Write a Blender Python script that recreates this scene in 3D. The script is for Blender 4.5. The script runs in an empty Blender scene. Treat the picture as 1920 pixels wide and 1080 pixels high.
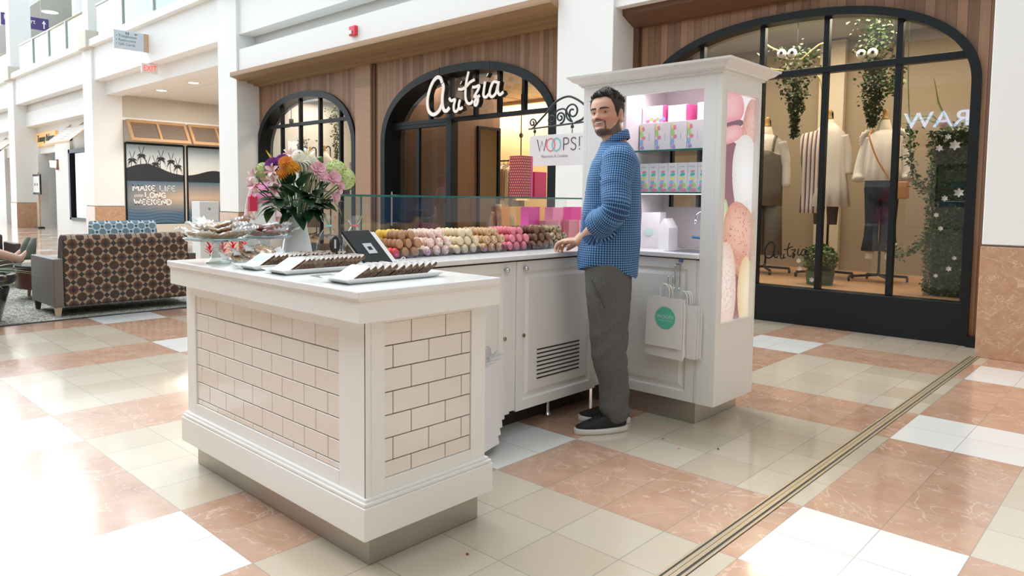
import bpy, bmesh, math, random
import numpy as np
from mathutils import Vector, Matrix, noise
SC = bpy.context.scene
COL = SC.collection
PI = math.pi
rnd = random.Random(7)
# ------------------------------------------------------------------ camera
cam_d = bpy.data.cameras.new('camera')
cam = bpy.data.objects.new('camera', cam_d)
COL.objects.link(cam)
RIGHT = Vector((0.730978, 0.682306, 0.011375)); UP = Vector((-0.054591, 0.041853, 0.997631)); FWD = Vector((-0.680214, 0.729867, -0.067841))
m = Matrix((RIGHT, UP, -FWD)).transposed().to_4x4()
m.translation = Vector((0, 0, 1.2))
cam.matrix_world = m
cam_d.sensor_width = 36.0
cam_d.lens = 25.171
cam_d.shift_y = -75 / 1920
cam_d.clip_end = 200
SC.camera = cam
# ------------------------------------------------------------------ world, exposure, daylight
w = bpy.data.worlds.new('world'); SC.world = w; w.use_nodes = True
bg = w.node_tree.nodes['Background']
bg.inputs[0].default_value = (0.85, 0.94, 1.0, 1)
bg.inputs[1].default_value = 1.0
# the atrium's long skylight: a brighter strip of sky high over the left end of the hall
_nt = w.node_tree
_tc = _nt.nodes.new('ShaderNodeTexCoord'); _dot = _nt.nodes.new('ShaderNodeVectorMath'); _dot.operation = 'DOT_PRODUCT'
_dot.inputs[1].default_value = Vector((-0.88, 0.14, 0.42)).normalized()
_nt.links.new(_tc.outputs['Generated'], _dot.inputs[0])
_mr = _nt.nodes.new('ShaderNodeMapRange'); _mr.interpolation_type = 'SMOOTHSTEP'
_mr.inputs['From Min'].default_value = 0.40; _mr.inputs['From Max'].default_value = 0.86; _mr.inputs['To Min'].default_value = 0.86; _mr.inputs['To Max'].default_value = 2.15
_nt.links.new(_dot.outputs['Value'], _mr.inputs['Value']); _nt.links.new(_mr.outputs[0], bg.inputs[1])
SC.view_settings.view_transform = 'Standard'
SC.view_settings.look = 'None'
SC.view_settings.gamma = 1.0
SC.view_settings.use_curve_mapping = False
SC.view_settings.exposure = 0.78
SC.cycles.max_bounces = 8
SC.cycles.diffuse_bounces = 4
SC.cycles.glossy_bounces = 4
SC.cycles.transparent_max_bounces = 24
SC.cycles.caustics_reflective = False
SC.cycles.caustics_refractive = False
SC.cycles.use_denoising = True
SC.cycles.sample_clamp_indirect = 6.0
def area_light(name, loc, rot, size, size_y, power, color):
    d = bpy.data.lights.new(name, 'AREA'); d.shape = 'RECTANGLE'; d.size = size; d.size_y = size_y
    d.energy = power; d.color = color
    o = bpy.data.objects.new(name, d); COL.objects.link(o); o.location = loc; o.rotation_euler = rot
    return o
sun_d = bpy.data.lights.new('skylight_sun', 'SUN'); sun_d.energy = 0.9; sun_d.angle = math.radians(45)
sun_d.color = (1.0, 0.98, 0.95)
sun = bpy.data.objects.new('skylight_sun', sun_d); COL.objects.link(sun)
sun.rotation_euler = Vector((0.62, 0.10, -1.0)).to_track_quat('-Z', 'Y').to_euler()
# ceiling lamps of the shop rooms (warm) - each hangs under its shop ceiling; the door-side one is an added fill
for nm, lx, ly, sx, sy, pw in (('display_room_lamp', -2.9, 8.1, 3.2, 0.7, 62), ('shop_lamp', -7.2, 9.0, 1.6, 1.6, 46),
                               ('passage_lamp', -18, 9.0, 5.0, 2.0, 150), ('shop_back_lamp', -9.0, 10.75, 4.0, 0.3, 90), ('left_display_lamp', -11.8, 8.2, 3.0, 0.8, 34), ('door_side_fill', -9.0, 7.5, 0.8, 0.3, 9)):  # last entry: unseen fill added to brighten the boards behind the glass leaf
    area_light(nm, (lx, ly, 3.94 if nm == 'passage_lamp' else 3.16), (0, 0, 0), sx, sy, pw, (1.0, 0.95, 0.88) if nm == 'passage_lamp' else (1.0, 0.84, 0.64))
# ------------------------------------------------------------------ materials
MATS = {}
def pmat(name, col, rough=0.5, metal=0.0, noise_amt=0.0, noise_scale=20.0, bump=0.0, bump_scale=60.0, emit=0.0, spec=0.5, coat=0.0, sss=0.0, subcol=None):
    if name in MATS: return MATS[name]
    m = bpy.data.materials.new(name); m.use_nodes = True
    nt = m.node_tree; b = nt.nodes['Principled BSDF']
    b.inputs['Base Color'].default_value = (*col, 1); b.inputs['Roughness'].default_value = rough
    b.inputs['Metallic'].default_value = metal; b.inputs['Specular IOR Level'].default_value = spec
    b.inputs['Coat Weight'].default_value = coat; b.inputs['Coat Roughness'].default_value = 0.1
    if sss:
        b.inputs['Subsurface Weight'].default_value = sss
        b.inputs['Subsurface Radius'].default_value = (0.01, 0.004, 0.002)
    if emit:
        b.inputs['Emission Color'].default_value = (*col, 1); b.inputs['Emission Strength'].default_value = emit
    if noise_amt or bump:
        tc = nt.nodes.new('ShaderNodeTexCoord')
        if noise_amt:
            n = nt.nodes.new('ShaderNodeTexNoise'); n.inputs['Scale'].default_value = noise_scale; n.inputs['Detail'].default_value = 4
            nt.links.new(tc.outputs['Object'], n.inputs['Vector'])
            r = nt.nodes.new('ShaderNodeValToRGB')
            c2 = subcol if subcol else tuple(max(0, c * (1 - noise_amt)) for c in col)
            r.color_ramp.elements[0].position = 0.35; r.color_ramp.elements[1].position = 0.65
            r.color_ramp.elements[0].color = (*c2, 1); r.color_ramp.elements[1].color = (*col, 1)
            nt.links.new(n.outputs['Fac'], r.inputs['Fac']); nt.links.new(r.outputs['Color'], b.inputs['Base Color'])
        if bump:
            n2 = nt.nodes.new('ShaderNodeTexNoise'); n2.inputs['Scale'].default_value = bump_scale; n2.inputs['Detail'].default_value = 3
            nt.links.new(tc.outputs['Object'], n2.inputs['Vector'])
            bp = nt.nodes.new('ShaderNodeBump'); bp.inputs['Strength'].default_value = bump; bp.inputs['Distance'].default_value = 0.01
            nt.links.new(n2.outputs['Fac'], bp.inputs['Height']); nt.links.new(bp.outputs['Normal'], b.inputs['Normal'])
    MATS[name] = m
    return m
def glass(name, tint=(0.93, 0.98, 0.96), refl=1.0):
    """thin clear pane: see-through plus a Fresnel mirror"""
    if name in MATS: return MATS[name]
    m = bpy.data.materials.new(name); m.use_nodes = True; nt = m.node_tree; nt.nodes.clear()
    out = nt.nodes.new('ShaderNodeOutputMaterial'); mix = nt.nodes.new('ShaderNodeMixShader')
    tr = nt.nodes.new('ShaderNodeBsdfTransparent'); tr.inputs[0].default_value = (*tint, 1)
    gl = nt.nodes.new('ShaderNodeBsdfGlossy'); gl.inputs['Roughness'].default_value = 0.0
    fr = nt.nodes.new('ShaderNodeFresnel'); ge = nt.nodes.new('ShaderNodeNewGeometry')
    mi = nt.nodes.new('ShaderNodeMath'); mi.operation = 'MULTIPLY_ADD'; mi.inputs[1].default_value = 1 / 1.5 - 1.5; mi.inputs[2].default_value = 1.5
    nt.links.new(ge.outputs['Backfacing'], mi.inputs[0]); nt.links.new(mi.outputs[0], fr.inputs[0])
    mu = nt.nodes.new('ShaderNodeMath'); mu.operation = 'MULTIPLY'; mu.inputs[1].default_value = refl; mu.use_clamp = True
    nt.links.new(fr.outputs[0], mu.inputs[0]); nt.links.new(mu.outputs[0], mix.inputs[0])
    nt.links.new(tr.outputs[0], mix.inputs[1]); nt.links.new(gl.outputs[0], mix.inputs[2]); nt.links.new(mix.outputs[0], out.inputs[0])
    MATS[name] = m
    return m
def nodes_mat(name, build, rough=0.5, **kw):
    """material whose base colour is wired by build(nt, texcoord_node) -> colour socket"""
    if name in MATS: return MATS[name]
    m = pmat(name, (0.5, 0.5, 0.5), rough, **kw); nt = m.node_tree
    tc = nt.nodes.new('ShaderNodeTexCoord')
    s = build(nt, tc)
    nt.links.new(s, nt.nodes['Principled BSDF'].inputs['Base Color'])
    return m
def N(nt, typ, **kw):
    n = nt.nodes.new('ShaderNode' + typ)
    for k, v in kw.items():
        setattr(n, k, v)
    return n
def mathn(nt, op, a, b=None, c=None):
    n = nt.nodes.new('ShaderNodeMath'); n.operation = op
    for i, v in enumerate((a, b, c)):
        if v is None: continue
        if isinstance(v, (int, float)): n.inputs[i].default_value = v
        else: nt.links.new(v, n.inputs[i])
    return n.outputs[0]
def mixc(nt, fac, a, b):
    n = nt.nodes.new('ShaderNodeMix'); n.data_type = 'RGBA'
    for i, v in ((0, fac), (6, a), (7, b)):
        if isinstance(v, (int, float)): n.inputs[i].default_value = v
        elif isinstance(v, tuple): n.inputs[i].default_value = (*v, 1)
        else: nt.links.new(v, n.inputs[i])
    return n.outputs[2]
# ------------------------------------------------------------------ mesh building
class MB:
    def __init__(s): s.v = []; s.f = []; s.m = []; s.uv = None
    def add(s, vs, fs, mi=0):
        o = len(s.v); s.v += [tuple(p) for p in vs]; s.f += [tuple(i + o for i in f) for f in fs]; s.m += [mi] * len(fs)
        return s
    def box(s, x0, x1, y0, y1, z0, z1, mi=0):
        vs = [(x, y, z) for z in (z0, z1) for y in (y0, y1) for x in (x0, x1)]
        return s.add(vs, [(0, 2, 3, 1), (4, 5, 7, 6), (0, 1, 5, 4), (2, 6, 7, 3), (0, 4, 6, 2), (1, 3, 7, 5)], mi)
    def obox(s, mat, sx, sy, sz, mi=0):
        """box of full sizes sx sy sz placed by a matrix, base centre at z=0"""
        vs = [mat @ Vector((x * sx / 2, y * sy / 2, z * sz)) for z in (0, 1) for y in (-1, 1) for x in (-1, 1)]
        return s.add(vs, [(0, 2, 3, 1), (4, 5, 7, 6), (0, 1, 5, 4), (2, 6, 7, 3), (0, 4, 6, 2), (1, 3, 7, 5)], mi)
    def loft(s, rings, cap=True, closed=True, mi=0):
        n = len(rings[0]); o = len(s.v)
        vs = [p for r in rings for p in r]; fs = []
        for i in range(len(rings) - 1):
            for j in range(n if closed else n - 1):
                k = (j + 1) % n
                fs.append((i * n + j, i * n + k, (i + 1) * n + k, (i + 1) * n + j))
        if cap and closed:
            fs.append(tuple(reversed(range(n)))); fs.append(tuple((len(rings) - 1) * n + j for j in range(n)))
        return s.add(vs, fs, mi)
    def lathe(s, prof, c=(0, 0, 0), n=32, mi=0, cap=True, mat=None):
        rings = []
        for r, z in prof:
            ring = [Vector((r * math.cos(2 * PI * j / n), r * math.sin(2 * PI * j / n), z)) for j in range(n)]
            rings.append([(mat @ p) if mat else (p + Vector(c)) for p in ring])
        return s.loft(rings, cap, True, mi)
    def tube(s, path, r, n=8, cap=True, mi=0, close=False):
        path = [Vector(p) for p in path]; L = len(path)
        rad = r if isinstance(r, (list, tuple)) else [r] * L
        rings = []; nrm = None
        for i, p in enumerate(path):
            t = (path[(i + 1) % L] - path[i - 1]) if close else (path[min(i + 1, L - 1)] - path[max(i - 1, 0)])
            if t.length < 1e-9: t = Vector((0, 0, 1))
            t.normalize()
            if nrm is None:
                nrm = t.orthogonal().normalized()
            nrm = (nrm - t * nrm.dot(t))
            if nrm.length < 1e-6: nrm = t.orthogonal()
            nrm.normalize(); b = t.cross(nrm)
            rings.append([p + (nrm * math.cos(2 * PI * j / n) + b * math.sin(2 * PI * j / n)) * rad[i] for j in range(n)])
        if close: rings.append(rings[0])
        return s.loft(rings, cap and not close, True, mi)
    def prism(s, poly, axis, a, b, mi=0):
        """poly of 2-D points extruded from a to b along axis (0 x: (y,z); 1 y: (x,z); 2 z: (x,y))"""
        def P(q, t): return {0: (t, q[0], q[1]), 1: (q[0], t, q[1]), 2: (q[0], q[1], t)}[axis]
        n = len(poly); vs = [P(q, a) for q in poly] + [P(q, b) for q in poly]
        fs = [tuple(range(n)), tuple(reversed(range(n, 2 * n)))] + [(i, n + i, n + (i + 1) % n, (i + 1) % n) for i in range(n)]
        return s.add(vs, fs, mi)
    def ell(s, c, rx, ry, rz, nu=16, nv=10, mi=0, mat=None):
        rings = []
        for i in range(nv + 1):
            t = PI * i / nv
            z = -math.cos(t); q = max(math.sin(t), 1e-3)
            ring = [Vector((rx * q * math.cos(2 * PI * j / nu), ry * q * math.sin(2 * PI * j / nu), rz * z)) for j in range(nu)]
            rings.append([(mat @ p if mat else p) + Vector(c) for p in ring])
        return s.loft(rings, True, True, mi)
    def ribbon(s, pts, w, axis_n, th, mi=0):
        """flat stroke of width w (number or list) with thickness th along unit normal axis_n"""
        pts = [Vector(p) for p in pts]; nn = Vector(axis_n); L = len(pts); rings = []
        for i, p in enumerate(pts):
            t = (pts[min(i + 1, L - 1)] - pts[max(i - 1, 0)]).normalized(); d = t.cross(nn).normalized()
            ww = (w[i] if isinstance(w, (list, tuple)) else w) / 2
            rings.append([p + d * ww - nn * th / 2, p + d * ww + nn * th / 2, p - d * ww + nn * th / 2, p - d * ww - nn * th / 2])
        return s.loft(rings, True, True, mi)
def catmull(pts, k=8, closed=False):
    P = [Vector(p) for p in pts]; out = []; n = len(P)
    for i in range(n if closed else n - 1):
        if closed: p0, p1, p2, p3 = P[i - 1], P[i], P[(i + 1) % n], P[(i + 2) % n]
        else: p0, p1, p2, p3 = P[max(i - 1, 0)], P[i], P[i + 1], P[min(i + 2, n - 1)]
        for j in range(k):
            t = j / k
            out.append(0.5 * ((2 * p1) + (p2 - p0) * t + (2 * p0 - 5 * p1 + 4 * p2 - p3) * t * t + (3 * p1 - p0 - 3 * p2 + p3) * t ** 3))
    if not closed: out.append(P[-1])
    return out
def wloc(o):
    v = Vector((0, 0, 0))
    while o is not None:
        v += o.location; o = o.parent
    return v
def tagp(o, label=None, cat=None, group=None, kind=None):
    if label: o['label'] = label
    if cat: o['category'] = cat
    if group: o['group'] = group
    if kind: o['kind'] = kind
    return o
def finish(me, smooth, angle=None):
    if smooth:
        for p in me.polygons: p.use_smooth = True
def obj(name, mb, mats, parent=None, world=True, smooth=False, bevel=0.0, seg=2, recalc=True, loc=None, subsurf=0, auto=None):
    """link ONE mesh object. world=True: the builder holds world coordinates."""
    me = bpy.data.meshes.new(name)
    vs = np.array([tuple(v) for v in mb.v], dtype=float).reshape(-1, 3)
    if world:
        if parent is not None: off = np.array(wloc(parent))
        elif loc is not None: off = np.array(loc, dtype=float)
        else:
            off = np.array([(vs[:, 0].min() + vs[:, 0].max()) / 2, (vs[:, 1].min() + vs[:, 1].max()) / 2, vs[:, 2].min()])
        vs = vs - off
    me.from_pydata(vs.tolist(), [], mb.f)
    for mm in (mats if isinstance(mats, (list, tuple)) else [mats]): me.materials.append(mm)
    me.polygons.foreach_set('material_index', mb.m)
    if recalc:
        bm = bmesh.new(); bm.from_mesh(me); bmesh.ops.recalc_face_normals(bm, faces=bm.faces); bm.to_mesh(me); bm.free()
    finish(me, smooth)
    if mb.uv is not None:
        ul = me.uv_layers.new(name='UVMap')
        for lp in me.loops: ul.data[lp.index].uv = mb.uv[lp.vertex_index]
    o = bpy.data.objects.new(name, me); COL.objects.link(o)
    if parent is not None: o.parent = parent
    elif world: o.location = off
    elif loc is not None: o.location = loc
    if bevel:
        md = o.modifiers.new('bevel', 'BEVEL'); md.width = bevel; md.segments = seg; md.limit_method = 'ANGLE'; md.angle_limit = math.radians(40)
        md.harden_normals = False
    if subsurf:
        md = o.modifiers.new('sub', 'SUBSURF'); md.levels = subsurf; md.render_levels = subsurf
    if auto:
        me.set_sharp_from_angle(angle=math.radians(auto))
    return o
def thing(name, label, cat, loc=(0, 0, 0), rotz=0.0, group=None):
    o = bpy.data.objects.new(name, None); COL.objects.link(o); o.empty_display_size = 0.05
    o.location = loc; o.rotation_euler = (0, 0, rotz)
    return tagp(o, label, cat, group)
def struct(name, mb, mats, **kw):
    return tagp(obj(name, mb, mats, **kw), kind='structure')
def dup(o, loc=None, rot=None, label=None, group=None, mats=None):
    """copy of a thing with copies of its parts and sub-parts"""
    def rec(a, par):
        c = a.copy(); COL.objects.link(c); c.parent = par
        for ch in KIDS.get(a.name, []): rec(ch, c)
        return c
    if o.name not in KIDS: index_kids(o)
    r = rec(o, None)
    if loc is not None: r.location = loc
    if rot is not None: r.rotation_euler = rot
    if label: r['label'] = label
    if group: r['group'] = group
    return r
KIDS = {}
def index_kids(o):
    KIDS[o.name] = list(o.children)
    for c in o.children: index_kids(c)
_txt = {}
def text_mb(mb, s, size, origin, xdir, ydir, depth=0.004, align='LEFT', mi=0, shear=0.0, squeeze=1.0):
    """adds lettering (built-in font) to a builder: origin = baseline point, xdir/ydir unit vectors in the sign's plane"""
    key = (s, align, shear)
    if key not in _txt:
        cu = bpy.data.curves.new('lettering', 'FONT'); cu.body = s; cu.size = 1.0; cu.align_x = align; cu.extrude = 0.01; cu.shear = shear; cu.resolution_u = 3
        o = bpy.data.objects.new('lettering', cu); COL.objects.link(o)
        dg = bpy.context.evaluated_depsgraph_get(); dg.update()
        me = bpy.data.meshes.new_from_object(o.evaluated_get(dg))
        _txt[key] = ([tuple(v.co) for v in me.vertices], [tuple(p.vertices) for p in me.polygons])
        bpy.data.objects.remove(o); bpy.data.meshes.remove(me)
    vs, fs = _txt[key]
    O = Vector(origin); X = Vector(xdir); Y = Vector(ydir); Z = X.cross(Y)
    return mb.add([O + X * (p[0] * size * squeeze) + Y * (p[1] * size) + Z * (p[2] / 0.01 * depth / 2) for p in vs], fs, mi)
# ------------------------------------------------------------------ materials of the hall
WHITE = pmat('white_plaster', (0.86, 0.87, 0.86), 0.6)
CEIL = pmat('ceiling_paint', (0.82, 0.82, 0.80), 0.7)
BEIGE_WALL = pmat('beige_paint', (0.62, 0.57, 0.49), 0.7)
def _floor(nt, tc):
    sp = N(nt, 'SeparateXYZ'); nt.links.new(tc.outputs['Object'], sp.inputs[0])
    ux = mathn(nt, 'DIVIDE', mathn(nt, 'ADD', sp.outputs[0], 1.03), 0.283)
    uy = mathn(nt, 'DIVIDE', mathn(nt, 'ADD', sp.outputs[1], -2.238), 0.287)
    ix = mathn(nt, 'FLOOR', ux); iy = mathn(nt, 'FLOOR', uy)
    bx = mathn(nt, 'LESS_THAN', mathn(nt, 'FLOORED_MODULO', mathn(nt, 'ADD', ix, 0.01), 6.0), 2.0)
    by = mathn(nt, 'LESS_THAN', mathn(nt, 'FLOORED_MODULO', mathn(nt, 'ADD', iy, 0.01), 6.0), 2.0)
    s = mathn(nt, 'ADD', bx, by)
    cb = N(nt, 'CombineXYZ'); nt.links.new(ix, cb.inputs[0]); nt.links.new(iy, cb.inputs[1])
    wn = N(nt, 'TexWhiteNoise', noise_dimensions='2D'); nt.links.new(cb.outputs[0], wn.inputs['Vector'])
    # veins and clouding of the red marble
    nz = N(nt, 'TexNoise'); nz.inputs['Scale'].default_value = 5.0; nz.inputs['Detail'].default_value = 8; nz.inputs['Roughness'].default_value = 0.65
    off = N(nt, 'VectorMath', operation='MULTIPLY_ADD'); nt.links.new(wn.outputs['Color'], off.inputs[0]); off.inputs[1].default_value = (7, 7, 7); nt.links.new(tc.outputs['Object'], off.inputs[2])
    nt.links.new(off.outputs[0], nz.inputs['Vector'])
    rp = N(nt, 'ValToRGB'); nt.links.new(nz.outputs['Fac'], rp.inputs['Fac'])
    e = rp.color_ramp.elements
    e[0].position = 0.30; e[0].color = (0.42, 0.225, 0.145, 1); e[1].position = 0.68; e[1].color = (0.59, 0.365, 0.255, 1)
    n3 = N(nt, 'TexNoise'); n3.inputs['Scale'].default_value = 3.5; n3.inputs['Detail'].default_value = 6; n3.inputs['Distortion'].default_value = 1.5
    nt.links.new(off.outputs[0], n3.inputs['Vector'])
    vein = mathn(nt, 'LESS_THAN', mathn(nt, 'ABSOLUTE', mathn(nt, 'ADD', n3.outputs['Fac'], -0.5)), 0.008)
    red = mixc(nt, mathn(nt, 'MULTIPLY', vein, 0.45), rp.outputs['Color'], (0.78, 0.62, 0.52))
    red = mixc(nt, mathn(nt, 'MULTIPLY', wn.outputs['Value'], 0.35), red, (0.64, 0.43, 0.31))
    beige = mixc(nt, wn.outputs['Value'], (0.53, 0.445, 0.335), (0.62, 0.545, 0.435))
    sp2 = N(nt, 'TexNoise'); sp2.inputs['Scale'].default_value = 90; nt.links.new(tc.outputs['Object'], sp2.inputs['Vector'])
    beige = mixc(nt, mathn(nt, 'MULTIPLY', mathn(nt, 'GREATER_THAN', sp2.outputs['Fac'], 0.66), 0.25), beige, (0.45, 0.36, 0.27))
    white = mixc(nt, mathn(nt, 'MULTIPLY', wn.outputs['Value'], 0.5), (0.84, 0.84, 0.82), (0.78, 0.77, 0.74))
    c = mixc(nt, mathn(nt, 'GREATER_THAN', s, 0.5), beige, red)
    c = mixc(nt, mathn(nt, 'GREATER_THAN', s, 1.5), c, white)
    fx = mathn(nt, 'FRACT', ux); fy = mathn(nt, 'FRACT', uy)
    def near(f): return mathn(nt, 'LESS_THAN', mathn(nt, 'MINIMUM', f, mathn(nt, 'SUBTRACT', 1.0, f)), 0.007)
    g = mathn(nt, 'MAXIMUM', near(fx), near(fy))
    return mixc(nt, mathn(nt, 'MULTIPLY', g, 0.55), c, (0.22, 0.20, 0.17))
FLOOR = nodes_mat('marble_floor_tiles', _floor, 0.22, spec=0.5, coat=0.8)
def planks(name, pitch, c1, c2, gap, axis=0, rough=0.55):
    def b(nt, tc):
        sp = N(nt, 'SeparateXYZ'); nt.links.new(tc.outputs['Object'], sp.inputs[0])
        u = mathn(nt, 'DIVIDE', sp.outputs[axis], pitch); i = mathn(nt, 'FLOOR', u)
        wn = N(nt, 'TexWhiteNoise', noise_dimensions='1D'); nt.links.new(i, wn.inputs['W'])
        mp = N(nt, 'Mapping'); nt.links.new(tc.outputs['Object'], mp.inputs['Vector'])
        mp.inputs['Scale'].default_value = (30, 30, 1.6) if axis != 2 else (1.6, 1.6, 30)
        nz = N(nt, 'TexNoise'); nz.inputs['Scale'].default_value = 1.0; nz.inputs['Detail'].default_value = 6; nt.links.new(mp.outputs[0], nz.inputs['Vector'])
        f = mathn(nt, 'ADD', mathn(nt, 'MULTIPLY', wn.outputs['Value'], 0.65), mathn(nt, 'MULTIPLY', nz.outputs['Fac'], 0.5))
        c = mixc(nt, f, c1, c2)
        g = mathn(nt, 'LESS_THAN', mathn(nt, 'FRACT', u), 0.05)
        return mixc(nt, mathn(nt, 'MULTIPLY', g, 0.8), c, gap)
    return nodes_mat(name, b, rough)
WOOD_FACADE = planks('walnut_boards', 0.082, (0.13, 0.064, 0.034), (0.38, 0.215, 0.125), (0.03, 0.015, 0.008))
WOOD_TRIM = planks('walnut_trim', 3.0, (0.32, 0.18, 0.10), (0.46, 0.28, 0.17), (0.3, 0.2, 0.1), axis=2)
WOOD_IN = planks('interior_boards', 0.16, (0.13, 0.065, 0.035), (0.22, 0.12, 0.065), (0.1, 0.05, 0.02))
WOOD_IN_Y = planks('interior_side_boards', 0.16, (0.13, 0.065, 0.035), (0.22, 0.12, 0.065), (0.1, 0.05, 0.02), axis=1)
WOOD_DECK = planks('display_deck', 0.12, (0.40, 0.22, 0.11), (0.50, 0.29, 0.15), (0.15, 0.08, 0.04), axis=1)
def _marble(nt, tc):
    n3 = N(nt, 'TexNoise'); n3.inputs['Scale'].default_value = 6; n3.inputs['Detail'].default_value = 8; n3.inputs['Distortion'].default_value = 2.0
    nt.links.new(tc.outputs['Object'], n3.inputs['Vector'])
    v = mathn(nt, 'LESS_THAN', mathn(nt, 'ABSOLUTE', mathn(nt, 'ADD', n3.outputs['Fac'], -0.5)), 0.010)
    n4 = N(nt, 'TexNoise'); n4.inputs['Scale'].default_value = 14; n4.inputs['Detail'].default_value = 6
    nt.links.new(tc.outputs['Object'], n4.inputs['Vector'])
    c = mixc(nt, n4.outputs['Fac'], (0.40, 0.21, 0.12), (0.62, 0.40, 0.27))
    return mixc(nt, mathn(nt, 'MULTIPLY', v, 0.5), c, (0.78, 0.60, 0.46))
MARBLE = nodes_mat('red_marble', _marble, 0.25)
BLACK = pmat('black_steel', (0.006, 0.009, 0.011), 0.42, spec=0.3)
GLASS = glass('window_glass', (0.95, 0.97, 0.96), 1.8)
TAN = pmat('tan_display_wall', (0.31, 0.25, 0.175), 0.8)
# ------------------------------------------------------------------ floor
mb = MB().box(-62, 8, -12, 30, -0.2, 0); fl = struct('floor', mb, FLOOR, loc=(0, 0, 0))
def joint():
    mb = MB()
    for x0, x1, h in ((-1.166, -1.158, 0.0035), (-1.150, -1.136, 0.0035), (-1.134, -1.118, 0.0035), (-1.108, -1.098, 0.0035)):
        mb.box(x0, x1, -6, 6.59, 0.0004, h)
    mb2 = MB().box(-1.168, -1.096, -6, 6.59, 0.0002, 0.0012)
    o = tagp(obj('floor_joint', mb2, pmat('joint_seal', (0.06, 0.06, 0.055), 0.6)), 'brass and steel expansion joint strip running across the tiled floor', 'floor joint', kind='structure')
    obj('brass_rail', mb, pmat('joint_brass', (0.62, 0.52, 0.36), 0.35, 0.7), o)
joint()
# ------------------------------------------------------------------ columns and white fronts
COLS = {1: (-1.126, -0.336), 2: (-5.46, -4.67), 3: (-14.26, -13.47), 4: (-22.6, -21.85), 5: (-30.9, -30.1), 6: (-39.3, -38.5)}
for k, (x0, x1) in COLS.items():
    struct('column_%d' % k, MB().box(x0, x1, 6.60, 7.6 if k < 3 else 7.36, 0.89, 5.18), WHITE, bevel=0.006)
    b = MB().box(x0 - 0.006, x1 + 0.006, 6.59, 7.6 if k < 3 else 7.36, 0, 0.875)
    struct('column_plinth_%d' % k, b, MARBLE, bevel=0.004)
    struct('column_joint_%d' % k, MB().box(x0 + 0.012, x1 - 0.012, 6.612, 7.3, 0.86, 0.9), pmat('shadow_gap', (0.2, 0.19, 0.18), 0.8))
# fascia of the gallery above, in bays, set back a little between the columns
def run(name, x0, x1, y0, y1, z0, z1, m=WHITE, bev=0.0): return struct(name, MB().box(x0, x1, y0, y1, z0, z1), m, bevel=bev)
run('wall_gallery_fascia', -62, 4, 6.66, 6.95, 4.31, 5.18)
run('trim_1', -62, 4, 6.52, 6.9, 5.18, 5.37, bev=0.01)
run('ceiling_gallery_floor', -62, 4, 6.9, 24, 5.0, 5.3, CEIL)
run('wall_recess', -13.47, 4, 7.0, 7.2, 3.95, 4.9)
run('wall_band', -13.46, -5.46, 6.64, 7.1, 3.53, 4.02)
run('wall_band_right', -4.67, -1.126, 6.64, 7.1, 3.32, 4.02)
run('wall_right', -0.4, 4, 6.63, 7.2, 0, 4.4)
# bays left of the third column: beam, soffit
run('trim_2', -21.85, -14.26, 6.95, 7.35, 3.95, 4.32)
run('ceiling_recess', -21.9, -13.5, 7.3, 16, 4.0, 4.12, CEIL)
run('ceiling_tray_trim', -20.6, -14.6, 8.1, 8.2, 3.965, 4.0, CEIL)
run('trim_3', -62, -22.6, 6.95, 7.35, 3.56, 4.05)
for k in (4, 5, 6):
    x0 = COLS[k][1]; 
for i, xa, xb in ((1, -30.1, -22.6), (2, -38.5, -30.9)):
    run('wall_shop_front_%d' % i, xa, xb, 7.28, 7.4, 2.62, 3.6)
    run('wall_shop_bay_%d' % i, xa, xb, 7.02, 7.3, 4.02, 4.9)
# ------------------------------------------------------------------ timber shop front (two bays) with arched openings
def arch_pts(cx, a, zs, rise, n=40, p=2.3, zb=0.0):
    """outline from right foot over the arch to the left foot"""
    pts = [(cx + a, zb)]
    for i in range(n + 1):
        t = PI * i / n; c, s = math.cos(t), math.sin(t)
        pts.append((cx + a * math.copysign(abs(c) ** (2 / p), c), zs + rise * abs(s) ** (2 / p)))
    pts.append((cx - a, zb))
    return pts
ARCH = {1: (-11.85, 1.68, 2.05, 1.06), 2: (-7.62, 1.83, 2.05, 1.06), 3: (-2.91, 1.64, 2.2, 0.84)}
def arch_z(k, x):
    cx, a, zs, rise = ARCH[k]; t = abs(x - cx) / a
    if t >= 1: return None
    return zs + rise * (1 - t ** 2.3) ** (1 / 2.3)
def facade(name, x0, x1, ztop, ks, yf=7.06, th=0.14):
    mb = MB(); xs = {x0, x1}
    for k in ks:
        cx, a, zs, rise = ARCH[k]
        for i in range(65): xs.add(round(cx - a * math.cos(PI * i / 64), 5))
    xs = sorted(x for x in xs if x0 <= x <= x1)
    for xa, xb in zip(xs[:-1], xs[1:]):
        xm = (xa + xb) / 2; k = next((k for k in ks if abs(xm - ARCH[k][0]) < ARCH[k][1]), None)
        if k is None: za = zb = 0.0
        else: za = arch_z(k, xa) or ARCH[k][2]; zb = arch_z(k, xb) or ARCH[k][2]
        vs = [(xa, yf, za), (xb, yf, zb), (xb, yf, ztop), (xa, yf, ztop), (xa, yf + th, za), (xb, yf + th, zb), (xb, yf + th, ztop), (xa, yf + th, ztop)]
        mb.add(vs, [(0, 1, 2, 3), (7, 6, 5, 4), (0, 4, 5, 1)])
    return struct(name, mb, WOOD_FACADE, loc=(0, 0, 0), recalc=False)
facade('wall_timber_left', -13.47, -5.46, 3.6, (1, 2))
facade('wall_timber_right', -4.67, -1.12, 3.9, (3,))
struct('trim_4', MB().box(-10.12, -9.70, 7.0, 7.1, 0, 3.42), WOOD_TRIM)                       # pilaster
struct('trim_5', MB().box(-9.70, -9.62, 7.03, 7.06, 0, 3.42), pmat('dark_walnut', (0.12, 0.055, 0.03), 0.6))
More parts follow.
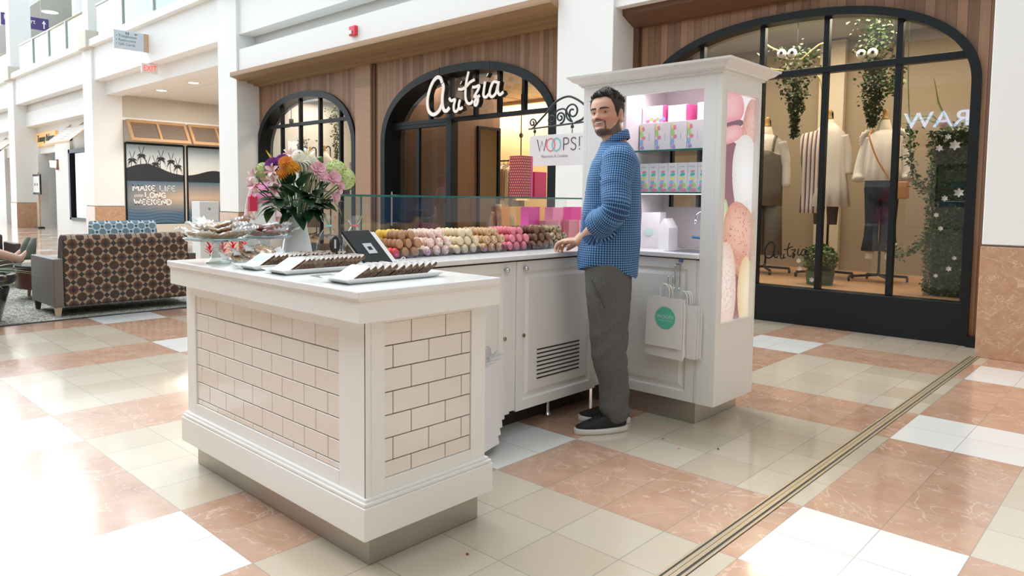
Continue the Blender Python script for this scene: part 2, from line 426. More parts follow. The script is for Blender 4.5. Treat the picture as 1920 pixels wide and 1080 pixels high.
cor = MB().prism([(6.46, 3.48), (6.46, 3.56), (7.06, 3.56), (7.06, 3.36), (6.94, 3.36), (6.94, 3.40), (6.82, 3.40), (6.82, 3.44), (6.62, 3.44)], 0, -13.46, -5.46)
struct('cornice_left', cor, WOOD_TRIM)
cor = MB().prism([(6.76, 3.26), (6.76, 3.34), (7.06, 3.34), (7.06, 3.16), (6.98, 3.16)], 0, -4.66, -1.13)
struct('cornice_right', cor, pmat('walnut_dark_trim', (0.14, 0.065, 0.035), 0.5))
struct('trim_6', MB().box(-4.67, -4.60, 7.0, 7.1, 0, 3.3), pmat('dark_walnut', (0.12, 0.055, 0.03), 0.6))
# ------------------------------------------------------------------ arched steel windows: frame > bars, panes
def window(idx, k, mulls, transom, depth, bar, sill_z, door=False, yf=7.08):
    cx, a, zs, rise = ARCH[k]
    outer = arch_pts(cx, a + 0.005, zs, rise + 0.005, 56); inner = arch_pts(cx, a - bar, zs, rise - bar * 1.05, 56)
    mb = MB(); n = len(outer); vs = []
    y0, y1 = yf - 0.06, yf + depth
    for (xo, zo), (xi, zi) in zip(outer, inner): vs += [(xo, y0, zo), (xi, y0, zi), (xi, y1, zi), (xo, y1, zo)]
    fs = []
    for i in range(n - 1):
        for j in range(4): fs.append((i * 4 + j, i * 4 + (j + 1) % 4, (i + 1) * 4 + (j + 1) % 4, (i + 1) * 4 + j))
    mb.add(vs, fs)
    yb = yf + 0.06 if not door else yf + 0.10
    fr = struct('window_%d' % idx, mb, BLACK)
    bars = MB()
    for xm in mulls:
        zt = zs + (rise - bar) * max(0, 1 - (abs(xm - cx) / a) ** 2.3) ** (1 / 2.3)
        bars.box(xm - 0.026, xm + 0.026, yb - 0.035, yb + 0.035, sill_z if not door else transom, zt + 0.02)
    bars.box(cx - a + bar * 0.5, cx + a - bar * 0.5, yb - 0.045, yb + 0.045, transom - 0.03, transom + 0.03)
    obj('glazing_bar', bars, BLACK, fr, bevel=0.004)
    return fr, yb
fr3, yb3 = window(3, 3, (-3.86, -3.19, -2.56, -1.92), 2.47, 0.10, 0.065, 0.36)
obj('sill_panel', MB().box(-4.55, -1.275, 7.03, 7.2, 0.0, 0.36), BLACK, fr3, bevel=0.004)
obj('sill_panel', MB().box(-1.27, -1.13, 6.98, 7.2, 0.0, 0.09), BLACK, fr3)
fr1, yb1 = window(1, 1, (-12.72, -12.06, -11.39, -10.74), 2.55, 0.24, 0.10, 0.36)
obj('sill_panel', MB().box(-13.52, -10.18, 7.03, 7.2, 0.0, 0.36), BLACK, fr1, bevel=0.004)
fr2, yb2 = window(2, 2, (-8.40, -7.93, -7.42, -6.95, -6.49, -6.02), 2.36, 0.34, 0.10, 0.0, door=True)
def pane(fr, k, yb, bar, z0, z1=None):
    cx, a, zs, rise = ARCH[k]; mb = MB()
    xs = [cx - (a - bar * 0.4) * math.cos(PI * i / 40) for i in range(41)]
    top = [(x, (zs + (rise - bar * 0.4) * max(0, 1 - (abs(x - cx) / a) ** 2.3) ** (1 / 2.3))) for x in xs]
    bot = [(x, z0) for x in xs]
    for i in range(40):
        mb.add([(top[i][0], yb, z0), (top[i + 1][0], yb, z0), (top[i + 1][0], yb, top[i + 1][1]), (top[i][0], yb, top[i][1])], [(0, 1, 2, 3)])
    return obj('pane', mb, GLASS, fr, recalc=False)
pane(fr3, 3, yb3, 0.065, 0.36); pane(fr1, 1, yb1, 0.10, 0.36); pane(fr2, 2, yb2, 0.10, 2.36)
# shop door: fixed glass leaf on the left, open doorway on the right
mb = MB()
for x in (-9.40, -7.95): mb.box(x - 0.03, x + 0.03, yb2 - 0.04, yb2 + 0.04, 0, 2.36)
mb.box(-9.4, -7.95, yb2 - 0.04, yb2 + 0.04, 2.28, 2.33); mb.box(-9.4, -7.95, yb2 - 0.04, yb2 + 0.04, 0, 0.25)
mb.box(-7.99, -7.87, yb2 - 0.07, yb2 + 0.07, 0, 2.36)
mb.box(-6.02, -5.9, yb2 - 0.07, yb2 + 0.07, 0, 2.36)
mb.box(-8.72, -8.66, yb2 - 0.02, yb2 + 0.03, 0.2, 2.3)
d1 = struct('door_1', mb, BLACK, bevel=0.004)
obj('pane', MB().add([(-9.38, yb2, 0.25), (-7.97, yb2, 0.25), (-7.97, yb2, 2.3), (-9.38, yb2, 2.3)], [(0, 1, 2, 3)]), GLASS, d1, recalc=False)
obj('door_pull', MB().tube([(-9.28, yb2 - 0.07, 0.75), (-9.28, yb2 - 0.07, 1.3)], 0.016).tube([(-9.28, yb2, 0.8), (-9.28, yb2 - 0.07, 0.8)], 0.01).tube([(-9.28, yb2, 1.25), (-9.28, yb2 - 0.07, 1.25)], 0.01), pmat('steel', (0.6, 0.62, 0.63), 0.25, 0.9), d1)
# ------------------------------------------------------------------ rooms behind the glass
run('floor_display', -5.3, -1.15, 7.2, 9.4, 0.30, 0.36, WOOD_DECK)
run('wall_display_back', -5.3, -0.9, 9.35, 9.45, 0.0, 3.3, TAN)
run('wall_display_right', -1.14, -1.0, 7.22, 9.4, 0.0, 3.3, TAN)
run('wall_display_left', -5.35, -5.2, 7.7, 11, 0.0, 3.3, TAN)
run('ceiling_display', -5.3, -0.9, 7.2, 9.5, 3.22, 3.32, pmat('grey_ceiling', (0.45, 0.44, 0.42), 0.8))
run('wall_display_panel', -3.4, -3.1, 9.26, 9.34, 0.36, 3.2, pmat('pale_tan_panel', (0.60, 0.52, 0.40), 0.8))
run('floor_left_display', -13.5, -10.0, 7.2, 9.4, 0.30, 0.36, WOOD_DECK)
run('wall_left_display_back', -13.6, -10.0, 9.35, 9.45, 0.0, 3.3, TAN)
run('wall_left_display_side', -13.75, -13.55, 7.4, 9.4, 0.0, 3.3, TAN)
run('ceiling_left_display', -13.6, -10.0, 7.2, 9.5, 3.22, 3.32, pmat('grey_ceiling', (0.45, 0.44, 0.42), 0.8))
run('wall_shop_left', -8.2, -8.0, 7.3, 8.27, 0.0, 3.22, WOOD_IN_Y)
run('wall_shop_partition', -9.9, -8.2, 7.75, 7.85, 0.0, 3.22, WOOD_IN)
run('wall_shop_side', -10.1, -9.95, 7.2, 9.45, 0.0, 3.22, WOOD_IN_Y)
run('wall_shop_back', -12.9, -5.2, 11.0, 11.1, 0.0, 3.3, pmat('cream_shop_wall', (0.80, 0.60, 0.33), 0.8))
run('ceiling_shop', -9.9, -5.2, 7.2, 11, 3.22, 3.32, WOOD_IN)
run('ceiling_shop_rear', -12.9, -9.95, 9.45, 11, 3.22, 3.32, WOOD_IN)
run('wall_roof_store', -13.6, -0.9, 7.25, 11.3, 3.33, 3.4, CEIL)
# ------------------------------------------------------------------ left shops: poster wall, far bays, gallery
run('wall_poster_side', -22.1, -21.9, 7.36, 16, 0, 4.0, BEIGE_WALL)
run('wall_corridor_back', -22, -13.5, 15.8, 16, 0, 4.0, BEIGE_WALL)
run('wall_corridor_right', -13.75, -13.5, 7.3, 16, 0, 4.0, WHITE)
run('trim_7', -21.92, -21.84, 7.3, 12.6, 3.30, 3.38, WHITE)
run('trim_8', -21.92, -21.84, 7.3, 12.6, 0.0, 0.36, pmat('cream_stone', (0.66, 0.62, 0.54), 0.5))
run('wall_far_shop_back', -38.5, -22.7, 9.4, 9.6, 0, 4.0, pmat('pale_shop_wall', (0.75, 0.74, 0.70), 0.7))
# shop front piers under the far bay
run('wall_pier_1', -31.0, -29.75, 7.2, 7.5, 0, 3.0); run('wall_pier_2', -27.7, -26.1, 7.2, 7.5, 0, 3.0)
run('wall_pier_3', -24.0, -22.6, 7.2, 7.5, 0, 3.0)
run('wall_shop_stall_riser', -26.1, -24.0, 7.2, 7.5, 0, 0.38)
run('wall_far_return', -22.85, -22.7, 7.3, 9.5, 0, 4)
run('wall_pier_4', -38.5, -34.5, 7.2, 7.5, 0, 3.0)
dm = MB(); z0, z1 = 0.40, 2.62
for xa, xb, za, zb in ((-26.1, -25.95, z0, z1), (-24.2, -24.05, z0, z1), (-26.1, -24.05, 2.5, 2.62), (-26.1, -24.05, 0.38, 0.46)): dm.box(xa, xb, 7.14, 7.3, za, zb)
wd = struct('window_4', dm, BLACK)
obj('pane', MB().add([(-26, 7.22, 0.42), (-24.1, 7.22, 0.42), (-24.1, 7.22, 2.6), (-26, 7.22, 2.6)], [(0, 1, 2, 3)]), GLASS, wd, recalc=False)
struct('door_2', MB().box(-28.25, -27.72, 7.42, 7.5, 0, 2.6), pmat('oak_door', (0.48, 0.27, 0.12), 0.5), bevel=0.006)
# gallery balustrade: glass, posts, handrail, per bay
RAILM = pmat('brushed_rail', (0.62, 0.58, 0.46), 0.35, 0.4); GREENGLASS = glass('balustrade_glass', (0.80, 0.93, 0.89), 1.3)
for i, (xa, xb) in enumerate(((-38.2, -30.4), (-29.2, -22.25), (-21.4, -13.6))):
    r = thing('balustrade', ['glass gallery balustrade with brass handrail, farthest along the upper floor', 'glass gallery balustrade with brass handrail below the hanging purple sign', 'glass gallery balustrade above the blade sign on the white fascia'][i], 'balustrade', ((xa + xb) / 2, 6.62, 5.37), group='upper gallery balustrades')
    r['kind'] = 'structure'
    obj('handrail', MB().tube([(xa, 6.62, 6.22), (xb, 6.62, 6.22)], 0.03), RAILM, r, smooth=True)
    nb = 4
    for j in range(nb):
        a_, b_ = xa + (xb - xa) * j / nb, xa + (xb - xa) * (j + 1) / nb
        obj('glass_panel', MB().box(a_ + 0.05, b_ - 0.05, 6.612, 6.624, 5.40, 6.17), GREENGLASS, r)
        obj('post', MB().box(b_ - 0.045, b_ + 0.045, 6.58, 6.66, 5.37, 6.2), pmat('grey_post', (0.55, 0.56, 0.55), 0.4, 0.3), r)
for k in (3, 4, 5):
    xa, xb = COLS[k]
    struct('gallery_pier_%d' % k, MB().box(xa + 0.3, xb, 6.55, 7.2, 5.6, 9.4), WHITE, bevel=0.01)
    struct('gallery_pier_base_%d' % k, MB().box(xa + 0.2, xb + 0.1, 6.45, 7.3, 5.15, 5.62), pmat('cream_stone', (0.66, 0.62, 0.54), 0.5), bevel=0.02)
struct('gallery_column', MB().lathe([(0.72, 5.3), (0.72, 9.4)], (-29.2, 9.0, 0), 32), WHITE, smooth=True, auto=40)
run('ceiling_gallery', -62, 4, 8.4, 24, 8.9, 9.1, pmat('grey_gallery_ceiling', (0.60, 0.59, 0.56), 0.8))
run('wall_gallery_back', -62, 4, 17, 17.2, 5.3, 9, pmat('gallery_wall', (0.62, 0.63, 0.62), 0.7))
run('trim_9', -50, -14, 16.4, 17, 7.6, 8.0, CEIL)
# opposite side of the hall, seen only as reflections in the shop glass
run('wall_opposite_lower', -40, 8, -9.4, -9.2, 0, 3.2, pmat('opposite_tan', (0.36, 0.27, 0.19), 0.7))
run('wall_opposite_fascia', -40, 8, -9.4, -9.15, 3.2, 4.6, pmat('opposite_beige', (0.40, 0.33, 0.26), 0.6))
run('wall_opposite_band', -40, 8, -9.4, -9.1, 4.6, 5.4, WHITE)
run('wall_opposite_upper', -40, 8, -12.4, -12.2, 5.4, 8.2, pmat('opposite_blue_grey', (0.50, 0.56, 0.60), 0.5))
run('wall_right_end', 7.6, 7.8, -9.4, 7, 0, 5.4, pmat('opposite_tan', (0.36, 0.27, 0.19), 0.7))
run('ceiling_opposite_gallery', -40, 8, -9.3, -2.6, 4.6, 5.3, CEIL)
run('ceiling_shade_slab', -0.75, 8, 2.2, 6.5, 4.5, 5.1, CEIL)  # unseen slab added overhead to darken the right column
# ------------------------------------------------------------------ kiosk: tile-fronted counter
PAINT = pmat('cream_paint', (0.86, 0.86, 0.835), 0.38)
PAINT2 = pmat('cabinet_paint', (0.86, 0.86, 0.83), 0.4)
QUARTZ = pmat('white_quartz', (0.86, 0.86, 0.85), 0.14, noise_amt=0.04, noise_scale=8)
STEEL = pmat('brushed_steel', (0.50, 0.46, 0.40), 0.38, 0.85, noise_amt=0.12, noise_scale=3)
CHROME = pmat('chrome', (0.75, 0.76, 0.78), 0.12, 1.0)
DARKGAP = pmat('dark_gap', (0.03, 0.03, 0.03), 0.8)
TILE = pmat('glazed_tile', (0.82, 0.76, 0.69), 0.08, coat=0.3)
GROUT = pmat('dark_grout', (0.16, 0.14, 0.13), 0.9)
X0, X1, Y0, Y1 = -3.195, -1.82, 1.288, 1.862        # base board footprint
K = thing('tiled_counter', 'white counter faced with cream subway tiles, carrying the cookie trays', 'counter', ((X0 + X1) / 2, (Y0 + Y1) / 2, 0))
obj('plinth', MB().box(-3.17, -1.878, 1.347, 1.841, 0.0, 0.117), STEEL, K, bevel=0.002)
bb = MB().box(X0, X1, Y0, Y1, 0.116, 0.222)
for i, (d, za, zb) in enumerate(((0.004, 0.226, 0.236), (0.012, 0.236, 0.246))):
    bb.box(X0 + d, X1 - d, Y0 + d, Y1 - d, za, zb)
bb.box(X0 + 0.006, X1 - 0.006, Y0 + 0.006, Y1 - 0.006, 0.222, 0.226)
obj('baseboard', bb, PAINT, K, bevel=0.003)
bx0, bx1, by0, by1 = X0 + 0.022, X1 - 0.022, Y0 + 0.022, Y1 - 0.022
obj('body', MB().box(bx0 + 0.022, bx1 - 0.022, by0 + 0.022, by1 - 0.022, 0.23, 0.885), PAINT, K)
def frame_face(axis, a0, a1, z0, z1, c, sgn, ws, wz0, wz1, th=0.022):
    """four flat boards round a recessed panel; axis 0: face lies along x at y=c; 1: along y at x=c"""
    mb = MB()
    def bx(p, q, za, zb):
        d0, d1 = sorted((c, c - sgn * th))
        if axis == 0: mb.box(p, q, d0, d1, za, zb)
        else: mb.box(d0, d1, p, q, za, zb)
    bx(a0, a0 + ws[0], z0, z1); bx(a1 - ws[1], a1, z0, z1)
    bx(a0 + ws[0], a1 - ws[1], z0, z0 + wz0); bx(a0 + ws[0], a1 - ws[1], z1 - wz1, z1)
    return mb
obj('face_frame', frame_face(0, bx0, bx1, 0.244, 0.885, by0, -1, (0.085, 0.150), 0.052, 0.115), PAINT, K, bevel=0.002)
obj('face_frame', frame_face(1, by0, by1, 0.244, 0.885, bx1, 1, (0.075, 0.070), 0.045, 0.085), PAINT, K, bevel=0.002)
obj('corner_bead', MB().box(bx1 - 0.004, bx1 + 0.002, by0 - 0.002, by0 + 0.018, 0.246, 0.82).box(bx1 - 0.018, bx1, by0 - 0.002, by0 + 0.002, 0.246, 0.82), PAINT, K)
def tiles(axis, a0, a1, z0, z1, c, sgn, pw, ph, off):
    mb = MB(); g = 0.0016; r = 0; z = z1
    while z > z0 + 0.004:
        zb = max(z - ph, z0); a = a0 - (off if r % 2 else off + pw / 2) % pw
        while a < a1 - 0.004:
            p, q = max(a, a0) + g, min(a + pw, a1) - g
            if q - p > 0.006:
                d = sorted((c, c + sgn * 0.006))
                (mb.box(p, q, d[0], d[1], zb + g, z - g) if axis == 0 else mb.box(d[0], d[1], p, q, zb + g, z - g))
            a += pw
        z = zb; r += 1
    return mb
ta0, ta1, tz0, tz1 = bx0 + 0.085, bx1 - 0.150, 0.296, 0.770
tp = obj('tile_panel', MB().box(ta0, ta1, by0 + 0.012, by0 + 0.021, tz0, tz1), GROUT, K)
obj('tile', tiles(0, ta0, ta1, tz0, tz1, by0 + 0.012, -1, 0.150, 0.0752, 0.03), TILE, tp, bevel=0.0012, seg=1)
sa0, sa1, sz0, sz1 = by0 + 0.075, by1 - 0.070, 0.289, 0.800
tp = obj('tile_panel', MB().box(bx1 - 0.021, bx1 - 0.012, sa0, sa1, sz0, sz1), GROUT, K)
obj('tile', tiles(1, sa0, sa1, sz0, sz1, bx1 - 0.012, 1, 0.152, 0.0762, 0.115), TILE, tp, bevel=0.0012, seg=1)
ap = MB().box(X0 + 0.010, X1 + 0.036, Y0 - 0.040, Y1 - 0.008, 0.82, 0.889)
obj('apron', ap, PAINT, K, bevel=0.002)
obj('apron_moulding', MB().box(X0 + 0.016, X1 + 0.042, Y0 - 0.046, Y1 - 0.01, 0.889, 0.896), PAINT, K)
obj('countertop', MB().box(X0 + 0.006, X1 + 0.048, Y0 - 0.052, Y1 - 0.018, 0.896, 0.92), QUARTZ, K, bevel=0.004)
# ------------------------------------------------------------------ service counter with two doors
S = thing('service_counter', 'white service counter with panelled doors and a louvred vent behind the man', 'counter', (-2.8, 2.7, 0))
obj('carcass', MB().box(-3.16, -2.452, 1.87, 3.435, 0.125, 0.885), PAINT2, S)
obj('plinth', MB().box(-3.10, -2.565, 1.9, 3.458, 0.0, 0.1155), pmat('underside_shade', (0.035, 0.03, 0.027), 0.6), S)  # near-black block fills the open underside, standing in for its shade
for y in (2.35, 3.02): obj('levelling_foot', MB().lathe([(0.014, 0.0), (0.022, 0.004), (0.012, 0.02), (0.012, 0.125)], (-2.53, y, 0), 12), CHROME, S, smooth=True, auto=40)
def panel_door(y0, y1, z0, z1, parent, x=-2.43, axis=1):
    """raised-panel door on plane x (axis 1) or y (axis 0), opening side towards +x / -y"""
    d = MB(); s = 1 if axis == 1 else -1
    def rings(spec):
        out = []
        for ins, dep in spec:
            q = [(y0 + ins, z0 + ins), (y1 - ins, z0 + ins), (y1 - ins, z1 - ins), (y0 + ins, z1 - ins)]
            out.append([(x + s * dep, a, z) if axis == 1 else (a, x + s * dep, z) for a, z in q])
        return out
    d.loft(rings([(0, -0.018), (0, 0), (0.052, 0), (0.060, -0.010), (0.072, -0.010), (0.092, -0.002)]), True, True)
    return obj('door', d, PAINT2, parent, bevel=0.0015)
def knob(c, d, parent, r=0.012, m=None):
    """small round knob at c pointing along d"""
    q = Vector(d).to_track_quat('Z', 'Y').to_matrix().to_4x4(); q.translation = Vector(c)
    return obj('knob', MB().lathe([(0.004, 0), (0.005, 0.008), (r, 0.014), (r, 0.020), (r * 0.6, 0.026), (0.001, 0.027)], n=14, mat=q), m or CHROME, parent, smooth=True)
dr1 = panel_door(2.648, 3.325, 0.116, 0.886, S); dr2 = panel_door(1.93, 2.600, 0.116, 0.886, S)
obj('stile', MB().box(-2.4515, -2.436, 2.603, 2.645, 0.125, 0.886), PAINT2, S)
obj('stile', MB().box(-2.4515, -2.436, 3.328, 3.436, 0.125, 0.886), PAINT2, S)
KN = glass('crystal_knob', (0.9, 0.92, 0.92), 2.5)
for (y, d_) in ((2.70, dr1), (2.560, dr2)):
    knob((-2.43, y, 0.850), (1, 0, 0), d_, 0.013, CHROME)
    obj('lock', MB().lathe([(0.010, 0), (0.010, 0.006), (0.001, 0.007)], n=12, mat=Matrix.Translation((-2.43, y, 0.505)) @ Matrix.Rotation(PI / 2, 4, 'Y')), pmat('dull_brass', (0.45, 0.36, 0.25), 0.3, 0.9), d_, smooth=True, auto=30)
vt = MB()
for i in range(8):
    z = 0.258 + i * 0.0218
    vt.box(-2.4335, -2.4300, 2.810, 3.172, z, z + 0.0072)
obj('vent', vt, DARKGAP, dr1)
obj('countertop', MB().prism([(-3.18, 1.848), (-2.405, 1.848), (-2.405, 3.424), (-2.66, 3.424), (-2.66, 3.9), (-3.18, 3.9)], 2, 0.896, 0.92), QUARTZ, S, bevel=0.004)
obj('shadow_reveal', MB().box(-2.452, -2.436, 1.87, 3.424, 0.886, 0.896), DARKGAP, S)
# ------------------------------------------------------------------ display tower
TX0, TX1, TY0, TY1 = -2.635, -1.746, 3.44, 3.905
T = thing('display_tower', 'tall white display tower with moulded crown, lit shelves and macaron light panel', 'display cabinet', (-2.19, 3.68, 0))
obj('plinth', MB().box(-2.55, -1.86, 3.460, 3.95, 0.0, 0.118), STEEL, T, bevel=0.002)
obj('base_cabinet', MB().box(TX0, -1.862, 3.4635, TY1, 0.116, 0.885), PAINT2, T)
sd = MB().box(-1.850, TX1 - 0.0301, TY0, 3.475, 0.116, 1.885)                       # front corner post
sd.box(TX1 - 0.03, TX1, TY0, 3.488, 0.116, 1.885); sd.box(TX1 - 0.03, TX1, 3.872, TY1, 0.116, 1.885)
sd.box(TX1 - 0.03, TX1, 3.488, 3.872, 0.116, 0.555); sd.box(TX1 - 0.03, TX1, 3.488, 3.872, 1.775, 1.885)
sd.box(TX1 - 0.05, TX1 - 0.0301, 3.4755, TY1, 0.116, 1.885)
obj('side_panel', sd, PAINT, T, bevel=0.0015)
obj('filler_strip', MB().box(-1.866, -1.851, 3.446, 3.475, 0.116, 0.885), PAINT, T, bevel=0.001)
obj('left_panel', MB().box(TX0, TX0 + 0.03, TY0, TY1, 0.921, 1.885), PAINT, T, bevel=0.0015)
obj('left_stile', MB().box(TX0 + 0.0301, -2.3601, TY0, TY0 + 0.02, 0.92, 1.885), PAINT, T, bevel=0.0015)
obj('header', MB().box(-2.36, -1.850, TY0, TY0 + 0.02, 1.792, 1.885), PAINT, T, bevel=0.0015)
PINKW = pmat('pale_pink_lining', (0.80, 0.74, 0.77), 0.5)
bk = MB().box(-2.605, -1.79, TY1 - 0.02, TY1, 0.92, 1.165).box(-2.605, -1.79, TY1 - 0.02, TY1, 1.70, 1.88)
bk.box(-2.605, -2.30, TY1 - 0.02, TY1, 1.165, 1.70); bk.box(-1.84, -1.79, TY1 - 0.02, TY1, 1.165, 1.70)
obj('back_panel', bk, PINKW, T)
obj('lining', MB().box(-2.36, -2.345, TY0 + 0.02, TY1 - 0.02, 0.92, 1.87).box(-1.81, -1.797, TY0 + 0.02, TY1 - 0.02, 0.92, 1.87).box(-2.36, -1.797, TY0 + 0.02, TY1 - 0.02, 1.868, 1.88), PINKW, T)
obj('window_trim', MB().box(-2.30, -2.285, TY1 - 0.03, TY1, 1.165, 1.70).box(-1.872, -1.84, TY1 - 0.03, TY1, 1.165, 1.70).box(-2.3, -1.84, TY1 - 0.03, TY1, 1.69, 1.70), BLACK, T)
obj('window_pane', MB().add([(-2.29, TY1 - 0.012, 1.165), (-1.86, TY1 - 0.012, 1.165), (-1.86, TY1 - 0.012, 1.69), (-2.29, TY1 - 0.012, 1.69)], [(0, 1, 2, 3)]), GLASS, T, recalc=False)
SHELFG = glass('shelf_glass', (0.93, 0.98, 0.96), 1.2); EDGE = pmat('green_glass_edge', (0.03, 0.16, 0.13), 0.2)
for z in (1.482, 1.25):
    sh = obj('glass_shelf', MB().box(-2.34, -1.815, 3.465, 3.88, z - 0.008, z), SHELFG, T)
    obj('polished_edge', MB().box(-2.34, -1.815, 3.460, 3.4648, z - 0.009, z + 0.0005), EDGE, sh)
obj('countertop', MB().box(-2.63, -1.8505, 3.426, 3.88, 0.895, 0.92), QUARTZ, T, bevel=0.004)
td = panel_door(-2.44, -1.868, 0.116, 0.888, T, x=3.445, axis=0)
# crown moulding swept round the top
prof = [(0.0, 1.862), (0.012, 1.864), (0.014, 1.873), (0.022, 1.876), (0.026, 1.884), (0.050, 1.895), (0.066, 1.912), (0.075, 1.914), (0.078, 1.925)]
cr = MB(); rings = []
for d, z in prof: rings.append([(TX0 - d, TY0 - d, z), (TX1 + d, TY0 - d, z), (TX1 + d, TY1 + d, z), (TX0 - d, TY1 + d, z)])
cr.loft(rings)
crown = obj('crown_moulding', cr, PAINT, T)
dn = MB(); x = TX0
while x < TX1: dn.box(x, x + 0.006, TY0 - 0.018, TY0 - 0.010, 1.865, 1.872); x += 0.0125
y = TY0
while y < TY1: dn.box(TX1 + 0.010, TX1 + 0.018, y, y + 0.006, 1.865, 1.872); y += 0.0125
obj('dentil', dn, PAINT, crown)
# sink and lamp of the tower
obj('sink_rim', MB().box(-2.10, -1.86, 3.50, 3.74, 0.9201, 0.9235), CHROME, T, bevel=0.001)
obj('sink_bowl', MB().box(-2.08, -1.88, 3.52, 3.72, 0.9236, 0.9240), pmat('sink_shade', (0.25, 0.26, 0.27), 0.3, 0.8), T)
lt = obj('tower_lamp', MB().box(-2.30, -1.84, 3.50, 3.54, 1.857, 1.8675), pmat('lamp_diffuser', (1.0, 0.90, 0.96), 0.5, emit=1.4), T)
area_light('tower_lamp_light', (-2.07, 3.58, 1.852), (math.radians(-18), 0, 0), 0.5, 0.06, 0.8, (1.0, 0.88, 0.95))
obj('added_shelf_glow', MB().box(-2.30, -1.86, 3.50, 3.515, 1.2365, 1.2415), pmat('lamp_diffuser', (1.0, 0.90, 0.96), 0.5, emit=1.4), T)  # glowing strip added under the lower shelf to brighten the interior
area_light('added_shelf_fill', (-2.08, 3.56, 1.234), (math.radians(-12), 0, 0), 0.45, 0.04, 0.55, (1.0, 0.92, 0.97))  # fill light that goes with the added shelf strip
# macaron light panel: a backlit printed picture (flat), layered colour shapes
LP = obj('light_panel', MB().box(TX1 - 0.029, TX1 - 0.022, 3.488, 3.872, 0.555, 1.775), pmat('lightbox_body', (0.8, 0.8, 0.8), 0.5), T)
obj('light_panel_bezel', MB().box(TX1 - 0.022, TX1 + 0.004, 3.482, 3.490, 0.549, 1.781).box(TX1 - 0.022, TX1 + 0.004, 3.870, 3.878, 0.549, 1.781).box(TX1 - 0.022, TX1 + 0.004, 3.49, 3.87, 0.549, 0.557).box(TX1 - 0.022, TX1 + 0.004, 3.49, 3.87, 1.773, 1.781), PAINT, T)
def print_mat():
    m = bpy.data.materials.new('backlit_print'); m.use_nodes = True; nt = m.node_tree; b = nt.nodes['Principled BSDF']
    at = nt.nodes.new('ShaderNodeVertexColor'); at.layer_name = 'print'
    b.inputs['Base Color'].default_value = (0.05, 0.05, 0.05, 1); nt.links.new(at.outputs[0], b.inputs['Emission Color'])
    b.inputs['Emission Strength'].default_value = 0.46; b.inputs['Roughness'].default_value = 0.15
    return m
PRINT = print_mat()
def picture(name, nu, nv, P, colour, mat, parent):
    """a flat grid whose vertex colours are the printed picture; P(u,v) -> world point, colour(u,v) -> rgb"""
    mb = MB(); cols = []
    for j in range(nv + 1):
        for i in range(nu + 1):
            u, v = i / nu, j / nv
            mb.v.append(tuple(P(u, v))); cols.append(colour(u, v))
    for j in range(nv):
        for i in range(nu):
            a = j * (nu + 1) + i
            mb.f.append((a, a + 1, a + nu + 2, a + nu + 1)); mb.m.append(0)
    o = obj(name, mb, mat, parent, recalc=False)
    ca = o.data.color_attributes.new('print', 'FLOAT_COLOR', 'POINT')
    ca.data.foreach_set('color', [c for q in cols for c in (*q, 1.0)])
    return o
def lerp(a, b, t): return tuple(a[i] + (b[i] - a[i]) * t for i in range(3))
def hsh(*k):
    v = math.sin(sum((12.9898, 78.233, 37.719)[i] * (q + 1.7) for i, q in enumerate(k))) * 43758.5453
    return v - math.floor(v)
